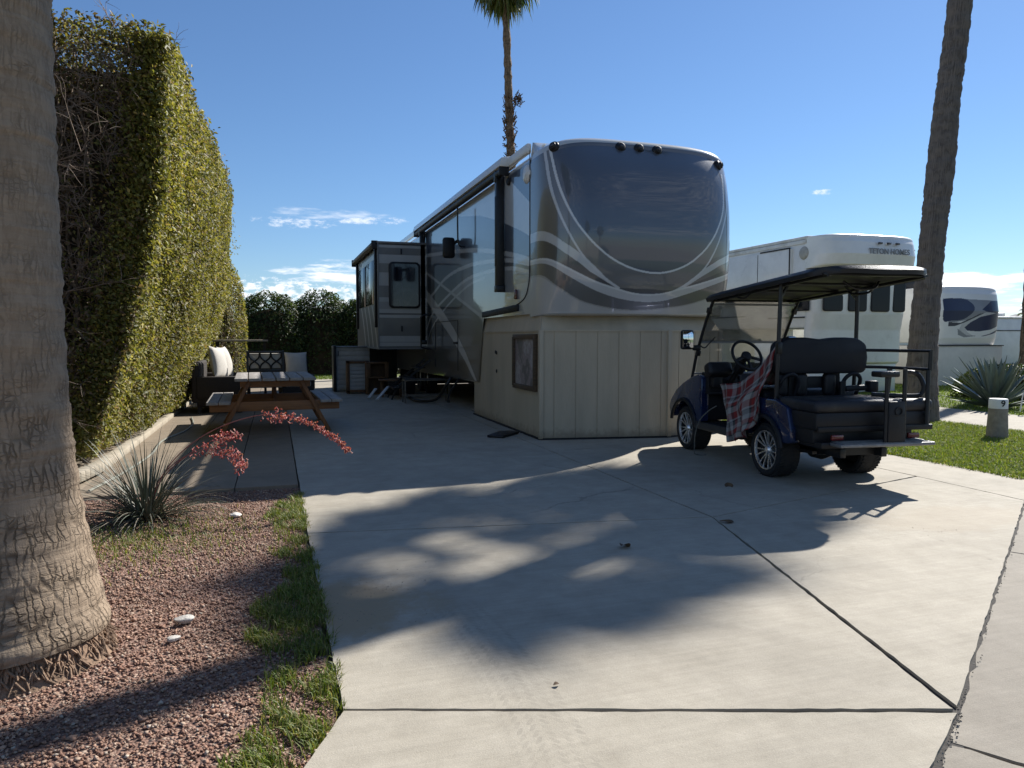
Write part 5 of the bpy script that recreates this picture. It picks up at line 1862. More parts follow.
k = MB(); k.box((12.60, 17.9, 3.0), (0.10, 5.0, 1.36), bev=0.02)
so_ = k.build('slide_out', m_cream, tv, world=True)
k = MB()
k.bar((12.545, 15.42, 2.3), (12.545, 15.42, 3.7), 0.02, 0.035)
k.bar((12.545, 15.42, 3.69), (12.545, 16.6, 3.69), 0.02, 0.035)
k.bar((12.545, 16.7, 2.4), (12.545, 16.7, 3.65), 0.008, 0.012)
sub(k, 'slide_seal', m_black, so_)
k = MB(); k.bar((12.612, 14.9, 1.92), (12.612, 16.3, 1.92), 0.02, 0.035); k.bar((12.612, 17.3, 2.0), (12.612, 19.9, 2.0), 0.02, 0.03)
k.build('rub_rail', m_black, tv, world=True)
k = MB(); k.lathe([(0, 0.05), (0.09, 0.048), (0.14, 0.03), (0.165, 0.0)], 26, T(12.615, 14.98, 3.52) @ Euler((0, -PI / 2, 0)).to_matrix().to_4x4())
k.build('vent_cover', M('yellowed_plastic', (0.38, 0.37, 0.33), 0.5, var=0.2, vs=14), tv, world=True)
for x_ in (14.15, 14.42, 14.69):
    k = MB(); k.box((x_, 14.11, 3.72), (0.11, 0.06, 0.055), bev=0.015)
    k.build('clearance_light', m_lens, tv, world=True)
k = MB(); k.box((15.5, 14.38, 3.62), (0.11, 0.06, 0.05), (0, 0, 0.8), bev=0.015); k.build('clearance_light', m_lens, tv, world=True)
text_part('lettering', 'TETON HOMES', (14.42, 14.085, 3.515), 0.185, M('grey_letter', (0.22, 0.22, 0.22), 0.5), tv, rot=(PI / 2 - 0.05, 0, 0), bold=0.004)
for x_ in (12.9, 15.3):
    k = MB(); k.box((x_, 15.3, 0.5), (0.1, 0.1, 1.0), bev=0.01); k.box((x_, 15.3, 0.02), (0.3, 0.3, 0.04))
    k.build('jack_leg', m_steel, tv, world=True)
for y_ in (20.5, 21.5):
    for x_ in (12.85, 15.4):
        k = MB(); k.lathe([(0.05, -0.11), (0.33, -0.115), (0.38, -0.06), (0.38, 0.06), (0.33, 0.115), (0.05, 0.11)], 28, T(x_, y_, 0.38) @ Euler((0, PI / 2, 0)).to_matrix().to_4x4())
        k.build('wheel', m_rubber, tv, world=True)
k = MB(); k.box((14.12, 15.9, 0.98), (2.8, 2.2, 0.55), bev=0.02); k.box((14.1, 15.6, 0.40), (2.75, 1.6, 0.78), bev=0.01)
k.build('skirt_or_blocker', m_cream, tv, world=True)

# ---------------------------------------------------------------- third trailer with navy swooshes
nv = thing('fifth_wheel_trailer', 'white trailer with navy blue swoosh graphics, seen right of the leaning palm', 'trailer', (19.5, 20, 0))
NAVY = (0.022, 0.032, 0.075)
def px3(px, py):
    """picture-tracing of the swooshes, turned once into metres on the nose"""
    return (18.80 + (px - 938) * 0.0404, 2.86 - (py - 288) * 0.0293)


def navy_paint(x, z):
    c = np.zeros(x.shape + (3,)); c[:] = (0.72, 0.715, 0.69)
    s = 94 / 902
    q = lambda L: [px3(930 + a * s, 270 + b_ * s) for a, b_ in L]
    c[inside(q([(60, 270), (450, 285), (580, 285), (580, 330), (420, 420), (250, 470), (100, 500), (60, 500)]), x, z)] = (0.24, 0.25, 0.27)
    c[inside(q(smooth_line([(20, 275), (90, 270), (200, 275), (265, 320), (280, 370), (240, 430), (170, 475), (80, 485), (20, 480), (20, 275)], 4)), x, z)] = NAVY
    c[inside(q([(450, 290), (580, 285), (582, 520), (450, 570), (340, 588), (230, 580), (200, 550), (240, 500), (340, 440), (490, 408), (390, 395), (350, 375)]), x, z)] = NAVY
    c[inside(q([(200, 550), (250, 500), (340, 445), (500, 408), (400, 400), (330, 415), (240, 460), (170, 520), (150, 580), (200, 630), (300, 632), (240, 600)]), x, z)] = (0.50, 0.50, 0.49)
    c[inside(q([(140, 560), (150, 620), (210, 645), (330, 630), (230, 625), (180, 590)]), x, z)] = (0.24, 0.25, 0.26)
    c[inside(q([(360, 635), (450, 610), (582, 545), (582, 575), (480, 612), (400, 632)]), x, z)] = NAVY
    c[inside(q([(60, 500), (160, 505), (330, 415), (380, 405), (200, 500), (120, 535), (60, 540)]), x, z)] = (0.05, 0.055, 0.07)
    return c


k = MB(); k.box((19.62, 21.5, 2.06), (2.6, 9.6, 1.62), bev=0.05); k.box((19.62, 23.0, 1.0), (2.56, 5.6, 0.9)); k.box((19.62, 21.6, 2.86), (2.6, 9.7, 0.06), bev=0.02)
k.build('body', m_cream, nv, world=True)
capsule_front('front_cap', 19.62, 1.32, 16.7, 1.18, 2.95, lambda z: np.interp(z, [1.1, 1.4, 2.2, 2.7, 2.95], [.5, .62, .7, .6, .45]), attr_mat('graphic_gelcoat', 0.4, coat=0.15, var=0.05, vs=2.0, spec=0.3), nv, nu=260, nv=170, paint=navy_paint, crown=0.10)
k = MB(); k.box((19.62, 17.2, 0.58), (2.66, 2.2, 1.18), bev=0.02)
k.build('skirting', M('beige_skirt', (0.62, 0.59, 0.53), 0.7, var=0.08, vs=3, dirt=(0.52, 0.49, 0.43)), nv, world=True)
k = MB(); k.bar((18.28, 16.08, 1.175), (20.96, 16.08, 1.175), 0.02, 0.03)
k.build('trim_strip', m_black, nv, world=True)
k = MB(); k.box((18.6, 18.2, 3.1), (1.5, 1.1, 0.34), bev=0.1)
k.build('roof_unit', m_black, nv, world=True)
k = MB(); k.box((21.05, 17.0, 1.55), (0.22, 0.5, 0.62), bev=0.03)
k.build('side_box', m_black, nv, world=True)

# ---------------------------------------------------------------- small trailer at the far right
ft = thing('travel_trailer', 'pale grey box trailer with rooftop unit, farthest right behind the agave', 'trailer', (31.5, 27, 0))
k = MB(); k.box((32.2, 27.5, 1.25), (5.0, 5.0, 2.2), bev=0.12)
k.build('body', M('grey_white_panel', (0.66, 0.66, 0.65), 0.45, var=0.1, vs=2), ft, world=True)
k = MB(); k.box((31.8, 26.0, 2.50), (0.7, 0.9, 0.2), bev=0.06); k.box((33.0, 26.0, 2.50), (0.7, 0.9, 0.22), bev=0.06); k.box((32.2, 27.5, 2.36), (5.06, 5.06, 0.08), bev=0.03)
k.build('roof_unit', m_whitep, ft, world=True)
k = MB(); k.bar((29.8, 24.98, 1.75), (34.6, 24.98, 1.75), 0.02, 0.04); k.bar((31.6, 24.98, 0.5), (31.6, 24.98, 2.5), 0.02, 0.03)
k.build('trim_strip', m_black, ft, world=True)
k = MB(); k.box((32.2, 27.5, 0.25), (4.6, 4.4, 0.5))
k.build('skirt_or_blocker', m_whitep, ft, world=True)
# ---------------------------------------------------------------- golf cart (own axes: x right, y forward, rear axle at y = 0)
CA = math.atan2(0.105, 0.995)
cart = thing('golf_cart', 'navy blue golf cart with black roof and rear seat parked facing the beige skirting', 'golf cart', (5.28, 6.02, 0), -CA)
m_navy = M('navy_metallic', (0.010, 0.022, 0.075), 0.28, metal=0.3, var=0.15, vs=5, coat=1.0)
m_vinyl = M('black_vinyl', (0.007, 0.008, 0.012), 0.6, var=0.2, vs=6, bump=0.25, bs=140)
m_vinyl2 = M('charcoal_vinyl', (0.015, 0.015, 0.019), 0.5, var=0.2, vs=5, bump=0.3, bs=140, dirt=(0.05, 0.047, 0.042), ds=3)
m_roof = M('black_roof_shell', (0.013, 0.014, 0.017), 0.5, var=0.25, vs=3, bump=0.15, bs=12)
m_spoke = M('machined_spoke', (0.75, 0.75, 0.75), 0.3, metal=0.9, var=0.1, vs=12)
m_mirror = M('mirror_glass', (0.75, 0.78, 0.8), 0.03, metal=1.0, var=0.03, vs=4)
m_chrome = M('chrome', (0.7, 0.7, 0.7), 0.12, metal=1.0, var=0.05, vs=9)
m_acryl = thin_glass('clear_acrylic', (0.90, 0.91, 0.90), 0.05, 0.05)
m_tred = M('red_lamp', (0.14, 0.012, 0.01), 0.2, var=0.2, vs=20, coat=1.0)
TR, TW = 0.268, 0.25

# wheels
def cart_wheel(x, y, steer=0.0):
    out = -1 if x < 0 else 1
    base = T(x, y, TR) @ Euler((0, 0, steer)).to_matrix().to_4x4() @ Euler((0, out * PI / 2, 0)).to_matrix().to_4x4()
    w_ = TW / 2
    k = MB()
    k.lathe([(0.195, -w_ * 0.8), (0.225, -w_), (0.25, -w_ * 0.97), (0.264, -w_ * 0.8), (TR, -w_ * 0.5), (TR + .001, -w_ * .2), (TR - .003, 0), (TR + .001, w_ * .2), (TR, w_ * 0.5), (0.264, w_ * 0.8), (0.25, w_ * 0.97), (0.225, w_), (0.195, w_ * 0.8), (0.19, 0)], 56, base, close=True)
    for j in range(44):                          # tread lugs
        a = 2 * PI * j / 44
        for s_ in (-1, 1):
            mm = base @ Matrix.Rotation(a, 4, 'Z') @ T(TR - 0.002, 0, s_ * w_ * 0.55) @ Matrix.Rotation(s_ * 0.45, 4, 'X')
            k.box((0, 0, 0), (0.014, 0.018, w_ * 0.62), mm)
    wh = k.build('wheel', m_rubber, cart)
    k = MB()
    k.lathe([(0.0, -0.03), (0.07, -0.03), (0.15, -0.05), (0.175, -0.09), (0.205, -0.105), (0.205, 0.10), (0.196, 0.112), (0.187, 0.10), (0.182, 0.05), (0.15, 0.02), (0.05, 0.03), (0, 0.035)], 44, base)
    rim = k.build('rim', m_black, None); rim.parent = wh
    k = MB()
    for j in range(7):
        for da in (-0.13, 0.13):
            a = 2 * PI * j / 7 + da
            a2 = 2 * PI * j / 7 + da * 1.5
            p0 = base @ Vector((0.045 * math.cos(a), 0.045 * math.sin(a), 0.072))
            p1 = base @ Vector((0.186 * math.cos(a2), 0.186 * math.sin(a2), 0.098))
            k.bar(p0, p1, 0.013, 0.02, bev=0.003, up=base.to_3x3() @ Vector((0, 0, 1)))
    k.lathe([(0.183, 0.088), (0.188, 0.112), (0.198, 0.114), (0.203, 0.10)], 44, base, close=True)
    k.lathe([(0, 0.10), (0.03, 0.098), (0.04, 0.085), (0.05, 0.06), (0.05, 0.03)], 24, base)
    sp = k.build('spokes', m_spoke, None); sp.parent = wh
    return wh


cart_wheel(-0.468, 0.0); cart_wheel(0.468, 0.0)
cart_wheel(-0.455, 1.83, -0.02); cart_wheel(0.455, 1.83, -0.02)

# frame and axles
k = MB()
for x in (-0.22, 0.22): k.bar((x, -0.72, 0.33), (x, 2.1, 0.33), 0.06, 0.09, bev=0.008)
for y in (-0.6, 0.35, 1.0, 1.5): k.bar((-0.22, y, 0.33), (0.22, y, 0.33), 0.05, 0.07)
k.tube([(-0.42, 0, TR), (0.42, 0, TR)], 0.042, 14); k.lathe([(0, -.12), (.09, -.11), (.12, 0), (.09, .11), (0, .12)], 20, T(0.06, 0, TR) @ Euler((0, PI / 2, 0)).to_matrix().to_4x4())
k.tube([(-0.42, 1.83, TR), (0.42, 1.83, TR)], 0.032, 12)
for x in (-0.33, 0.33):
    k.tube([(x, 0.05, TR + 0.02), (x, 0.03, 0.55)], 0.026, 10); k.bar((x, -0.45, 0.30), (x, 0.4, 0.30), 0.05, 0.03)
    k.tube([(x, 1.83, TR), (x, 1.8, 0.6)], 0.024, 10)
k.box((0, -0.18, 0.36), (0.5, 0.42, 0.2), bev=0.03)
k.build('chassis', m_blackmetal, cart)

# floor and rocker panels
k = MB(); k.box((0, 1.0, 0.375), (1.10, 1.0, 0.035), bev=0.01)
for i in range(9): k.box((0, 0.62 + i * 0.09, 0.394), (0.9, 0.02, 0.008))
k.build('floor_mat', m_black, cart)
for s_ in (-1, 1):
    k = MB(); k.box((s_ * 0.565, 0.98, 0.35), (0.09, 1.10, 0.085), bev=0.02)
    k.bar((s_ * 0.60, 0.42, 0.392), (s_ * 0.60, 1.52, 0.392), 0.02, 0.012)
    k.build('rocker_panel', M('scuffed_plastic', (0.035, 0.036, 0.038), 0.45, var=0.3, vs=12), cart)


def arch(cx, cz, r, a0, a1, n=14):
    return [(cx + r * math.cos(R(a0 + (a1 - a0) * i / n)), cz + r * math.sin(R(a0 + (a1 - a0) * i / n))) for i in range(n + 1)]


# front cowl: side panels with wheel arches, hood across
for s_ in (-1, 1):
    x0 = 0.50 if s_ > 0 else -0.60
    poly = [(1.36, 0.40), (1.36, 0.93), (1.46, 0.965), (1.62, 0.93), (1.86, 0.84), (2.06, 0.74), (2.22, 0.60), (2.26, 0.50), (2.22, 0.40), (2.16, 0.38)] + arch(1.83, 0.29, 0.335, 20, 160) + [(1.50, 0.38)]
    k = MB(); k.prism(poly, 0.10, T(x0, 0, 0) @ YZ, bev=0.018)
    k.build('front_fender', m_navy, cart)
    k = MB()
    pts = arch(1.83, 0.29, 0.34, 12, 168, 16)
    k.tube([(s_ * 0.605, y, z) for y, z in pts], 0.022, 8)
    k.build('fender_flare', m_black, cart)
k = MB()
prof = [(1.44, 0.955), (1.62, 0.925), (1.86, 0.835), (2.06, 0.735), (2.22, 0.595), (2.26, 0.50), (2.22, 0.40), (2.12, 0.36), (2.06, 0.36), (2.12, 0.44), (2.16, 0.50), (2.12, 0.58), (1.98, 0.70), (1.84, 0.78), (1.62, 0.87), (1.44, 0.90)]
k.prism(prof, 0.99, T(-0.495, 0, 0) @ YZ, bev=0.008)
k.build('front_cowl', m_navy, cart)
k = MB(); k.bar((-0.42, 2.27, 0.42), (0.42, 2.27, 0.42), 0.07, 0.09, bev=0.02)
k.build('front_bumper', m_black, cart)
for s_ in (-1, 1):
    k = MB(); k.box((s_ * 0.40, 2.17, 0.62), (0.2, 0.08, 0.10), (0.6, 0, 0), bev=0.03)
    k.build('headlight', M('clear_lens', (0.5, 0.5, 0.5), 0.1, var=0.1, vs=8, coat=1.0), cart)

# dashboard with cubbies, binnacle, steering
k = MB()
k.prism([(1.30, 0.74), (1.30, 0.90), (1.34, 0.975), (1.50, 0.99), (1.52, 0.93), (1.40, 0.90), (1.40, 0.76)], 1.06, T(-0.53, 0, 0) @ YZ, bev=0.012)
k.box((0, 1.43, 0.66), (1.06, 0.05, 0.5), bev=0.01)
for x in (-0.53, -0.13, 0.14, 0.53): k.box((x, 1.36, 0.84), (0.03, 0.14, 0.22), bev=0.008)
k.box((0, 1.36, 0.745), (1.06, 0.16, 0.03), bev=0.008)
k.build('dashboard', m_black, cart)
k = MB(); k.box((-0.47, 1.20, 1.03), (0.31, 0.16, 0.17), (-0.35, 0, 0), bev=0.05, seg=3)
k.box((-0.47, 1.24, 0.90), (0.12, 0.1, 0.16), bev=0.02)
k.build('gauge_pod', m_black, cart)
wc = Vector((-0.26, 0.93, 1.20))
tilt = Euler((R(-48), 0, 0)).to_matrix().to_4x4()
k = MB()
ring = [(0.185 * math.cos(2 * PI * i / 40), 0.185 * math.sin(2 * PI * i / 40), 0) for i in range(40)]
ring = [T(*wc) @ Euler((R(60), 0, R(6))).to_matrix().to_4x4() @ Vector(p) for p in ring]
k.tube(ring, 0.017, 10, closed=True)
mw_ = T(*wc) @ Euler((R(60), 0, R(6))).to_matrix().to_4x4()
k.lathe([(0, 0.015), (0.05, 0.012), (0.062, -0.01), (0.05, -0.05), (0.03, -0.07)], 24, mw_)
for a in (R(200), R(-20), R(270)):
    k.bar(mw_ @ Vector((0.04 * math.cos(a), 0.04 * math.sin(a), -0.01)), mw_ @ Vector((0.175 * math.cos(a), 0.175 * math.sin(a), 0)), 0.035, 0.014, bev=0.004, up=mw_.to_3x3() @ Vector((0, 0, 1)))
st = k.build('steering_wheel', m_black, cart)
k = MB(); k.tube([mw_ @ Vector((0, 0, -0.04)), (-0.27, 1.28, 0.86), (-0.28, 1.5, 0.5)], 0.035, 12)
k.box((-0.265, 1.06, 1.06), (0.1, 0.16, 0.1), (R(-42), 0, 0), bev=0.02)
k.build('steering_column', m_black, cart)
for x, w_ in ((-0.05, 0.14), (0.16, 0.10)):
    k = MB(); k.box((x, 1.34, 0.50), (w_, 0.04, 0.13), (-0.5, 0, 0), bev=0.01)
    k.build('pedal', m_black, cart)

# windshield with its struts
zf = lambda y: 1.86 + (y - 1.30) * -0.06
for s_ in (-1, 1):
    k = MB(); k.tube(smooth_line([(s_ * 0.555, 1.70, 0.90), (s_ * 0.56, 1.66, 0.98), (s_ * 0.56, 1.55, 1.25), (s_ * 0.555, 1.34, 1.62), (s_ * 0.55, 1.16, 1.88)], 5), 0.019, 10)
    for z_, y_ in ((1.72, 1.275), (1.22, 1.545)): k.box((s_ * 0.557, y_, z_), (0.05, 0.06, 0.07), (0.35, 0, 0), bev=0.01)
    k.build('front_strut', m_blackmetal, cart)
k = MB()
for (ya, za, yb, zb_) in ((1.645, 0.97, 1.515, 1.345), (1.505, 1.36, 1.20, 1.825)):
    k.bar((0, ya, za), (0, yb, zb_), 1.07, 0.006, bev=0.0, up=(0, 1, 0.35))
k.build('windshield', m_acryl, cart)
k = MB()
k.bar((-0.54, 1.512, 1.352), (0.54, 1.512, 1.352), 0.012, 0.03); k.bar((-0.54, 1.22, 1.79), (0.54, 1.22, 1.79), 0.014, 0.016)
k.tube([(-0.55, 1.648, 0.965), (0.55, 1.648, 0.965)], 0.011, 8)
k.build('windshield_hinge', m_grey, cart)
for x in (-0.3, 0.28):
    k = MB(); k.box((x, 1.63, 0.985), (0.05, 0.03, 0.02), bev=0.004)
    k.build('windshield_clip', m_chrome, cart)

# roof: shallow shell, higher at the back, with rolled edge
def roof_z(x, y):
    t_ = (y + 0.95) / 2.4
    return 2.035 + (1.885 - 2.035) * t_ + 0.055 * (1 - (abs(x) / 0.62) ** 2.2) * math.sin(PI * min(1, max(0, t_)) ** 0.9) ** 0.5
nu, nw = 34, 50
pts_u = np.linspace(-1, 1, nu); pts_v = np.linspace(0, 1, nw)
P = np.zeros((nu, nw, 3)); Q = np.zeros((nu, nw, 3))
for i, u in enumerate(pts_u):
    for j, v in enumerate(pts_v):
        hw = 0.625 * (1 - 0.09 * max(0, v - 0.8) / 0.2 - 0.12 * max(0, 0.10 - v) / 0.10)
        x = hw * u
        y = -0.95 + 2.40 * v - 0.10 * (abs(u) ** 3) * (1 if v > 0.9 else 0) * (v - 0.9) * 10 + 0.16 * (abs(u) ** 4) * max(0, 0.1 - v) * 10
        e = min(1 - abs(u), 2.4 * min(v, 1 - v) / 0.62)
        lip = 0.03 * max(0, 1 - e / 0.06) ** 2
        P[i, j] = (x, y, roof_z(x, y) - lip)
        Q[i, j] = (x * 0.985, y * 0.99, roof_z(x, y) - 0.05 + 0.0 * lip - 0.02 * max(0, 1 - e / 0.1))
me = grid_mesh('roof', P)
b = bmesh.new(); b.from_mesh(me)
me2 = grid_mesh('rq', Q, flip=True); b.from_mesh(me2)
b.verts.ensure_lookup_table()
off = nu * nw
idx = lambda i, j: i * nw + j
def loop_edges():
    L = [(i, 0) for i in range(nu)] + [(nu - 1, j) for j in range(1, nw)] + [(i, nw - 1) for i in range(nu - 2, -1, -1)] + [(0, j) for j in range(nw - 2, 0, -1)]
    return L
Lp = loop_edges()
for a, c in zip(Lp, Lp[1:] + Lp[:1]):
    b.faces.new((b.verts[idx(*a)], b.verts[idx(*c)], b.verts[off + idx(*c)], b.verts[off + idx(*a)]))
bmesh.ops.recalc_face_normals(b, faces=b.faces)
me = bpy.data.meshes.new('roof'); b.to_mesh(me); b.free()
rf = link(me, 'roof', m_roof, cart, smooth=50)
k = MB()
for y in (1.28, 0.45, -0.12, -0.8): k.bar((-0.54, y, roof_z(.5, y) - 0.065), (0.54, y, roof_z(.5, y) - 0.065), 0.035, 0.025, bev=0.006)
for x in (-0.5, 0.5): k.bar((x, -0.82, roof_z(x, -0.82) - 0.075), (x, 1.3, roof_z(x, 1.3) - 0.075), 0.03, 0.03, bev=0.006)
k.tube(smooth_line([(0.45, 0.2, 1.93), (0.45, 0.1, 1.86), (0.45, -0.15, 1.86), (0.45, -0.25, 1.94)], 4), 0.012, 8)
k.tube(smooth_line([(0.40, -0.35, 1.95), (0.30, -0.4, 1.88), (0.1, -0.4, 1.88), (0.0, -0.35, 1.95)], 4), 0.012, 8)
k.tube(smooth_line([(-0.52, 0.35, 1.93), (-0.5, 0.55, 1.84), (-0.5, 0.7, 1.84), (-0.5, 0.8, 1.91)], 4), 0.012, 8)
o = k.build('roof_frame', m_blackmetal, None); o.parent = rf
for s_ in (-1, 1):
    yq = -0.13 if s_ < 0 else 0.12
    k = MB(); k.tube([(s_ * 0.535, yq + 0.03, 0.74), (s_ * 0.535, yq + 0.01, 1.2), (s_ * 0.53, yq, 1.72), (s_ * 0.525, yq, 1.97)], 0.021, 10)
    k.box((s_ * 0.535, yq, 1.30), (0.05, 0.06, 0.12), bev=0.01)
    k.bar((s_ * 0.52, yq, 1.80), (s_ * 0.40, yq + 0.05, 1.96), 0.02, 0.02)
    k.build('rear_strut', m_blackmetal, cart)

# mirrors
k = MB(); k.box((-0.73, 1.49, 1.38), (0.17, 0.07, 0.235), (0, 0, 0.15), bev=0.03, seg=3); k.bar((-0.56, 1.52, 1.30), (-0.66, 1.49, 1.30), 0.03, 0.03); k.box((-0.60, 1.50, 1.28), (0.10, 0.05, 0.06), bev=0.015)
mi = k.build('side_mirror', m_black, cart)
k = MB(); k.box((-0.735, 1.452, 1.385), (0.145, 0.008, 0.20), (0, 0, 0.15), bev=0.003)
o = k.build('mirror_glass', m_mirror, None); o.parent = mi
k = MB(); k.box((0.66, 1.49, 1.34), (0.12, 0.07, 0.17), (0, 0, -0.15), bev=0.03, seg=3); k.bar((0.56, 1.52, 1.30), (0.62, 1.49, 1.30), 0.03, 0.03)
mi = k.build('side_mirror', m_black, cart)
k = MB(); k.box((0.655, 1.452, 1.345), (0.10, 0.008, 0.14), (0, 0, -0.15), bev=0.003)
o = k.build('mirror_glass', m_mirror, None); o.parent = mi
k = MB(); k.tube(smooth_line([(-0.57, 1.52, 1.33), (-0.50, 1.50, 1.28), (-0.45, 1.48, 1.33), (-0.38, 1.46, 1.41)], 4), 0.008, 6)
k.build('mirror_stalk', m_blackmetal, cart)

# rear body with fenders
for s_ in (-1, 1):
    x0 = 0.49 if s_ > 0 else -0.61
    poly = [(0.52, 0.40), (0.52, 0.66), (0.44, 0.76), (0.2, 0.80), (-0.2, 0.80), (-0.40, 0.74), (-0.47, 0.52), (-0.46, 0.40), (-0.36, 0.38)] + arch(0.0, 0.28, 0.335, 162, 20)[::1] + [(0.42, 0.38)]
    k = MB(); k.prism(poly, 0.12, T(x0, 0, 0) @ YZ, bev=0.025)
    k.build('rear_fender', m_navy, cart)
    k = MB(); k.tube([(s_ * 0.615, y, z) for y, z in arch(0.0, 0.28, 0.34, 10, 170, 16)], 0.024, 8)
    k.build('fender_flare', m_black, cart)
k = MB(); k.box((0, 0.14, 0.58), (0.98, 0.74, 0.34), bev=0.03); k.box((0, -0.32, 0.56), (0.96, 0.2, 0.3), bev=0.02)
k.build('rear_body', m_navy, cart)

# front seat, back-to-back rest
k = MB(); k.box((0, 0.36, 0.81), (1.08, 0.52, 0.13), (0.05, 0, 0), bev=0.045, seg=3); k.box((0, 0.36, 0.745), (1.02, 0.46, 0.04))
k.build('front_seat', m_vinyl, cart)


def seat_back(y, thick, name):
    """cushion whose top edge dips in the middle, as two padded halves"""
    poly = []
    xs = np.linspace(-0.52, 0.48, 40)
    top = [1.40 - 0.013 * math.cos((x + 0.02) * 12) * max(0, 1 - abs(x + .02) / 0.5) - 0.07 * max(0, (abs(x + .02) - 0.36) / 0.14) ** 2 for x in xs]
    poly += list(zip(xs, top))[::-1]
    poly += [(-0.535, 1.2), (-0.52, 1.07), (-0.48, 1.04), (0.44, 1.04), (0.49, 1.07), (0.50, 1.2)]
    poly = poly[:40] + [(-0.535, 1.2), (-0.52, 1.07), (-0.48, 1.04), (0.44, 1.04), (0.485, 1.07), (0.50, 1.2)]
    k = MB(); k.prism(poly, thick, Matrix(((1, 0, 0, 0), (0, 0, -1, y), (0, 1, 0, 0), (0, 0, 0, 1))), bev=0.03)
    return k.build(name, m_vinyl, cart)


seat_back(0.06, 0.075, 'front_backrest')
seat_back(-0.03, 0.085, 'rear_backrest')
k = MB()
for x in (-0.30, 0.18): k.bar((x, 0.0, 0.76), (x, -0.02, 1.08), 0.10, 0.05, bev=0.01)
k.box((-0.06, 0.0, 0.95), (0.62, 0.04, 0.12), bev=0.012)
for x in (-0.44, -0.22, 0.10): k.box((x, -0.04, 0.93), (0.13, 0.10, 0.24), bev=0.045, seg=3)
k.build('backrest_bracket', m_black, cart)
for x in (-0.38, 0.33):
    k = MB(); k.tube(smooth_line([(x - .1, -0.02, 0.80), (x - .09, -0.1, 0.98), (x, -0.12, 1.04), (x + .09, -0.1, 0.98), (x + .1, -0.02, 0.80)], 5), 0.02, 9)
    k.build('hip_restraint', m_vinyl, cart)
k = MB(); k.bar((0.23, -0.12, 0.885), (0.46, -0.16, 0.90), 0.06, 0.06, bev=0.02); k.box((0.50, -0.17, 0.91), (0.10, 0.10, 0.12), bev=0.02); k.lathe([(0, 0), (.03, 0), (.035, .12), (0, .12)], 14, T(0.2, -0.12, 0.84))
k.build('seat_latch', m_black, cart)

# rear seat cushion over its box
k = MB(); k.box((0.045, -0.51, 0.775), (1.25, 0.60, 0.115), bev=0.045, seg=3)
for y in (-0.65, -0.38): k.bar((-0.53, y, 0.833), (0.62, y, 0.833), 0.012, 0.006)
k.build('rear_seat', m_vinyl2, cart)
k = MB(); k.box((0.045, -0.52, 0.64), (1.22, 0.55, 0.17), bev=0.03); k.box((-0.02, -0.50, 0.50), (1.06, 0.46, 0.14), bev=0.02)
k.bar((-0.55, -0.80, 0.57), (0.66, -0.80, 0.57), 0.02, 0.05, bev=0.006)
k.build('rear_seat_box', m_black, cart)
k = MB(); k.box((0.02, -0.66, 0.425), (1.10, 0.34, 0.06), bev=0.015)
k.build('rear_deck', m_black, cart)
k = MB(); k.box((0.05, -0.87, 0.44), (0.98, 0.22, 0.03), bev=0.008)
for i in range(6): k.bar((-0.40, -0.79 - i * 0.033, 0.457), (0.50, -0.79 - i * 0.035, 0.457), 0.008, 0.006)
k.build('footplate', M('diamond_plate', (0.22, 0.22, 0.22), 0.5, metal=0.5, var=0.25, vs=20, bump=0.4, bs=80), cart)
for s_ in (-1, 1):
    k = MB(); k.box((s_ * 0.40 + 0.02, -0.84, 0.50), (0.12, 0.03, 0.05), bev=0.008)
    k.build('tail_light', m_tred, cart)

# arm rails at the right of the rear seat
k = MB()
for z in (1.275, 1.105): k.tube([(0.48, -0.06, z), (0.60, -0.25, z), (0.625, -0.80, z)], 0.0165, 10)
k.tube([(0.625, -0.79, 1.105), (0.625, -0.79, 1.275)], 0.02, 10)
k.tube([(0.60, -0.3, 1.10), (0.57, -0.30, 0.78)], 0.026, 10)
k.tube(smooth_line([(0.50, -0.60, 1.08), (0.60, -0.66, 1.06), (0.64, -0.70, 0.96), (0.63, -0.70, 0.88), (0.55, -0.68, 0.85), (0.2, -0.55, 0.86)], 5), 0.022, 9)
k.tube([(0.60, -0.80, 1.10), (0.58, -0.82, 0.60)], 0.02, 9)
k.build('arm_rail', m_blackmetal, cart)
k = MB()
k.tube([(-0.50, -0.06, 0.83), (-0.56, -0.30, 0.80), (-0.56, -0.55, 0.74)], 0.017, 9)
k.build('side_rail', m_blackmetal, cart)
# standing safety bar with its dark panel
k = MB()
k.tube([(0.05, -0.93, 0.42), (0.05, -0.93, 1.075)], 0.019, 10); k.tube([(0.235, -0.93, 0.42), (0.235, -0.93, 1.12)], 0.019, 10)
k.box((0.055, -0.90, 1.075), (0.20, 0.14, 0.055), bev=0.015)
k.build('safety_bar', m_blackmetal, cart)
k = MB(); k.box((0.14, -0.935, 0.63), (0.17, 0.05, 0.40), bev=0.012); k.lathe([(0.028, 0.0), (0.03, 0.008), (0.04, 0.008), (0.042, 0.0)], 24, close=True, mat=T(0.155, -0.962, 0.74) @ Euler((PI / 2, 0, 0)).to_matrix().to_4x4()); k.bar((0.06, -0.962, 0.70), (0.22, -0.962, 0.70), 0.004, 0.01)
k.build('bar_panel', m_black, cart)
# loose charging lead hanging at the left
k = MB(); k.tube(smooth_line([(-0.58, 1.02, 0.62), (-0.63, 1.1, 0.56), (-0.68, 1.22, 0.44), (-0.70, 1.30, 0.26), (-0.69, 1.33, 0.06), (-0.66, 1.34, 0.012), (-0.55, 1.30, 0.01)], 6), 0.007, 7)
k.build('charging_lead', M('grey_cable', (0.12, 0.12, 0.11), 0.6, var=0.2, vs=20), cart)

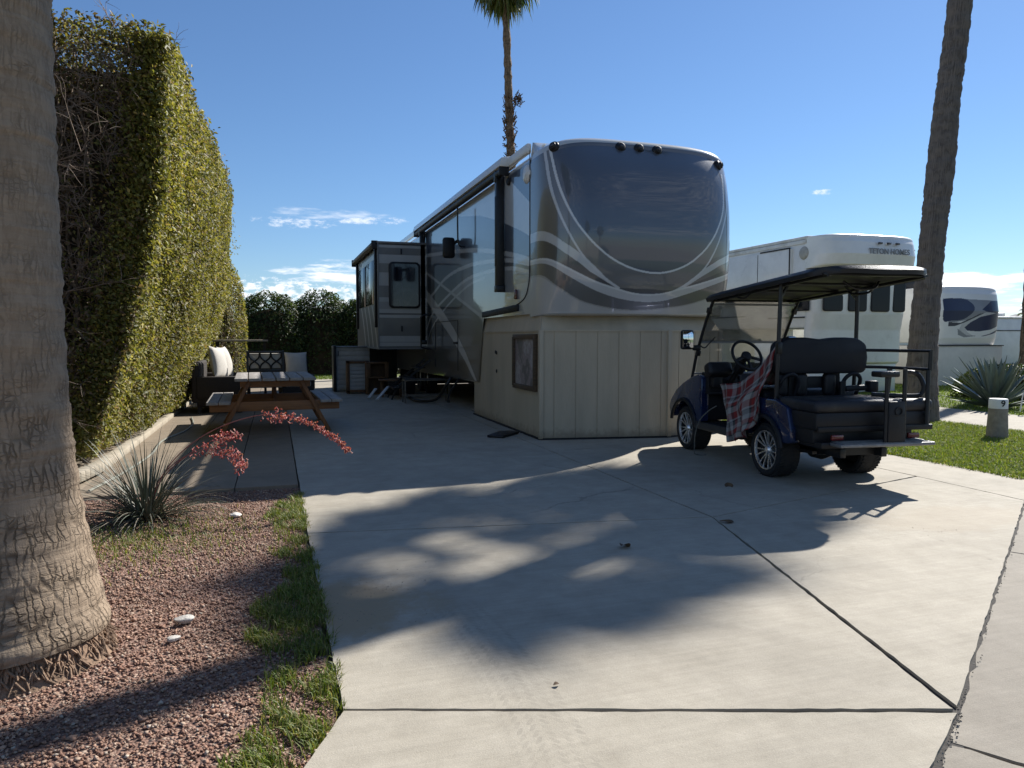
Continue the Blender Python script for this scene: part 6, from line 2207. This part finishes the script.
# ---------------------------------------------------------------- plaid blanket thrown over the driver's seat
bl = thing('blanket', 'red and white plaid blanket draped over the side of the golf cart seat', 'blanket', (4.8, 6.3, 0.35), -CA)
A, B_, C_, D_ = map(np.array, ((-0.44, -0.06, 1.37), (-0.62, 0.84, 0.88), (-0.68, 0.45, 0.30), (-0.66, 0.05, 0.56)))
nu, nw = 130, 130
P = np.zeros((nu, nw, 3)); cc = np.zeros((nu, nw, 3))
U, V = np.meshgrid(np.linspace(0, 1, nu), np.linspace(0, 1, nw), indexing='ij')
P[:] = (A[None, None] * ((1 - U) * (1 - V))[..., None] + B_ * (U * (1 - V))[..., None] + C_ * (U * V)[..., None] + D_ * ((1 - U) * V)[..., None])
fold = 0.032 * np.sin(U * 17 + 3 * V) * (0.3 + V) + 0.014 * np.sin(U * 31 - 5 * V + 1) * V + 0.010 * np.sin(V * 13 + U * 4)
P[..., 0] += -0.03 - fold - 0.07 * np.sin(PI * U) * np.sin(PI * V)
P[..., 2] -= 0.15 * np.sin(PI * U) ** 1.2 * (1 - V) ** 1.5 + 0.07 * np.sin(PI * U) * V
P[..., 2] += 0.012 * np.sin(U * 23 + 1) * V + 0.008 * np.sin(V * 19)
P[..., 1] += 0.015 * np.sin(V * 12 + 2 * U)
def sett(t):
    t = (t * 2.1) % 1.0
    return np.select([t < 0.26, t < 0.34, t < 0.40, t < 0.52, t < 0.64, t < 0.76, t < 0.82], [0, 1, 2, 3, 1, 0, 2], 1)
pal = np.array([(0.20, 0.028, 0.026), (0.29, 0.28, 0.26), (0.028, 0.035, 0.035), (0.10, 0.09, 0.085)])
ca_, cb_ = pal[sett(U * 1.15 + 0.1)], pal[sett(V * 1.1 + 0.35)]
tw = ((np.arange(nu)[:, None] + np.arange(nw)[None]) % 2 == 0)[..., None]
cc = 0.5 * ca_ + 0.5 * cb_
cc = np.where(tw, 0.75 * ca_ + 0.25 * cb_, 0.25 * ca_ + 0.75 * cb_)
inv = world_mat(bl).inverted() @ world_mat(cart)
me = grid_mesh('cloth', P, cc)
me.transform(inv)
o = link(me, 'cloth', attr_mat('plaid_wool', 0.9, var=0.15, vs=14, spec=0.2), bl, smooth=180)
md = o.modifiers.new('thickness', 'SOLIDIFY'); md.thickness = 0.008
# the upper part folded over the seat back
P2 = np.zeros((60, 60, 3)); U, V = np.meshgrid(np.linspace(0, 1, 60), np.linspace(0, 1, 60), indexing='ij')
P2[..., 0] = -0.50 + 0.30 * V + 0.01 * np.sin(U * 9)
P2[..., 1] = -0.06 + 0.52 * U + 0.01 * np.sin(V * 11)
P2[..., 2] = 1.375 - 0.46 * np.clip(U * 1.5, 0, 1) ** 0.8 + 0.012 * np.sin(V * 14 + U * 6) - 0.0 * V
ca_, cb_ = pal[sett(U * 0.6 + 0.1)], pal[sett(V * 0.4 + 0.15)]
me = grid_mesh('folded_end', P2, 0.5 * ca_ + 0.5 * cb_)
me.transform(inv)
o = link(me, 'folded_end', attr_mat('plaid_wool_fold', 0.9, var=0.15, vs=14, spec=0.2), bl, smooth=180)
md = o.modifiers.new('thickness', 'SOLIDIFY'); md.thickness = 0.008
# ---------------------------------------------------------------- patio furniture and small things
m_wood = M('stained_redwood', (0.22, 0.095, 0.036), 0.6, var=0.3, vs=3, bump=0.3, bs=18, stretch=(9, 9, 0.8))
m_woodx = M('stained_redwood_rail', (0.26, 0.115, 0.045), 0.6, var=0.3, vs=3, bump=0.3, bs=18, stretch=(0.8, 9, 9))
m_woodtop = M('weathered_board', (0.30, 0.275, 0.25), 0.75, var=0.25, vs=3, bump=0.3, bs=20, stretch=(9, 0.8, 9))
m_cush = M('pale_cushion', (0.52, 0.49, 0.44), 0.9, var=0.1, vs=8, bump=0.3, bs=150)
m_wicker = M('dark_wicker', (0.035, 0.028, 0.024), 0.7, var=0.4, vs=40, bump=0.7, bs=90, stretch=(1, 1, 3))

# picnic table, seen end-on
t = thing('picnic_table', 'brown stained wooden picnic table with attached benches on the shaded patio', 'picnic table', (-0.02, 11.9, 0), 0.03)
k = MB()
for i in range(6): k.box((-0.475 + i * 0.19, 0.05, 0.80), (0.175, 2.0, 0.042), bev=0.006)
k.build('tabletop', m_woodtop, t)
for s_ in (-1, 1):
    k = MB()
    for i in range(2): k.box((s_ * (0.70 + i * 0.165), 0.05, 0.47), (0.155, 2.0, 0.042), bev=0.006)
    k.build('bench', m_woodtop, t)
for y in (-0.72, 0.82):
    for s_ in (-1, 1):
        k = MB(); k.bar((s_ * 0.36, y, 0.775), (s_ * 0.76, y, 0.0), 0.055, 0.21, bev=0.006, up=(0, 1, 0))
        k.build('leg', m_wood, t)
    k = MB(); k.box((0, y - 0.05, 0.405), (1.82, 0.045, 0.14), bev=0.008); k.box((0, y - 0.05, 0.735), (0.98, 0.045, 0.10), bev=0.008)
    k.build('cross_rail', m_woodx, t)
k = MB(); k.bar((0, -0.7, 0.42), (0, 0.1, 0.76), 0.09, 0.045, up=(1, 0, 0)); k.bar((0, 0.8, 0.42), (0, 0.1, 0.76), 0.09, 0.045, up=(1, 0, 0))
k.build('brace', m_wood, t)

# wicker sofa by the hedge with two pale cushions
t = thing('wicker_sofa', 'dark wicker sofa against the clipped hedge behind the picnic table', 'sofa', (-1.2, 15.2, 0))
k = MB(); k.box((0.22, 0, 0.30), (0.80, 1.7, 0.34), bev=0.03); k.box((-0.20, 0, 0.58), (0.14, 1.7, 0.75), bev=0.04)
for y in (-0.82, 0.82): k.box((0.2, y, 0.48), (0.78, 0.12, 0.42), bev=0.04)
k.build('frame', m_wicker, t)
k = MB(); k.box((0.25, 0, 0.54), (0.70, 1.48, 0.13), bev=0.05, seg=3)
k.build('seat_cushion', m_cush, t)
for x in (-0.14, 0.56):
    for y in (-0.8, 0.8):
        k = MB(); k.box((x, y, 0.07), (0.07, 0.07, 0.14)); k.build('leg', m_wicker, t)


def pillow(label, loc, rot, s, mat=m_cush):
    n = 26
    P = np.zeros((2 * n, n, 3))
    for side in (0, 1):
        for i in range(n):
            for j in range(n):
                u, v = i / (n - 1) * 2 - 1, j / (n - 1) * 2 - 1
                w_ = (max(0, 1 - u * u) * max(0, 1 - v * v)) ** 0.42
                pin = 1 - 0.10 * (1 - u * u) * 0 - 0.07 * (u * u * (1 - v * v) + v * v * (1 - u * u))
                P[side * n + (i if side == 0 else n - 1 - i), j] = (u * s[0] / 2 * pin, v * s[1] / 2 * pin, (1 if side == 0 else -1) * w_ * s[2] / 2)
    o = link(grid_mesh('pillow', P), 'cushion', mat, None, smooth=60)
    o.location = loc; o.rotation_euler = rot
    return tag(o, label, 'cushion')


pillow('pale plump cushion leaning on the wicker sofa, the one nearer the camera', (-1.02, 14.72, 0.93), (R(78), 0.1, R(70)), (0.55, 0.62, 0.22))
pillow('pale cushion propped on the wicker sofa behind the nearer cushion', (-0.94, 15.25, 0.93), (R(76), 0.0, R(78)), (0.55, 0.62, 0.22))

# chair with a lattice back
t = thing('lattice_back_chair', 'pale chair with dark crossed lattice back, behind the picnic table', 'chair', (-0.18, 15.0, 0))
k = MB()
for x in (-0.33, 0.33): k.box((x, 0, 0.62), (0.045, 0.05, 1.06), bev=0.008)
for z in (1.12, 0.76): k.box((0, 0, z), (0.70, 0.045, 0.04), bev=0.006)
n = 3
for i in range(n):
    a = -0.31 + i * 0.62 / n; b_ = a + 0.62 / n
    k.tube(smooth_line([(a, 0, 1.11), (a + .03, 0, 1.0), (b_ - .03, 0, .88), (b_, 0, 0.77)], 4), 0.016, 8)
    k.tube(smooth_line([(b_, 0, 1.11), (b_ - .03, 0, 1.0), (a + .03, 0, .88), (a, 0, 0.77)], 4), 0.016, 8)
k.build('backrest', m_blackmetal, t)
k = MB(); k.box((0, 0.05, 0.95), (0.62, 0.06, 0.30), bev=0.025); k.box((0, 0.36, 0.47), (0.66, 0.62, 0.12), bev=0.04, seg=3)
k.build('cushion', m_cush, t)
for x in (-0.33, 0.33):
    k = MB(); k.box((x, 0.66, 0.22), (0.045, 0.045, 0.44)); k.build('leg', m_blackmetal, t)
    k = MB(); k.box((x, 0.33, 0.66), (0.05, 0.7, 0.04), bev=0.01); k.build('armrest', m_blackmetal, t)

t = thing('patio_armchair', 'dark armchair facing the patio to the right of the lattice back chair', 'chair', (0.42, 15.6, 0), 0.15)
k = MB(); k.box((0, 0.1, 0.34), (0.62, 0.66, 0.12), bev=0.02); k.box((0.30, 0.1, 0.50), (0.06, 0.66, 0.30), bev=0.02); k.box((-0.30, 0.1, 0.50), (0.06, 0.66, 0.30), bev=0.02); k.box((0, 0.42, 0.66), (0.62, 0.07, 0.62), bev=0.03)
k.build('frame', m_wicker, t)
for x in (-0.27, 0.27):
    for y in (-0.18, 0.4):
        k = MB(); k.box((x, y, 0.15), (0.05, 0.05, 0.3)); k.build('leg', m_wicker, t)
k = MB(); k.box((0, 0.05, 0.45), (0.52, 0.54, 0.11), bev=0.04, seg=3)
k.build('seat_cushion', m_cush, t)
pillow('rounded pale cushion sitting upright on the dark armchair', (0.42, 15.72, 0.86), (R(78), 0, 0.2), (0.46, 0.5, 0.24))

# bar-height side table behind the sofa
t = thing('bar_table', 'narrow pale topped high table standing behind the wicker sofa', 'table', (-0.72, 17.4, 0))
k = MB(); k.box((0, 0, 1.34), (1.15, 0.5, 0.04), bev=0.008); k.build('tabletop', M('pale_plank', (0.36, 0.31, 0.24), 0.7, var=0.2, vs=4, stretch=(1, 9, 9)), t)
for x in (-0.5, 0.5):
    for y in (-0.2, 0.2):
        k = MB(); k.box((x, y, 0.66), (0.05, 0.05, 1.32)); k.build('leg', m_wicker, t)

# white cabinet by the slide-out, wooden crate and low open shelf beside it
t = thing('storage_cabinet', 'tall white slatted cabinet with dark side panel beside the slide-out', 'cabinet', (1.93, 19.3, 0))
m_wcab = M('white_slats', (0.46, 0.46, 0.45), 0.6, var=0.08, vs=6, dirt=(0.36, 0.35, 0.32), ds=2)
k = MB(); k.box((0.02, 0.25, 0.58), (0.86, 0.5, 1.12), bev=0.012)
for i in range(9): k.box((0.03, -0.008, 0.12 + i * 0.125), (0.84, 0.02, 0.112), bev=0.004)
k.build('body', m_wcab, t)
k = MB(); k.box((-0.45, 0.22, 0.60), (0.07, 0.62, 1.20), bev=0.01)
k.build('side_panel', m_black, t)
k = MB(); k.box((0.0, 0.24, 1.165), (0.98, 0.58, 0.035), bev=0.008)
k.build('top', m_grey, t)
k = MB(); k.box((-0.36, -0.03, 1.0), (0.02, 0.03, 0.12)); k.build('handle', m_black, t)

m_crate = M('brown_crate_wood', (0.15, 0.082, 0.042), 0.7, var=0.3, vs=4, bump=0.3, bs=25, stretch=(3, 3, 1))
t = thing('wooden_cabinet', 'brown wooden frame cabinet with white slatted door in front of the white cabinet', 'cabinet', (1.98, 18.55, 0))
k = MB()
for x in (-0.24, 0.24): k.box((x, 0, 0.41), (0.07, 0.32, 0.82), bev=0.006)
for z in (0.06, 0.79): k.box((0, 0, z), (0.55, 0.32, 0.06), bev=0.006)
k.build('frame', m_crate, t)
k = MB()
for i in range(7): k.box((0, -0.10, 0.14 + i * 0.098), (0.41, 0.025, 0.088), bev=0.004)
k.build('door', m_wcab, t)
t = thing('open_crate', 'open fronted brown wooden crate standing beside the entry steps', 'crate', (2.42, 18.2, 0))
k = MB()
for x in (-0.25, 0.25): k.box((x, 0, 0.40), (0.045, 0.36, 0.80), bev=0.006)
for z in (0.02, 0.42, 0.78): k.box((0, 0, z), (0.55, 0.36, 0.04), bev=0.006)
k.box((0, 0.17, 0.40), (0.5, 0.02, 0.78))
for x in (-0.21, 0.21): k.box((x, -0.17, 0.60), (0.07, 0.03, 0.34), bev=0.005)
k.build('body', m_crate, t)

# low metal bench, its loose boards
t = thing('metal_bench', 'low bench with thin metal frame standing under the trailer wall', 'bench', (3.12, 15.5, 0))
k = MB()
for x in (-0.48, 0.48):
    for y in (-0.16, 0.16): k.box((x, y, 0.25), (0.028, 0.028, 0.50))
for z in (0.16, 0.49):
    for y in (-0.16, 0.16): k.bar((-0.48, y, z), (0.48, y, z), 0.022, 0.022)
    for x in (-0.48, 0.48): k.bar((x, -0.16, z), (x, 0.16, z), 0.022, 0.022)
k.build('frame', M('tan_metal', (0.16, 0.14, 0.115), 0.5, metal=0.4, var=0.2, vs=15), t)
k = MB()
for i in range(3): k.box((0, -0.11 + i * 0.11, 0.508), (0.98, 0.10, 0.02), bev=0.004)
k.build('seat', M('dark_slat', (0.06, 0.05, 0.04), 0.7, var=0.3, vs=8), t)
t = thing('wooden_step', 'small brown wooden step stool at the foot of the entry steps', 'step stool', (2.62, 17.2, 0))
k = MB(); k.box((0, 0, 0.40), (0.56, 0.34, 0.035), bev=0.006); k.build('top', m_crate, t)
for x in (-0.22, 0.22):
    k = MB(); k.bar((x, -0.12, 0.0), (x, 0.1, 0.39), 0.05, 0.06); k.build('leg', m_crate, t)
m_wstick = M('white_painted_lath', (0.55, 0.55, 0.53), 0.6, var=0.1, vs=10)
for i, (p0, p1, lb) in enumerate((((2.12, 16.0, 0.035), (2.45, 16.5, 0.29), 'white board leaning on the entry steps, the longer one nearer the camera'), ((2.02, 16.6, 0.03), (2.22, 16.9, 0.22), 'short white board leaning on the entry steps behind the longer board'))):
    k = MB(); k.bar(p0, p1, 0.07, 0.025, bev=0.004)
    tag(k.build('white_board', m_wstick), lb, 'board')
# covered things stored under the slide-out
t = thing('storage_bin', 'dark plastic bin pushed under the slide-out', 'storage bin', (2.95, 18.0, 0))
k = MB(); k.prism([(-0.3, 0), (0.3, 0), (0.34, 0.34), (-0.34, 0.34)], 0.9, Matrix(((1, 0, 0, 0), (0, 0, -1, 0.45), (0, 1, 0, 0), (0, 0, 0, 1))), bev=0.02); k.build('body', m_black, t)
k = MB(); k.box((0, 0, 0.365), (0.72, 0.94, 0.05), bev=0.015); k.build('lid', m_grey, t)

# garden hose along the hedge foot, edging kerb
o = MB()
pts = smooth_line([(-1.62, 7.3, 0.02), (-1.5, 8.2, 0.02), (-1.42, 9.4, 0.02), (-1.46, 10.6, 0.02), (-1.3, 11.6, 0.02), (-1.28, 12.6, 0.02), (-1.4, 13.6, 0.02)], 8)
o.tube(pts, 0.013, 8)
tag(o.build('garden_hose', M('pale_hose', (0.24, 0.24, 0.20), 0.5, var=0.2, vs=12)), 'pale garden hose lying on the patio along the hedge kerb', 'hose')
kb = MB()
path = smooth_line([(-2.35, 7.25), (-2.0, 7.75), (-1.86, 8.4), (-1.80, 9.2), (-1.79, 12), (-1.79, 16), (-1.79, 21)], 6)
for (x0, y0), (x1, y1) in zip(path, path[1:]):
    kb.bar((x0, y0, 0.02), (x1, y1, 0.02), 0.13, 0.10, bev=0.012)
tag(kb.build('hedge_kerb', concrete('kerb_concrete', (0.42, 0.37, 0.29))), kind='structure')
# strip of soil and litter between the kerb and the hedge
sheet('hedge_soil', [(-6, 7.08), (-2.3, 7.08), (-1.8, 8.4), (-1.78, 21.5), (-6, 21.5)], -0.016, m_dirt)

# black block lying against the skirting
bk = MB(); bk.prism([(-0.30, -0.11), (0.26, -0.15), (0.32, 0.02), (0.2, 0.15), (-0.28, 0.14)], 0.035, T(0, 0, 0), bev=0.012)
o = bk.build('rubber_mat', m_black); o.location = (3.10, 9.82, 0.002); o.rotation_euler = (0, 0, 0.9)
tag(o, 'black rubber pad lying on the concrete at the beige skirting corner', 'mat')

# site marker post with painted number
t = thing('marker_post', 'short round concrete marker post with white painted number 9 on the lawn', 'marker post', (9.62, 7.42, -0.02))
k = MB(); k.lathe([(0.0, 0), (0.135, 0), (0.132, 0.1), (0.122, 0.3), (0.116, 0.44), (0.0, 0.44)], 36)
k.build('post', M('rough_concrete', (0.27, 0.235, 0.19), 0.9, var=0.25, vs=9, bump=0.7, bs=40, dirt=(0.2, 0.16, 0.12), ds=4), t)
k = MB(); k.lathe([(0.0, 0.437), (0.118, 0.437), (0.118, 0.44), (0.116, 0.56), (0.11, 0.572), (0, 0.574)], 36)
k.build('painted_band', M('white_paint', (0.72, 0.71, 0.67), 0.6, var=0.08, vs=9, bump=0.3, bs=40), t)
aa = math.atan2(9.62, 7.42) + 0.0
d_ = Vector((-math.sin(aa), -math.cos(aa), 0)); sid = Vector((math.cos(aa), -math.sin(aa), 0))
nd = (d_ + sid * 0.55).normalized()
p = Vector((9.62, 7.42, 0.488)) + nd * 0.121
text_part('number', '9', p, 0.12, m_black, t, rot=(PI / 2, 0, math.atan2(nd.x, -nd.y)), extrude=0.002, bold=0.002)

# lawn sprinkler-size bits: white tag stuck in the agave
k = MB(); k.tube(smooth_line([(13.0, 9.6, 0.05), (13.05, 9.6, 0.35), (13.1, 9.6, 0.42)], 4), 0.012, 6); k.box((13.13, 9.59, 0.42), (0.10, 0.02, 0.10), (0, 0.5, 0), bev=0.004)
tag(k.build('plant_tag', m_whitep), 'white plastic tag on a stake among the agave leaves', 'plant tag')

# across the street, behind the viewer: seen only as reflections in the trailer's nose
for k, (x, y, rx, h, lb) in enumerate(((-3.0, -17.0, 2.6, 2.4, 'dark bush across the street, mirrored at the left of the trailer nose'),
                                       (3.5, -18.0, 2.8, 2.0, 'low dark bush across the street, mirrored in the middle of the trailer nose'),
                                       (10.5, -17.5, 2.6, 2.6, 'taller dark bush across the street, mirrored at the right of the trailer nose'))):
    bush(lb, 'bush', 'bush', (x, y), (rx, 1.5, h), 5000, 80 + k, 0.2, DK, 'bushes across the street')
for k, (x, y, hh) in enumerate(((1.2, -20.0, 8.5), (9.0, -21.0, 7.2))):
    palm(('short palm across the street, mirrored in the left half of the trailer nose', 'shorter palm across the street, mirrored near the right edge of the trailer nose')[k], (x, y, -0.02),
         [(0, 0, 0, 0.3), (0, 0, 2, 0.24), (0.1, 0, hh, 0.2)], m_bark_far, crown_mesh(40, 1.2, 1.2, 90 + k), 60, 20, 0.02, 5, 0.0, 9.0)
